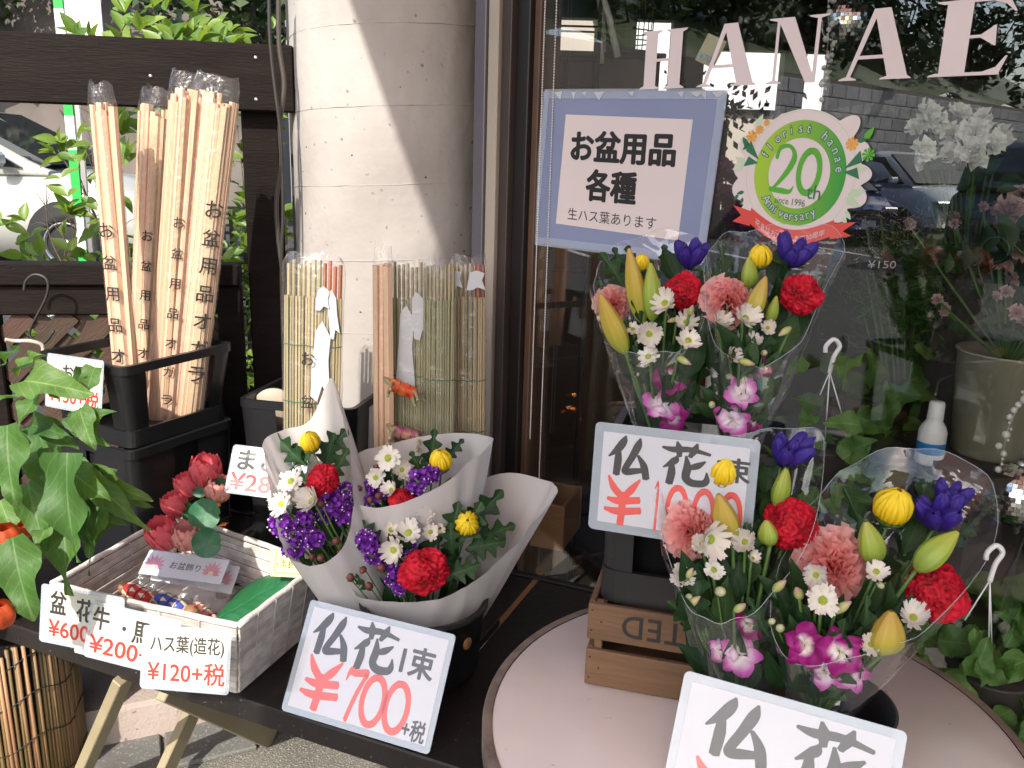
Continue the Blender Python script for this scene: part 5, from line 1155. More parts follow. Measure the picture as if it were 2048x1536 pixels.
def flower(t,kind,pos,r,base,seed,face=None,axis=None,stem=True):
    rr=random.Random(seed); pos=V(pos); f=V(face) if face else (FACE+V((rr.gauss(0,.30),rr.gauss(0,.12),rr.gauss(.05,.30)))).normalized()
    if axis is not None: f=(f+axis*.5).normalized()
    if kind=='mum' and not face: f=V((rr.gauss(0,.1),-.30,.95))
    mw=frame(pos,(rr.gauss(0,1),rr.gauss(0,1),rr.gauss(0,1)),f); mws=mw@SC(r); s=seed%3; q5=rr.randrange(6)
    if kind=='daisy':
        o=part('daisy',cached(('d',q5),lambda:daisy_m(q5+3,(.05,.18,.30,.45,.60,.85)[q5])),t,mws); part('flower_centre',cached('c',centre_m),o,mws)
        part('calyx',cached('cx2',lambda:MB().lathe([(.05,-.35),(.20,-.22),(.27,-.02),(.2,.02)],12).mesh('calyx',mat('calyx'))),o,mws); back=pos-f*r*.3
    elif kind=='mum':
        o=part('chrysanthemum',cached(('m',s),lambda:mum_m(s)),t,mws); part('calyx',cached('cx',calyx_m),o,mws); back=pos-f*r*1.2
    elif kind=='carnation':
        o=part('carnation',cached(('k',s),lambda:carnation_m(s)),t,mws); part('calyx',cached('cx3',lambda:MB().lathe([(.06,-1.2),(.16,-1.1),(.20,-.5),(.26,-.2)],14).mesh('calyx',mat('calyx'))),o,mws); back=pos-f*r*1.1
    elif kind=='celosia':
        o=part('cockscomb',cached(('z',s),lambda:celosia_m(s+1)),t,mws@SC(rr.uniform(.9,1.1),rr.uniform(.88,1.05),rr.uniform(.85,1.05))); back=pos-f*r*.8
    elif kind=='gentian':
        mws=frame(pos-V((0,0,r*.45)),(1,0,0),(rr.gauss(0,.15),-.35,1))@SC(r*1.15); o=part('gentian',cached(('g',s),lambda:gentian_m(s)),t,mws); part('sepal_leaves',cached(('gl',s),lambda:gleaf_m(s)),o,mws); back=pos-V((0,0,r*.45))
    elif kind=='statice':
        o=part('statice',cached(('s',s),lambda:statice_m(s)),t,mws); part('white_florets',cached(('sd',s),lambda:dots_m(s)),o,mws); back=pos-f*r*.3
    elif kind in('orchid','orchidp'):
        o=part('orchid',cached((kind,s),lambda:orchid_m(s,kind)),t,mws); back=pos-f*r*.1
    elif kind=='obud':
        mws=frame(pos,(rr.gauss(0,1),rr.gauss(0,1),0),(rr.gauss(0,.7),-.3,rr.choice((.8,.5,-.3))))@T(0,0,-r)@SC(r*1.5,r*1.5,r*2.1); o=part('orchid_bud',cached('ob',obud_m),t,mws); back=mws.translation
    else:
        o=part('flower_bud',cached(kind,lambda:sbud_m({'redbud':'budr','whitebud':'wbud'}[kind])),t,mws); back=pos-f*r
    if stem: stem_of(o,back,base,.0014 if kind in('redbud','whitebud') else .0021)
    return o
def lily(t,a,b,hw,m,base,seed):
    a,b=V(a),V(b); L=(b-a).length; mw=frame(a,(math.cos(seed),math.sin(seed),0),b-a)
    o=part('lily_bud',cached(m,lambda:lily_m(m)),t,mw@SC(hw*1.12,hw*1.12,L)); stem_of(o,a,base,.0028); return o
def wrapper(t,name,rim,base,br,m,bulge=.012,nv=14,ns=7,crease=.0,seed=0):
    rim=catmull(rim,ns,True); base=V(base)
    if m=='cello': rim=[q+(q-base).normalized()*(.014*NZ.noise((i*.22,seed,0))) for i,q in enumerate(rim)]
    n=len(rim); cen=sum(rim,V())/n
    # angular order around the axis decides which base point each rim point joins
    ax=(cen-base).normalized(); e1=ax.orthogonal().normalized(); e2=ax.cross(e1); vs=[]
    bs=[]
    for p in rim:
        d=p-base; d-=ax*d.dot(ax); d=d.normalized(); bs.append(d)
    for j in range(nv+1):
        v=j/nv
        for i,p in enumerate(rim):
            q=(base+bs[i]*br).lerp(p,v)+bs[i]*bulge*math.sin(pi*v)+bs[i]*crease*(NZ.noise((i*.33+seed,v*2.2,seed))*(.3+.7*v)+(.55*abs(NZ.noise((i*.9+seed,v*1.3,seed+5)))-.15 if m=='cello' else .25*NZ.noise((i*.7,v*5,seed)))); vs.append(q)
    b=MB(); b.add(vs,[(j*n+i,j*n+(i+1)%n,(j+1)*n+(i+1)%n,(j+1)*n+i) for j in range(nv) for i in range(n)],0,True); o=part(name,b.mesh(name,mat(m)),t,I4)
    if m=='cello': b=MB(); b.tube(rim+[rim[0]],.00045,4); part('film_edge',b.mesh('film_edge',mat('frostlam')),o,I4)
    return o
MUML=[leafm('mumleaf','lobed',i,nl=18,nw=2,fold=.15,curl=.2) for i in range(3)]
DARL=[leafm('darkleaf','lance',i,nl=7,nw=1,fold=.2,curl=.25) for i in range(3)]
def bouquet(name,label,base,flowers,lilies,leaves,group,extra=0,seed=0,drop=.0):
    t=thing(name,label,'bouquet',T(base),group); base=V(base)
    for i,fl in enumerate(flowers):
        kind,pos,r=fl[:3]; flower(t,kind,pos,r,base,seed*31+i,fl[3] if len(fl)>3 else None)
    for i,(a,b,hw,m) in enumerate(lilies): lily(t,a,b,hw,m,base,i+seed)
    for i,(a,b,hw) in enumerate(leaves): put_leaf(t,a,b,hw,MUML[i%3],(0,-1,.35))
    rr=random.Random(seed+99); tops=[V(f[1]) for f in flowers]
    for i in range(extra):          # dark filler foliage along the stems
        p=tops[rr.randrange(len(tops))]; q=p.lerp(base,rr.uniform(.12,.75))+V((rr.gauss(0,.011),rr.uniform(.0,.03),0)); d=(p-base).normalized()*1.5+V((rr.gauss(0,.33),rr.gauss(-.05,.25),rr.gauss(.1,.2))); L=rr.uniform(.04,.075)
        put_leaf(t,q,q+d.normalized()*L,L*.24,(DARL if rr.random()<.65 else MUML)[rr.randrange(3)],(rr.gauss(0,.4),-1,.4))
    return t
GU='cellophane bouquets on the wooden crate'; GF='front cellophane bouquets on the round table'; GW='white-wrapped bouquets in the bucket'
B=(0.2197,1.2,1.0374)
t=bouquet('cellophane_bouquet','upper left cellophane bouquet with three lily buds beside the blue sign',B,[
 ('carnation',(0.1461,1.26,1.2449),0.0296),('celosia',(0.2422,1.23,1.271),0.0281),('gentian',(0.2536,1.27,1.3134),0.0265),('mum',(0.1877,1.28,1.3059),0.0119),
 ('daisy',(0.2086,1.18,1.2622),0.0201),('daisy',(0.1696,1.2,1.2198),0.0142),('daisy',(0.1895,1.18,1.2186),0.0196),('daisy',(0.2446,1.2,1.2328),0.0177),('daisy',(0.2426,1.17,1.2123),0.0188),('daisy',(0.1894,1.17,1.1879),0.0175),('daisy',(0.2625,1.21,1.1691),0.0130),('daisy',(0.2139,1.22,1.2318),0.0101),
 ('obud',(0.2239,1.2,1.2344),0.0078),('obud',(0.2467,1.18,1.2543),0.0083),('obud',(0.2373,1.16,1.1859),0.0104),('whitebud',(0.1766,1.19,1.158),0.0050),('whitebud',(0.2698,1.2,1.1776),0.0065),
 ('orchid',(0.2254,1.19,1.1543),0.0286),('orchidp',(0.2126,1.18,1.1122),0.0300),('orchid',(0.2335,1.19,1.0949),0.0246)],
 [((0.1846,1.21,1.2291),(0.1579,1.21,1.3334),0.0143,'lilyo'),((0.1939,1.19,1.2367),(0.1862,1.19,1.3164),0.0133,'lilyg'),((0.1604,1.19,1.1882),(0.1189,1.19,1.2713),0.0156,'lilyo')],
 [((0.1743,1.29,1.2561),(0.1292,1.29,1.3186),0.0174),((0.1609,1.3,1.2464),(0.1257,1.3,1.276),0.0145),((0.2348,1.3,1.2792),(0.2233,1.3,1.3315),0.0136),((0.1828,1.2,1.2238),(0.1631,1.2,1.2767),0.0064),((0.1679,1.31,1.2759),(0.1497,1.31,1.3247),0.0130),((0.2675,1.3,1.2496),(0.2864,1.3,1.2959),0.0130)],GU,85,1)
wrapper(t,'cellophane',[(0.1176,1.25,1.262),(0.1455,1.19,1.1994),(0.1973,1.165,1.1935),(0.246,1.17,1.2053),(0.2755,1.22,1.2519),(0.2823,1.3,1.3258),(0.2421,1.33,1.3504),(0.1666,1.33,1.3361),(0.1298,1.3,1.2988)],B,.026,'cello',.004,14,7,.012,3)
B=(0.329,1.17,1.0513)
t=bouquet('cellophane_bouquet','upper right cellophane bouquet with a big pink carnation below the round sticker',B,[
 ('carnation',(0.3043,1.2,1.2689),0.0408),('celosia',(0.4026,1.2,1.2768),0.0281),('gentian',(0.3951,1.25,1.3235),0.0289),('mum',(0.3447,1.22,1.326),0.0162),
 ('daisy',(0.3131,1.15,1.2498),0.0197),('daisy',(0.2846,1.17,1.2396),0.0159),('daisy',(0.3509,1.17,1.2339),0.0118),('daisy',(0.3306,1.16,1.2163),0.0124),('daisy',(0.299,1.15,1.1972),0.0123),
 ('obud',(0.3721,1.16,1.2337),0.0103),('obud',(0.3183,1.14,1.1917),0.0102),('whitebud',(0.3467,1.16,1.2006),0.0055),('whitebud',(0.3222,1.16,1.1613),0.0056),('whitebud',(0.2816,1.16,1.1238),0.0056),
 ('orchid',(0.3507,1.17,1.1755),0.0189),('orchidp',(0.3179,1.15,1.1437),0.0250),('orchidp',(0.3077,1.15,1.1042),0.0280),('orchid',(0.3403,1.17,1.0968),0.0185)],
 [((0.33,1.21,1.2837),(0.3265,1.21,1.3266),0.0113,'lilyg'),((0.3263,1.165,1.2453),(0.34,1.165,1.3056),0.0124,'lilyo'),((0.354,1.18,1.2377),(0.3616,1.18,1.2773),0.0084,'lilyg')],
 [((0.3151,1.28,1.2618),(0.3061,1.28,1.3359),0.0165),((0.3087,1.29,1.2753),(0.2873,1.29,1.3047),0.0113),((0.3966,1.27,1.2433),(0.4131,1.27,1.296),0.0164),((0.428,1.28,1.2576),(0.4604,1.28,1.2999),0.0127),((0.3773,1.25,1.2312),(0.3989,1.25,1.269),0.0125),((0.356,1.29,1.2539),(0.3284,1.29,1.3059),0.0136)],GU,85,2)
wrapper(t,'cellophane',[(0.2676,1.21,1.2783),(0.2795,1.16,1.2099),(0.3229,1.14,1.1932),(0.3856,1.15,1.2082),(0.4342,1.2,1.2883),(0.4878,1.29,1.3476),(0.4252,1.31,1.3663),(0.3359,1.31,1.3578),(0.2835,1.27,1.3253)],B,.026,'cello',.004,14,7,.012,8)
B=(0.3126,0.985,0.7426)
t=bouquet('cellophane_bouquet','front left cellophane bouquet with pink carnation overlapping the price sign on the crate',B,[
 ('carnation',(0.2397,1.03,0.9899),0.0376),('celosia',(0.366,1.03,1.0038),0.0317),('gentian',(0.3542,1.06,1.0871),0.0287),('mum',(0.2784,1.05,1.0643),0.0195),
 ('daisy',(0.2499,0.98,1.0022),0.0247),('daisy',(0.2971,0.99,0.995),0.0163),('daisy',(0.2229,0.99,0.9452),0.0171),('daisy',(0.2586,0.98,0.9604),0.0150),('daisy',(0.2469,1,0.9846),0.0164),('daisy',(0.3087,0.99,0.9728),0.0101),
 ('whitebud',(0.2666,0.97,0.9364),0.0075),('obud',(0.2849,0.95,0.9275),0.0104),('obud',(0.235,0.97,0.9188),0.0106),('whitebud',(0.2311,0.98,0.9215),0.0057),('obud',(0.231,0.98,0.9541),0.0081),
 ('orchid',(0.3072,0.98,0.8853),0.0229),('orchidp',(0.2987,0.97,0.8483),0.0280),('orchidp',(0.2768,0.98,0.8485),0.0192)],
 [((0.2846,1,0.994),(0.2609,1,1.0541),0.0158,'lilyo'),((0.3473,1.04,1.024),(0.3551,1.04,1.0773),0.0117,'lilyg'),((0.3321,1,0.9873),(0.3241,1,1.0212),0.0126,'lilyg')],
 [((0.2893,1.07,1.011),(0.2161,1.07,1.0499),0.0167),((0.3047,1.08,1.0145),(0.2718,1.08,1.0971),0.0135),((0.3196,1.08,1.0005),(0.328,1.08,1.051),0.0189),((0.2785,1.08,1.0064),(0.2376,1.08,1.0123),0.0148),((0.3364,1.06,0.9808),(0.3357,1.06,1.0519),0.0153),((0.3959,1.1,1.0383),(0.4272,1.1,1.061),0.0116),((0.3135,1.05,0.9846),(0.3558,1.05,1.0214),0.0145)],GF,100,3)
wrapper(t,'cellophane',[(0.1918,1.04,1.019),(0.2096,0.99,0.9538),(0.23,0.95,0.9175),(0.2665,0.935,0.9171),(0.3201,0.95,0.9375),(0.3832,1,1.0095),(0.4196,1.1,1.0964),(0.3672,1.12,1.1061),(0.2735,1.12,1.0852),(0.2125,1.09,1.0543)],B,.028,'cello',.004,14,7,.012,13)
B=(0.4008,0.955,0.7601)
t=bouquet('cellophane_bouquet','front right cellophane bouquet with magenta orchids and a large red cockscomb',B,[
 ('carnation',(0.4165,1,0.9589),0.0515,(-.02,-.95,.28)),('celosia',(0.533,0.97,0.9458),0.0373),('gentian',(0.5513,1.03,1.0188),0.0322),('gentian',(0.5786,1.06,1.0314),0.0237),('mum',(0.4899,1.02,1.0356),0.0242),
 ('daisy',(0.3732,0.945,0.9753),0.0157),('daisy',(0.3749,0.92,0.9551),0.0213),('daisy',(0.4471,0.95,0.9792),0.0157),('daisy',(0.4849,0.92,0.9357),0.0190),('daisy',(0.4304,0.9,0.9108),0.0141),
 ('obud',(0.3366,0.96,0.9529),0.0117),('obud',(0.3502,0.94,0.952),0.0121),('obud',(0.401,0.92,0.9455),0.0119),('whitebud',(0.3246,0.94,0.9141),0.0049),('whitebud',(0.3323,0.93,0.9114),0.0060),('whitebud',(0.4543,0.95,0.9621),0.0049),
 ('orchid',(0.3548,0.91,0.9014),0.0285,(.1,-.9,.45)),('orchid',(0.394,0.9,0.9009),0.0294,(-.1,-.9,.45)),('orchidp',(0.4197,0.92,0.86),0.0242),('orchidp',(0.3865,0.92,0.8588),0.0218)],
 [((0.4596,0.985,0.9727),(0.4413,0.985,1.0295),0.0163,'lilyg'),((0.5053,0.97,0.9735),(0.5488,0.97,1.0258),0.0160,'lilyg'),((0.4456,0.9,0.8987),(0.4482,0.9,0.9551),0.0194,'lilyo')],
 [((0.4864,1.06,0.9566),(0.4487,1.06,1.0414),0.0154),((0.5186,1.04,0.9529),(0.5809,1.04,0.9764),0.0152),((0.4627,1.02,0.9181),(0.47,1.02,0.9612),0.0144),((0.4882,0.97,0.9112),(0.5051,0.97,0.9668),0.0138),((0.4287,0.92,0.8842),(0.432,0.92,0.9577),0.0114),((0.408,1.06,0.9394),(0.3646,1.06,0.9673),0.0148),((0.5361,1.07,0.9681),(0.5191,1.07,1.0397),0.0135),((0.5921,1.07,0.9552),(0.6319,1.07,1.0003),0.0122)],GF,110,4)
wrapper(t,'cellophane',[(0.3362,0.985,0.9257),(0.3247,0.925,0.9013),(0.3485,0.895,0.884),(0.4124,0.885,0.9057),(0.4908,0.9,0.9305),(0.6064,0.99,0.9975),(0.637,1.08,1.0608),(0.564,1.11,1.0833),(0.4774,1.11,1.0698),(0.4179,1.08,1.0253),(0.3683,1.04,0.9696)],B,.03,'cello',.004,14,7,.012,19)
# white paper bouquets
B=(-0.2177,1.555,0.439)
t=bouquet('paper_bouquet','left white-wrapped bouquet with a tall pointed paper corner',B,[
 ('mum',(-0.3949,1.605,0.8985),0.0207),('celosia',(-0.3608,1.555,0.8369),0.0329),('daisy',(-0.4165,1.535,0.8419),0.0267),('daisy',(-0.4336,1.525,0.7994),0.0258),('daisy',(-0.3726,1.515,0.8106),0.0256),('daisy',(-0.4134,1.555,0.801),0.0175),
 ('statice',(-0.4335,1.515,0.7604),0.0287),('statice',(-0.3893,1.515,0.766),0.0258),('statice',(-0.3696,1.505,0.7381),0.0238),('statice',(-0.4075,1.505,0.7192),0.0268),('statice',(-0.3402,1.545,0.8023),0.0290),('statice',(-0.3187,1.555,0.7674),0.0235),('statice',(-0.3556,1.545,0.7705),0.0194),('statice',(-0.3218,1.575,0.8063),0.0216),
 ('redbud',(-0.3268,1.505,0.7353),0.0086),('redbud',(-0.355,1.495,0.7049),0.0086),('redbud',(-0.3178,1.505,0.7117),0.0086),('redbud',(-0.3712,1.495,0.7054),0.0067),('redbud',(-0.3566,1.515,0.806),0.0076)],[],
 [((-0.4114,1.625,0.8425),(-0.4742,1.625,0.904),0.0221),((-0.4038,1.635,0.8391),(-0.4377,1.635,0.8807),0.0233),((-0.3856,1.645,0.8468),(-0.3334,1.645,0.9103),0.0285),((-0.3737,1.635,0.8293),(-0.3566,1.635,0.9044),0.0223),((-0.4002,1.615,0.8039),(-0.4593,1.615,0.8341),0.0201),((-0.3618,1.625,0.812),(-0.3282,1.625,0.877),0.0222)],GW,60,5)
wrapper(t,'wrapping_paper',[(-0.4797,1.585,0.9026),(-0.4639,1.55,0.8376),(-0.4338,1.495,0.7591),(-0.4045,1.47,0.7125),(-0.3433,1.46,0.7092),(-0.3056,1.495,0.7407),(-0.3006,1.545,0.8035),(-0.3182,1.615,0.8808),(-0.3545,1.685,0.9633),(-0.3719,1.695,1.0055),(-0.4131,1.685,0.9187),(-0.4612,1.655,0.9052)],B,.035,'paper',.012,16,8,.006,23)
B=(-0.1835,1.615,0.4134)
t=bouquet('paper_bouquet','back white-wrapped bouquet, rolled paper edge to the right',B,[
 ('daisy',(-0.2402,1.605,0.8699),0.0287),('daisy',(-0.2638,1.595,0.8319),0.0218),('daisy',(-0.2162,1.625,0.838),0.0201),('daisy',(-0.2303,1.575,0.8145),0.0187),('mum',(-0.1388,1.625,0.8596),0.0231),('celosia',(-0.2088,1.575,0.7909),0.0276),
 ('statice',(-0.1775,1.585,0.8311),0.0295),('statice',(-0.1578,1.605,0.8367),0.0239),('statice',(-0.2582,1.595,0.8003),0.0259),('statice',(-0.2926,1.585,0.7788),0.0199),('statice',(-0.2794,1.615,0.8023),0.0181),
 ('redbud',(-0.296,1.585,0.8116),0.0069),('redbud',(-0.2669,1.615,0.8454),0.0070),('redbud',(-0.2544,1.565,0.8052),0.0078),('redbud',(-0.2711,1.565,0.7962),0.0069)],[],
 [((-0.1657,1.685,0.8173),(-0.1578,1.685,0.9029),0.0209),((-0.1792,1.665,0.8133),(-0.2029,1.665,0.8617),0.0176),((-0.1346,1.685,0.8403),(-0.0988,1.685,0.8852),0.0156),((-0.1533,1.665,0.8031),(-0.1793,1.665,0.8461),0.0186),((-0.2219,1.635,0.7689),(-0.2318,1.635,0.823),0.0153)],GW,50,6)
wrapper(t,'wrapping_paper',[(-0.3225,1.655,0.8398),(-0.313,1.595,0.7985),(-0.2804,1.55,0.7886),(-0.2165,1.525,0.8042),(-0.1321,1.54,0.8397),(-0.068,1.585,0.8835),(-0.0346,1.635,0.8997),(-0.0476,1.695,0.8922),(-0.1073,1.735,0.8839),(-0.1837,1.755,0.8683),(-0.2562,1.735,0.8547),(-0.3047,1.695,0.8513)],B,.035,'paper',.012,16,8,.006,29)
B=(-0.1618,1.56,0.4201)
t=bouquet('paper_bouquet','front white-wrapped bouquet opening widest, above the 700 yen sign',B,[
 ('daisy',(-0.2246,1.525,0.7523),0.0202),('daisy',(-0.2085,1.535,0.7629),0.0203),('daisy',(-0.1883,1.505,0.7563),0.0276),('daisy',(-0.1593,1.545,0.7758),0.0194),('daisy',(-0.1484,1.525,0.7505),0.0183),('daisy',(-0.131,1.535,0.7528),0.0116),('daisy',(-0.2133,1.485,0.7299),0.0264),
 ('mum',(-0.0775,1.525,0.7705),0.0240,(.05,-.8,.6)),('celosia',(-0.1543,1.455,0.7036),0.0409),
 ('statice',(-0.2666,1.505,0.7362),0.0267),('statice',(-0.2491,1.495,0.7135),0.0247),('statice',(-0.2107,1.465,0.6864),0.0225),('statice',(-0.1982,1.455,0.6683),0.0168),('statice',(-0.1855,1.505,0.7232),0.0172),('statice',(-0.2306,1.485,0.6983),0.0171),
 ('redbud',(-0.2886,1.445,0.6911),0.0083),('redbud',(-0.267,1.455,0.702),0.0074),('redbud',(-0.2545,1.445,0.6749),0.0084),('redbud',(-0.2341,1.465,0.7021),0.0094),('redbud',(-0.2174,1.495,0.7507),0.0066)],[],
 [((-0.1088,1.565,0.7272),(-0.1342,1.565,0.8163),0.0326),((-0.0853,1.585,0.7296),(-0.0154,1.585,0.812),0.0280),((-0.0686,1.555,0.7224),(0.0122,1.555,0.7548),0.0246),((-0.0825,1.545,0.7053),(-0.0287,1.545,0.7124),0.0216),((-0.1055,1.525,0.7036),(-0.111,1.525,0.7663),0.0213),((-0.1289,1.515,0.6972),(-0.0803,1.515,0.6776),0.0212),((-0.1375,1.505,0.6913),(-0.107,1.485,0.6711),0.0173),((-0.0916,1.53,0.728),(-0.0544,1.53,0.8073),0.0300),((-0.0769,1.53,0.718),(-0.0044,1.53,0.7308),0.0281),((-0.1117,1.54,0.7174),(-0.0981,1.54,0.8017),0.0264),((-0.2469,1.53,0.7177),(-0.285,1.53,0.7637),0.0214),((-0.1053,1.46,0.6944),(-0.0496,1.46,0.7167),0.0234)],GW,70,7)
wrapper(t,'wrapping_paper',[(-0.307,1.57,0.7077),(-0.2985,1.5,0.6675),(-0.2791,1.465,0.6426),(-0.2049,1.435,0.6501),(-0.1215,1.435,0.659),(-0.0447,1.465,0.6938),(0.0337,1.53,0.7499),(0.094,1.6,0.8105),(0.0713,1.65,0.816),(-0.0092,1.7,0.8099),(-0.0941,1.72,0.7701),(-0.2107,1.71,0.7269),(-0.2825,1.64,0.7318)],B,.04,'paper',.008,16,8,.006,37)

# ================================================================ WINDOW GRAPHICS (inside of the glass)
GW_=WIN@T(0,0,-.028)
def poly(b,pts,z=0): b.prism(pts,z-.0003,z)
def letter(ch,u0,u1,v0,v1,label,slant=0):
    t_=[]; W_=u1-u0; H_=v1-v0; b=MB(); X=lambda x:u0+W_*x; Yv=lambda y:v0+H_*y; k=[0]
    def q(*pts): k[0]+=1; poly(b,[(X(x)+slant*H_*y,Yv(y)) for x,y in pts],k[0]*.00008)
    if ch=='H':
        for a in(0,.54): q((a+.10,.03),(a+.36,.03),(a+.36,.97),(a+.10,.97)); q((a,0),(a+.46,0),(a+.44,.025),(a+.36,.06),(a+.10,.06),(a+.02,.025)); q((a+.02,.975),(a+.10,.94),(a+.36,.94),(a+.44,.975),(a+.46,1),(a,1))
        q((.3,.47),(.70,.47),(.70,.52),(.3,.52))
    if ch=='A':
        q((.40,1),(.62,1),(.95,.03),(.68,.03)); q((.40,1),(.46,.93),(.16,.03),(.10,.03)); q((.22,.30),(.72,.30),(.72,.35),(.24,.35)); q((.0,0),(.26,0),(.25,.02),(.17,.05),(.09,.05),(.01,.02)); q((.58,0),(1,0),(.99,.02),(.94,.05),(.68,.05),(.59,.02))
    if ch=='N':
        q((.14,1),(.42,1),(.86,.0),(.70,.0)); q((.14,.03),(.19,.03),(.19,.95),(.14,.95)); q((.80,0),(.86,0),(.86,.97),(.80,.97)); q((.03,0),(.30,0),(.29,.02),(.2,.05),(.13,.05),(.04,.02)); q((.66,1),(1,1),(.99,.98),(.87,.95),(.79,.95),(.67,.98)); q((.0,1),(.2,1),(.2,.95),(.13,.95),(.01,.98))
    if ch=='E':
        q((.14,.03),(.48,.03),(.48,.97),(.14,.97)); q((0,0),(.92,0),(.90,.045),(.1,.045),(.01,.02)); q((.01,.98),(.1,.955),(.96,.955),(.97,1),(0,1)); q((.90,.0),(.99,.24),(.96,.24),(.86,.10),(.70,.045),(.7,0)); q((.90,1),(1.02,.80),(.99,.80),(.88,.90),(.72,.955),(.72,1)); q((.45,.49),(.66,.49),(.66,.53),(.45,.53)); q((.62,.49),(.80,.38),(.82,.38),(.80,.64),(.78,.64),(.62,.53))
    m_=b.mesh('window_letter',mat('pinkwhite')); thing('window_letter',label,'letter',GW_,'letters stuck on the window',m_)
hb=(-1.1425,1.5965); he=(-0.4601,1.5977); v0,v1=1.594,1.7045
for ch,a,c,lab in(('H',(-1.1451,1.5966),(-1.0351,1.5975),'pale pink letter H, first of the window lettering'),('A',(-1.0062,1.5983),(-0.8776,1.5997),'pale pink letter A right after the H on the window'),('N',(-0.8615,1.6008),(-0.7465,1.6012),'pale pink letter N in the middle of the window lettering'),('A',(-0.7203,1.6001),(-0.5984,1.5973),'pale pink letter A between the N and the E on the window'),('E',(-0.5728,1.5984),(-0.4587,1.5976),'pale pink letter E, last of the window lettering')):
    letter(ch,a[0],c[0],v0,v1,lab,.0)
# blue-framed notice
def q4(l): return [tuple(p) for p in l]
bl,br,tr,tl=(-1.435,1.2577),(-0.9588,1.2597),(-0.9383,1.5861),(-1.4105,1.6002)
t=thing('window_notice','white obon notice in a lavender blue frame taped to the window','notice',GW_)
b=MB(); b.prism(q4((bl,br,tr,tl)),-.001,-.0002); part('blue_board',b.mesh('blue_board',mat('blue')),t)
wb=[(-1.3601,1.3088),(-1.0213,1.2989),(-1.008,1.5345),(-1.3435,1.5485)]
b=MB(); b.prism(q4(wb),.0002,.0006); part('paper',b.mesh('paper',mat('pinkwhite')),t)
x0=(wb[0][0]+wb[3][0])/2; x1=(wb[1][0]+wb[2][0])/2; y0=min(p[1] for p in wb); y1=max(p[1] for p in wb); Wn=x1-x0; Hn=y1-y0; NB=GW_@T(x0,y0,0)@RZ(-1.2)
lettering(t,'お盆用品',(.07*Wn,.60*Hn,.91*Wn,.87*Hn),'ink',.0009,.05,NB); lettering(t,'各種',(.22*Wn,.27*Hn,.64*Wn,.55*Hn),'ink',.0009,.05,NB); lettering(t,'生ハス葉あります',(.08*Wn,.09*Hn,.81*Wn,.195*Hn),'ink',.0009,0,NB)
b=MB()
for s,(p,q) in enumerate(((bl,br),(br,tr),(tr,tl),(tl,bl))):
    d=(V(q)-V(p)).normalized(); e=V((-d.y,d.x)); L=(V(q)-V(p)).length; M_=V(p)-e*.004; N_=V(p)+e*.016
    b.add([(*(M_),.0012+.0002*s),(*(M_+d*L),.0012+.0002*s),(*(N_+d*L),.0012+.0002*s),(*N_,.0012+.0002*s)],[(0,1,2,3)])
part('clear_tape',b.mesh('clear_tape',mat('frostlam')),t)
b=MB(); rr=random.Random(4)
for i in range(9):
    f=rr.random(); p=V(tl).lerp(V(tr),f); b.prism([(p.x,p.y-.003),(p.x+rr.uniform(.01,.04),p.y-.002),(p.x+rr.uniform(.005,.02),p.y-rr.uniform(.01,.022))],.002,.0022)
part('tape_crease',b.mesh('tape_crease',mat('tissue')),t)
# round anniversary sticker
cs=V((-0.7741,1.4393)); SM=GW_@T(cs.x,cs.y,.0)@RZ(-4)@SC(.94)
t=thing('anniversary_sticker','round green and white anniversary sticker with a red ribbon on the window','sticker',SM)
def disc(name,rx,ry,z,m,n=64,inner=0,c=(0,0)):
    b=MB()
    if inner: b.grid(lambda u,v:(c[0]+(inner+(1-inner)*v)*rx*math.cos(2*pi*u),c[1]+(inner+(1-inner)*v)*ry*math.sin(2*pi*u),z),n,1,closeu=True)
    else: b.add([(c[0]+rx*math.cos(2*pi*i/n),c[1]+ry*math.sin(2*pi*i/n),z) for i in range(n)],[tuple(range(n))])
    return part(name,b.mesh(name,mat(m)),t)
out=[]
lob=[(58,.116,.018),(40,.150,.026),(20,.150,.03),(3,.142,.03),(-18,.150,.036),(-34,.140,.03)]
pts=[]
for i in range(180):
    a=2*pi*i/180; r=.118
    for cdeg,rr_,wd in [(48,.146,.028),(25,.140,.040),(5,.142,.030),(-14,.144,.040),(-34,.130,.05),(140,.140,.03),(160,.146,.04),(182,.142,.035),(200,.146,.05),(222,.140,.05),(118,.120,.03)]:
        d=abs((math.degrees(a)-cdeg+180)%360-180); r=max(r,rr_-(d*d)*(.0000035/wd*2.2) if d<26 else 0)
    pts.append((r*math.cos(a),r*math.sin(a)*(1.0)))
b=MB(); b.prism(pts,-.0006,0); part('backing',b.mesh('backing',mat('pinkwhite')),t)
disc('green_ring',.094,.098,.0004,'stickergreen',inner=.67)
disc('shadow_ring',.112,.117,.0002,'palegreen',inner=.985)
D20=[[(10,74,10),(16,92,9),(42,99,7),(62,90,9),(68,72,16),(52,46,13),(24,18,8),(4,4,4)],[(3,6,9),(40,5,10),(70,5,8),(80,16,3)]]
GL['2']=D20
def sbrush(ch,bb,mt,z): brush(t,ch,bb,mt,z,SM)
sbrush('2',(-.056,-.040,.006,.050),'greenink',.0007); sbrush('0',(-.006,-.040,.048,.050),'greenink',.0011)
lettering(t,'th',(.024,-.044,.052,-.018),'darkgreenink',.0016,-.005,SM); lettering(t,'since 1996',(-.040,-.060,.024,-.047),'darkgreenink',.0009,-.005,SM)
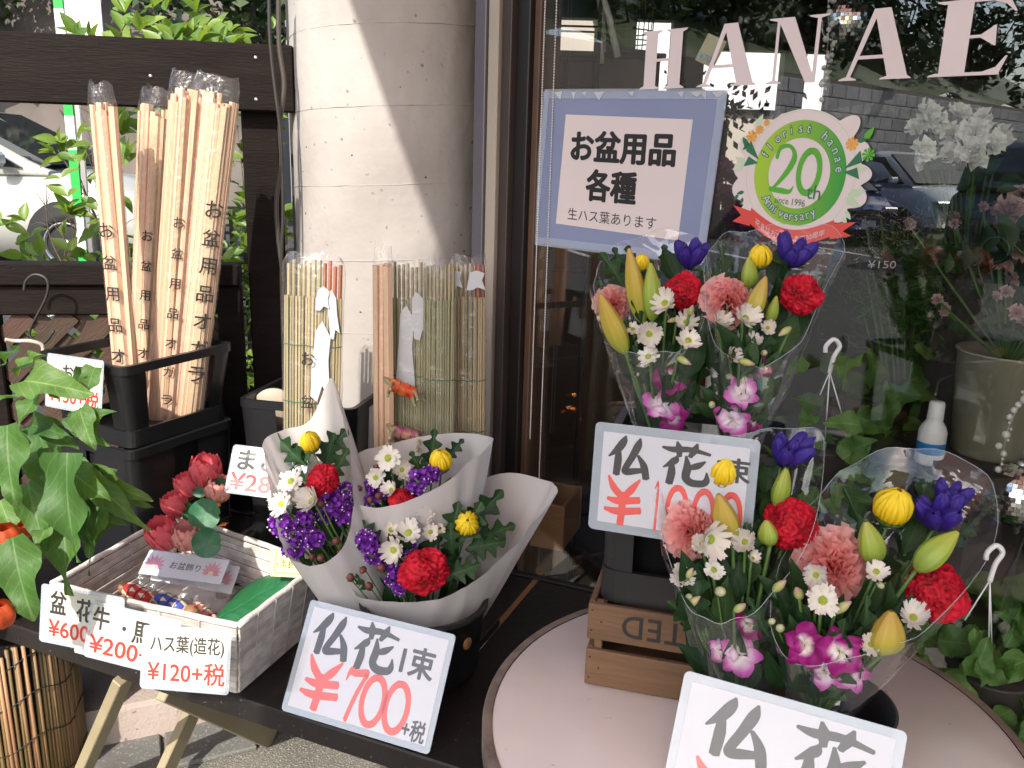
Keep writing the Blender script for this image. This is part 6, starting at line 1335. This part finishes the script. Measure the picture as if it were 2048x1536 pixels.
def arc(s,r,a0,a1,sz,flip,mt):
    n=len(s)
    for k,c in enumerate(s):
        if c==' ': continue
        a=R(a0+(a1-a0)*k/(n-1)); me=text_mesh(c,.0)
        for v in me.vertices: v.co=V(((v.co.x-.28)*sz*.92,v.co.y*sz,0))
        mw=SM@T(r*math.cos(a),r*math.sin(a)*1.03,.0009)@M.Rotation(a-pi/2+(pi if flip else 0),4,'Z'); part('lettering',me,t,mw,mat(mt))
        m2=me.copy(); m2.materials.clear()
        for v in m2.vertices: v.co*=1.0
        o_=text_mesh(c,.07)
        for v in o_.vertices: v.co=V(((v.co.x-.28)*sz*.92,v.co.y*sz,-.0002))
        part('lettering_shadow',o_,t,mw,mat('darkgreenink'))
arc('florist hanae',.0735,158,10,.024,False,'whitecard'); arc('Anniversary',.0860,222,304,.024,True,'whitecard')
# red ribbon
b=MB(); b.grid(lambda u,v:(-.088+.176*u,-.108-.030*math.sin(pi*u)+.030*v+.002,.0013),20,1); part('ribbon',b.mesh('ribbon',mat('stickerred')),t)
for s in(-1,1):
    b=MB(); b.prism([(s*.130,-.076 if s<0 else -.074),(s*.108,-.094),(s*.126,-.108 if s<0 else -.100),(s*.086,-.112),(s*.078,-.084)][::s],.0006,.0009); part('ribbon_tail',b.mesh('ribbon_tail',mat('stickerred')),t)
    b=MB(); 
    for dy,rot in((.026,.5),(-.004,-.3)): b.prism([(s*.088,.012+dy*.2),(s*.112,.026+dy),(s*.120,.006+dy)][::s],.0006,.0008)
    part('bow',b.mesh('bow',mat('darkgreenink')),t)
wm=text_mesh('花ゑはおかげさまで20周年',.0); xs=[v.co.x for v in wm.vertices]; xa,xb=min(xs),max(xs)
for v in wm.vertices:
    u=(v.co.x-xa)/(xb-xa); v.co=V((-.074+.148*u,-.098-.030*math.sin(pi*(.08+.84*u))+v.co.y*.0135,.0016))
part('lettering',wm,t,SM,mat('whitecard'))
rr=random.Random(11)
for (x,y,s,mt) in((-.112,.060,.011,'orangeink'),(-.097,.074,.008,'orangeink'),(-.084,.088,.006,'orangeink'),(.094,.062,.011,'orangeink'),(.128,.046,.011,'greenink')):
    b=MB()
    for k in range(8):
        a=2*pi*k/8; b.prism([(x,y),(x+s*math.cos(a-.3),y+s*math.sin(a-.3)),(x+s*1.15*math.cos(a),y+s*1.15*math.sin(a)),(x+s*math.cos(a+.3),y+s*math.sin(a+.3))],.0004,.0006+.00005*(k%2))
    part('printed_flower',b.mesh('printed_flower',mat(mt)),t)
for (x,y,L,a,mt) in((-.124,.048,.026,130,'darkgreenink'),(-.120,.040,.022,220,'darkgreenink'),(-.100,.090,.03,70,'palegreen'),(-.128,.012,.03,160,'palegreen'),(-.132,-.002,.028,200,'palegreen'),(.120,-.022,.036,20,'palegreen'),(.116,-.040,.036,-20,'palegreen'),(.118,.020,.03,10,'palegreen'),(-.118,-.050,.018,200,'darkgreenink'),(-.126,-.060,.016,240,'darkgreenink'),(-.112,-.066,.016,260,'darkgreenink'),(.112,-.064,.02,-50,'palegreen'),(.108,-.076,.02,-70,'palegreen'),(.122,.082,.028,60,'greenink'),(.112,.070,.02,20,'darkgreenink')):
    a=R(a); d=V((math.cos(a),math.sin(a))); e=V((-d.y,d.x)); p=V((x,y))-d*L*.5; b=MB(); b.prism([tuple(p+d*L*f+e*L*.22*w_) for f,w_ in((0,0),(.3,-1),(.65,-.8),(1,0),(.65,.8),(.3,1))],.0003,.0005); part('printed_leaf',b.mesh('printed_leaf',mat(mt)),t)

# ================================================================ INSIDE THE SHOP
def mirror_ball(label,pos,r,top):
    t=thing('mirror_ball',label,'mirror ball',T(pos)); rr=random.Random(int(r*1e4)); b=MB(); n=22
    for i in range(1,n):
        th=pi*i/n; m_=max(4,int(2*n*math.sin(th)))
        for j in range(m_):
            a=2*pi*j/m_; d=V((math.sin(th)*math.cos(a),math.sin(th)*math.sin(a),math.cos(th))); nn=(d+V((rr.gauss(0,.09),rr.gauss(0,.09),rr.gauss(0,.09)))).normalized(); mw=frame(d*r,(0,0,1),nn); s=r*pi/n*.46
            b.add([(-s,-s,0),(s,-s,0),(s,s,0),(-s,s,0)],[(0,1,2,3)],0,False,mw)
    part('mirror_tiles',b.mesh('mirror_tiles',mat('mirror')),t); b=MB(); b.ball((0,0,0),r*.975,24,16); part('core',b.mesh('core',mat('alu')),t)
    b=MB(); b.lathe([(r*.16,r*.97),(r*.13,r*1.1),(.002,r*1.14)],12); b.tube([(0,0,r*1.1),(0,0,top-pos[2])],.0012,5); part('cord',b.mesh('cord',mat('steel')),t)
mirror_ball('upper mirror ball hanging inside behind the window letters',(0.6704,1.9,1.7418),.053,2.52); mirror_ball('lower mirror ball hanging inside at the right edge',(0.8498,1.35,0.9295),.055,2.52)
# pearl strings
def pearls(label,top,bot,sizes,seed,sway=.01):
    t=thing('pearl_string',label,'garland'); rr=random.Random(seed); top,bot=V(top),V(bot); b=MB(); b.tube([top,top.lerp(bot,.5)+V((sway,0,0)),bot],.0006,4); part('thread',b.mesh('thread',mat('pearl')),t,I4)
    b=MB()
    for k in range(sizes): f=(k+.5)/sizes; p=top.lerp(bot,f)+V((sway*math.sin(pi*f)+rr.gauss(0,.004),rr.gauss(0,.004),0)); b.ball(tuple(p),rr.choice((.0025,.0025,.003,.0055,.007)),8,6)
    part('pearls',b.mesh('pearls',mat('pearl')),t,I4)
pearls('pearl string hanging left of the upper mirror ball',(0.5982,1.85,1.8282),(0.6132,1.85,1.5796),24,1); pearls('short pearl string right behind the upper mirror ball',(0.6209,1.88,1.8347),(0.6285,1.88,1.6065),22,2); pearls('pearl string with large pearls beside the lower mirror ball',(0.8213,1.33,1.1164),(0.8041,1.33,0.9757),14,3,-.01)
# bead chains of a blind
for k,(xa,ya,xb,yb) in enumerate(((1092,-40,1060,880),(1115,-40,1078,960))):
    t=thing('bead_chain',('left' if k==0 else 'right')+' bead chain of a roller blind at the window edge','chain'); a,c=V((0.0472,2,1.8228)) if k==0 else V((0.0725,2.02,1.8272)),V((0.0482,2,0.7848)) if k==0 else V((0.0748,2.02,0.6734)); b=MB()
    n=190
    for i in range(n): b.ball(tuple(a.lerp(c,i/n)),.0021,6,4)
    b.tube([a,c],.0006,4); part('beads',b.mesh('beads',mat('pearl')),t,I4)
# white lisianthus bunch
def ruffle_m(m,seed):
    rr=random.Random(seed); b=MB()
    for k in range(16):
        f=k/15; a=k*2.4; el=R(15+65*f); L=1-.25*f; ph=rr.uniform(0,6); w=.6
        def fn(u,v):
            s=2*u-1; p=M.Rotation(-el,3,'Y')@V(((.1+.9*v)*L,s*w*(.2+.8*v)*L,.12*v*math.sin(s*6+ph)+.15*v*v)); return tuple(M.Rotation(a,3,'Z')@(p+V((0,0,-.3))))
        b.grid(fn,6,4)
    return b.mesh('bloom',mat(m))
def bunch(name,label,base,blooms,m,leaves=20,bud='budg',seed=0,cat='flowers'):
    rr=random.Random(seed); t=thing(name,label,cat,T(base)); me=[ruffle_m(m,seed+i) for i in range(3)]; base=V(base)
    for p,r_ in blooms: o=part('bloom',me[rr.randrange(3)],t,frame(p,(rr.gauss(0,1),rr.gauss(0,1),0),(rr.gauss(0,.4),-.9,.4+rr.gauss(0,.3)))@SC(r_)); stem_of(o,p,base,.002)
    for i in range(leaves):
        p=V(blooms[rr.randrange(len(blooms))][0]); q=p.lerp(base,rr.uniform(.0,.7))+V((rr.gauss(0,.03),rr.gauss(0,.03),0)); L=rr.uniform(.03,.07); put_leaf(t,q,q+V((rr.gauss(0,1),rr.gauss(-.3,.6),rr.gauss(.8,.6))).normalized()*L,L*.25,DARL[rr.randrange(3)],(0,-1,.5))
    return t
def vase(label,base,h,r,m='tin',name='vase'):
    t=thing(name,label,'vase' if name=='vase' else 'bucket',T(base)); part('body',MB().lathe([(0,0),(r*.8,0),(r*.84,h*.02),(r,h*.97),(r*1.05,h*.985),(r*1.04,h),(r*.95,h*.99),(r*.8,h*.1),(0,h*.08)],40).mesh('body',mat(m)),t)
    return t
v_=V((0.8563,1.62,1.0189)); vase('tall grey vase of white flowers inside the shop',(v_.x,v_.y,.03),1.24,.06,'shopdark')
bunch('white_flower_bunch','cluster of white ruffled flowers inside the window at the upper right',(v_.x,v_.y,1.2),[((0.7014,1.52,1.5298),0.0287),((0.6645,1.47,1.4834),0.0247),((0.7389,1.53,1.5109),0.0239),((0.7562,1.49,1.5143),0.0282),((0.7329,1.45,1.4813),0.0293),((0.7878,1.49,1.4992),0.0250),((0.7068,1.47,1.4767),0.0231),((0.6999,1.55,1.5474),0.0258),((0.7653,1.57,1.5503),0.0244),((0.6822,1.55,1.5222),0.0190),((0.7961,1.55,1.5378),0.0241),((0.7379,1.44,1.4696),0.0210),((0.6682,1.49,1.4635),0.0168),((0.8239,1.53,1.5133),0.0222)],'lisi',26,seed=3)
v_=V((0.8375,1.45,1.2082)); TB=V((0.8569,1.45,0.97)); t=vase('round greenish tin bucket of pink flowers inside the window',(TB.x,TB.y,TB.z),.185,.082,'tin','tin_bucket')
t2=thing('display_stand','dark stand carrying the tin bucket inside the shop','stand',T(TB.x,TB.y,.03)); part('top',MB().box((0,0,TB.z-.045),(.26,.26,.03)).mesh('top',mat('shopdark')),t2); part('column',MB().box((0,0,(TB.z-.06)/2),(.1,.1,TB.z-.06)).mesh('column',mat('shopdark')),t2)
for s in(1,-1):
    b=MB(); b.tube(catmull([(s*.082,0,.13),(s*.10,-.02,.12),(s*.102,-.05,.10)],5),.002,6); part('handle',b.mesh('handle',mat('steel')),t,T(TB)@RZ(-30))
bl_=[]
rr=random.Random(77)
for i in range(44):
    p=TB+V((rr.gauss(0,.075),rr.gauss(0,.06),.23+rr.uniform(0,.22))); bl_.append((tuple(p),rr.uniform(.009,.016)))
bunch('pink_flower_bunch','airy pale pink small flowers standing in the tin bucket',tuple(TB+V((0,0,.16))),bl_,'palepink',60,seed=5)
bunch('peach_flower_bunch','peach and pink rosettes at the right edge inside the window',tuple(V((0.8318,1.4,1.3158))),[((0.7969,1.42,1.3931),0.0275),((0.8268,1.42,1.362),0.0260),((0.8307,1.45,1.4125),0.0247),((0.7856,1.42,1.3648),0.0179),((0.8244,1.42,1.3296),0.0213)],'palepink',14,seed=8)
# purple orchid behind the sticker
v_=V((0.5621,2.2,1.1142)); vase('slim vase of purple orchids behind the sticker',(v_.x,v_.y,.03),.9,.05,'white')
bunch('purple_orchid','purple moth orchid seen between blue notice and sticker',(v_.x,v_.y,.8),[((0.5049,2.15,1.4269),0.0413),((0.5008,2.12,1.3686),0.0459),((0.5197,2.12,1.3216),0.0364),((0.565,2.15,1.2844),0.0321),((0.5057,2.2,1.4501),0.0248)],'palepurple',10,seed=9)
# feathery green plant in the middle
def ferny(name,label,base,c,r,n,m,seed,cat='plant',size=.04):
    rr=random.Random(seed); t=thing(name,label,cat,T(base)); b=MB(); base,c=V(base),V(c)
    for i in range(n):
        p=c+V((rr.gauss(0,.45)*r[0],rr.gauss(0,.45)*r[1],rr.gauss(0,.45)*r[2])); d=V((rr.gauss(0,1),rr.gauss(0,1),rr.gauss(.5,.7))).normalized()*size*rr.uniform(.6,1.4); e=d.orthogonal().normalized()*size*.06
        b.add([p-e,p+e,p+d],[(0,1,2)])
    part('fronds',b.mesh('fronds',mat(m)),t,I4); b=MB()
    for i in range(14): p=c+V((rr.gauss(0,.4)*r[0],rr.gauss(0,.4)*r[1],rr.gauss(0,.3)*r[2])); b.tube(catmull([base,base.lerp(p,.5)+V((0,0,.04)),p],4),.002,5)
    part('stems',b.mesh('stems',mat('stem')),t,I4); return t
v_=V((0.8165,1.65,1.0504)); v2=vase('dark pot of feathery green foliage inside the window',(v_.x,v_.y,.03),.72,.09,'shopdark'); ferny('feathery_plant','feathery green foliage plant behind the glass, left of the tin bucket',(v_.x,v_.y,.7),(0.7785,1.65,1.2379),(.14,.10,.12),2600,'leaf',41,size=.03)
ferny('babys_breath','tiny white dotted flowers above the feathery plant',(v_.x+.02,v_.y+.05,.7),(0.75,1.7,1.3183),(.12,.08,.10),400,'petalw',43,'flowers',size=.012)
t=thing('price_tag','small black plastic tag reading 150 in the feathery plant','tag',T((0.6204,1.55,1.2701))@RZ(10)); part('plate',MB().prism([(0,0),(.075,0),(.075,.03),(0,.03)],0,.001,mw=RX(90)).mesh('plate',mat('ink')),t); lettering(t,'¥150',(.012,.008,.068,.022),'whitecard',.0015,0,WM_[t.name]@RX(90))
# stool
v_=V((0.6811,1.62,1.0135)); t=thing('round_stool','round brown stool inside the shop behind the hook','stool',T(v_.x,v_.y,.03)); zs=v_.z
part('seat',MB().lathe([(0,zs-.03),(.082,zs-.03),(.088,zs-.04),(.088,zs-.055),(.08,zs-.062),(0,zs-.062)],40).mesh('seat',mat('brownslat')),t)
for k in range(4):
    a=R(45+90*k); b=MB(); b.tube([(.06*math.cos(a),.06*math.sin(a),zs-.06),(.10*math.cos(a),.10*math.sin(a),0)],.010,8); part('leg',b.mesh('leg',mat('brownslat')),t)
# bottle
v_=V((0.7302,1.42,0.9581)); t=thing('white_bottle','white plastic bottle with a blue band inside the window','bottle',T(v_)); part('body',MB().lathe([(0,0),(.021,0),(.023,.004),(.023,.058),(.020,.066),(.0125,.078),(.0115,.082),(0,.082)],28).mesh('body',mat('white')),t); part('cap',MB().lathe([(.0135,.080),(.0125,.108),(.0105,.111),(0,.111)],24).mesh('cap',mat('white')),t); part('label',MB().lathe([(.0233,.020),(.0233,.040)],28).mesh('label',mat('bluelabel')),t)
t2=thing('plant_shelf','low dark shelf under the bottle inside the window','shelf',T(v_.x+.05,v_.y+.1,.03)@RZ(-45)); part('board',MB().box((0,0,v_.z-.04),(.55,.22,.018)).mesh('board',mat('shopdark')),t2)
for x in(-.25,.25): part('leg',MB().box((x,0,(v_.z-.05)/2),(.02,.2,v_.z-.05)).mesh('leg',mat('shopdark')),t2)
# hanging-pot plants with white hooks
def hookplant(label,hook,bot1,bot2,leafc,seed):
    t=thing('hanging_pot_plant',label,'potted plant',T(leafc[0],leafc[1],leafc[2]-.10)); h=V(hook); b=MB()
    b.tube(catmull([h+V((-.012,0,-.012)),h+V((-.012,0,.0)),h+V((0,0,.012)),h+V((.012,0,0)),h+V((.004,0,-.02)),h+V((0,0,-.05))],6),.0042,8)
    for e in(bot1,bot2,leafc): b.tube([h+V((0,0,-.048)),e],.0013,5)
    part('hook',b.mesh('hook',mat('white')),t,I4); c=V(leafc)
    part('pot',MB().lathe([(0,0),(.05,0),(.07,.09),(.074,.095),(.068,.095),(0,.085)],24).mesh('pot',mat('shopdark')),t)
    rr=random.Random(seed); me=[leafm('leaf','heart',i,nl=16,nw=3,fold=.16,curl=.22,wave=1) for i in range(4)]
    for i in range(44):
        p=c+V((rr.gauss(0,.07),rr.gauss(0,.06),rr.gauss(-.05,.06))); d=V((rr.gauss(0,.7),rr.gauss(-.4,.5),rr.gauss(-.1,.6))).normalized(); L=rr.uniform(.04,.075); put_leaf(t,p,p+d*L,L*.36,me[i%4],(rr.gauss(0,.4),-.8,.7))
    return t
hookplant('hanging pot plant with a white hook behind the upper cellophane bouquet',(0.5696,1.5,1.144),(0.5573,1.5,1.053),(0.6096,1.5,0.9978),(0.5844,1.52,0.9615),3)
hookplant('hanging pot plant with a white hook right of the front bouquet',(0.7649,1.24,0.8749),(0.7371,1.24,0.756),(0.7807,1.24,0.726),(0.8333,1.3,0.6389),4)
hookplant('hanging pot plant with a dim white hook beside the lower mirror ball',(0.8571,1.5,0.8689),(0.8503,1.5,0.7776),(0.8725,1.5,0.7578),(0.8317,1.55,0.8375),5)
for k,(p,lab) in enumerate((((0.7701,1.25,0.5842),'leafy pothos plant on the floor right of the round table'),((0.8841,1.35,0.6776),'leafy pothos plant at the far right behind the glass'),((0.7285,1.62,0.9535),'leafy pothos plant below the stool behind the glass'))):
    p=V(p); t=thing('pothos_plant',lab,'potted plant',T(p.x,p.y,p.z-.16)); part('pot',MB().lathe([(0,0),(.06,0),(.08,.12),(.085,.125),(.075,.125),(0,.11)],24).mesh('pot',mat('shopdark')),t); rr=random.Random(70+k); me=[leafm('leaf','heart',i,nl=16,nw=3,fold=.16,curl=.22,wave=1) for i in range(4)]
    for i in range(60):
        q=p+V((rr.gauss(0,.09),rr.gauss(0,.07),rr.gauss(0,.07))); d=V((rr.gauss(0,.7),rr.gauss(-.4,.5),rr.gauss(-.1,.6))).normalized(); L=rr.uniform(.045,.085); put_leaf(t,q,q+d*L,L*.36,me[i%4],(rr.gauss(0,.4),-.8,.7))
# cabinets, iron stand, branch, tag, dark panel
v_=V((0.3377,3.6,1.8524)); t=thing('wooden_cabinet','dark red-brown wooden cabinet inside the shop, behind the letter H','cabinet',T(v_.x,v_.y,.03))
part('carcass',MB().box((0,.2,v_.z/2-.02),(.42,.4,v_.z-.03),b=.006).mesh('carcass',mat('shopwood')),t); part('top',MB().box((0,.2,v_.z-.025),(.46,.43,.02),b=.004).mesh('top',mat('shopwood')),t)
for x in(-.1,.1): part('door',MB().box((x,-.004,v_.z*.6),(.19,.01,v_.z*.6),b=.003).mesh('door',mat('shopwood')),t)
v_=V((0.1131,2.6,1.6383)); t=thing('iron_stand','black wrought iron plant stand just inside the left window edge','stand',T(v_.x,v_.y,.03)); b=MB()
for x in(-.10,.10):
    for y in(-.05,.05): b.tube([(x,y,0),(x,y,2.1)],.006,6)
for z in(1.1,1.35,1.55,1.62,1.70,1.78,1.9,1.98):
    for y in(-.05,.05): b.tube([(-.1,y,z),(.1,y,z)],.003,5)
for i in range(9):
    for z in(1.585,1.94): b.tube([(-.09+.0225*i+.012*math.cos(a),-.05,z+.028*math.sin(a)) for a in [2*pi*k/12 for k in range(13)]],.0018,4)
part('ironwork',b.mesh('ironwork',mat('wire')),t)
v_=V((0.3364,2.9,1.7864)); t=thing('bird_cage','dark wire bird cage standing on the cabinet','cage',T(v_.x,v_.y,v_.z)); b=MB()
for k in range(12):
    a=2*pi*k/12; b.tube(catmull([(.07*math.cos(a),.07*math.sin(a),0),(.075*math.cos(a),.075*math.sin(a),.14),(.05*math.cos(a),.05*math.sin(a),.22),(0,0,.27)],5),.0018,5)
for z in(0,.03,.06,.14): b.tube([(.075*math.cos(a),.075*math.sin(a),z) for a in [2*pi*k/24 for k in range(25)]],.0022,5)
b.lathe([(0,-.01),(.08,-.01),(.08,.0),(0,.0)],24); part('wires',b.mesh('wires',mat('wire')),t)
t=thing('birch_branch','pale birch branches leaning inside the shop left of the letter H','branch',T((0.2673,2.55,1.7319)))
for k,(a,c) in enumerate((((0.2673,2.55,1.7319),(0.2008,2.55,1.9292)),((0.2292,2.6,1.7495),(0.2048,2.6,1.9386)),((0.2235,2.58,1.7166),(0.2045,2.58,1.8319)))): part('branch',MB().tube([a,V(a).lerp(V(c),.5)+V((.006,0,0)),c],[.010,.010,.009],8).mesh('branch',mat('pearl')),t,I4)
t=thing('price_tag','hanging beige price tag behind the window letters H and A','tag',T((0.3794,2,1.6707))@RZ(-20)@RY(24)); part('tag_card',MB().prism([(0,0),(.045,0),(.045,.06),(0,.06)],0,.001,mw=RX(90)).mesh('tag_card',mat('tin')),t); lettering(t,'¥700',(.004,.006,.041,.02),'bluelabel',.0015,0,WM_[t.name]@RX(90))
v_=V((1.3817,3,1.6789)); t=thing('wall_monitor','large dark screen on the far wall behind the letter E','screen',T(v_)); part('screen',MB().box((0,0,0),(.28,.03,.14),b=.004).mesh('screen',mat('ink')),t); part('bracket',MB().box((0,.9,0),(.04,1.76,.04)).mesh('bracket',mat('ink')),t)
v_=V((0.6681,3.4,1.773)); t=thing('dried_bunch','dark bunch of foliage inside between letters H and A','plant',T(v_.x,v_.y,.03)); part('pot',MB().lathe([(0,0),(.1,0),(.12,v_.z-.2),(0,v_.z-.2)],20).mesh('pot',mat('shopdark')),t); rr=random.Random(90); b=MB()
for i in range(420):
    p=V((rr.gauss(0,.12),rr.gauss(0,.1),v_.z-.17+rr.gauss(0,.05))); mw=T(p)@M.Rotation(rr.uniform(0,6),4,(rr.gauss(0,1),rr.gauss(0,1),.2)); b.add([(-.01,0,0),(0,-.02,0),(.01,0,0),(0,.02,0)],[(0,1,2,3)],0,False,mw)
part('foliage',b.mesh('foliage',mat('darkleaf')),t)
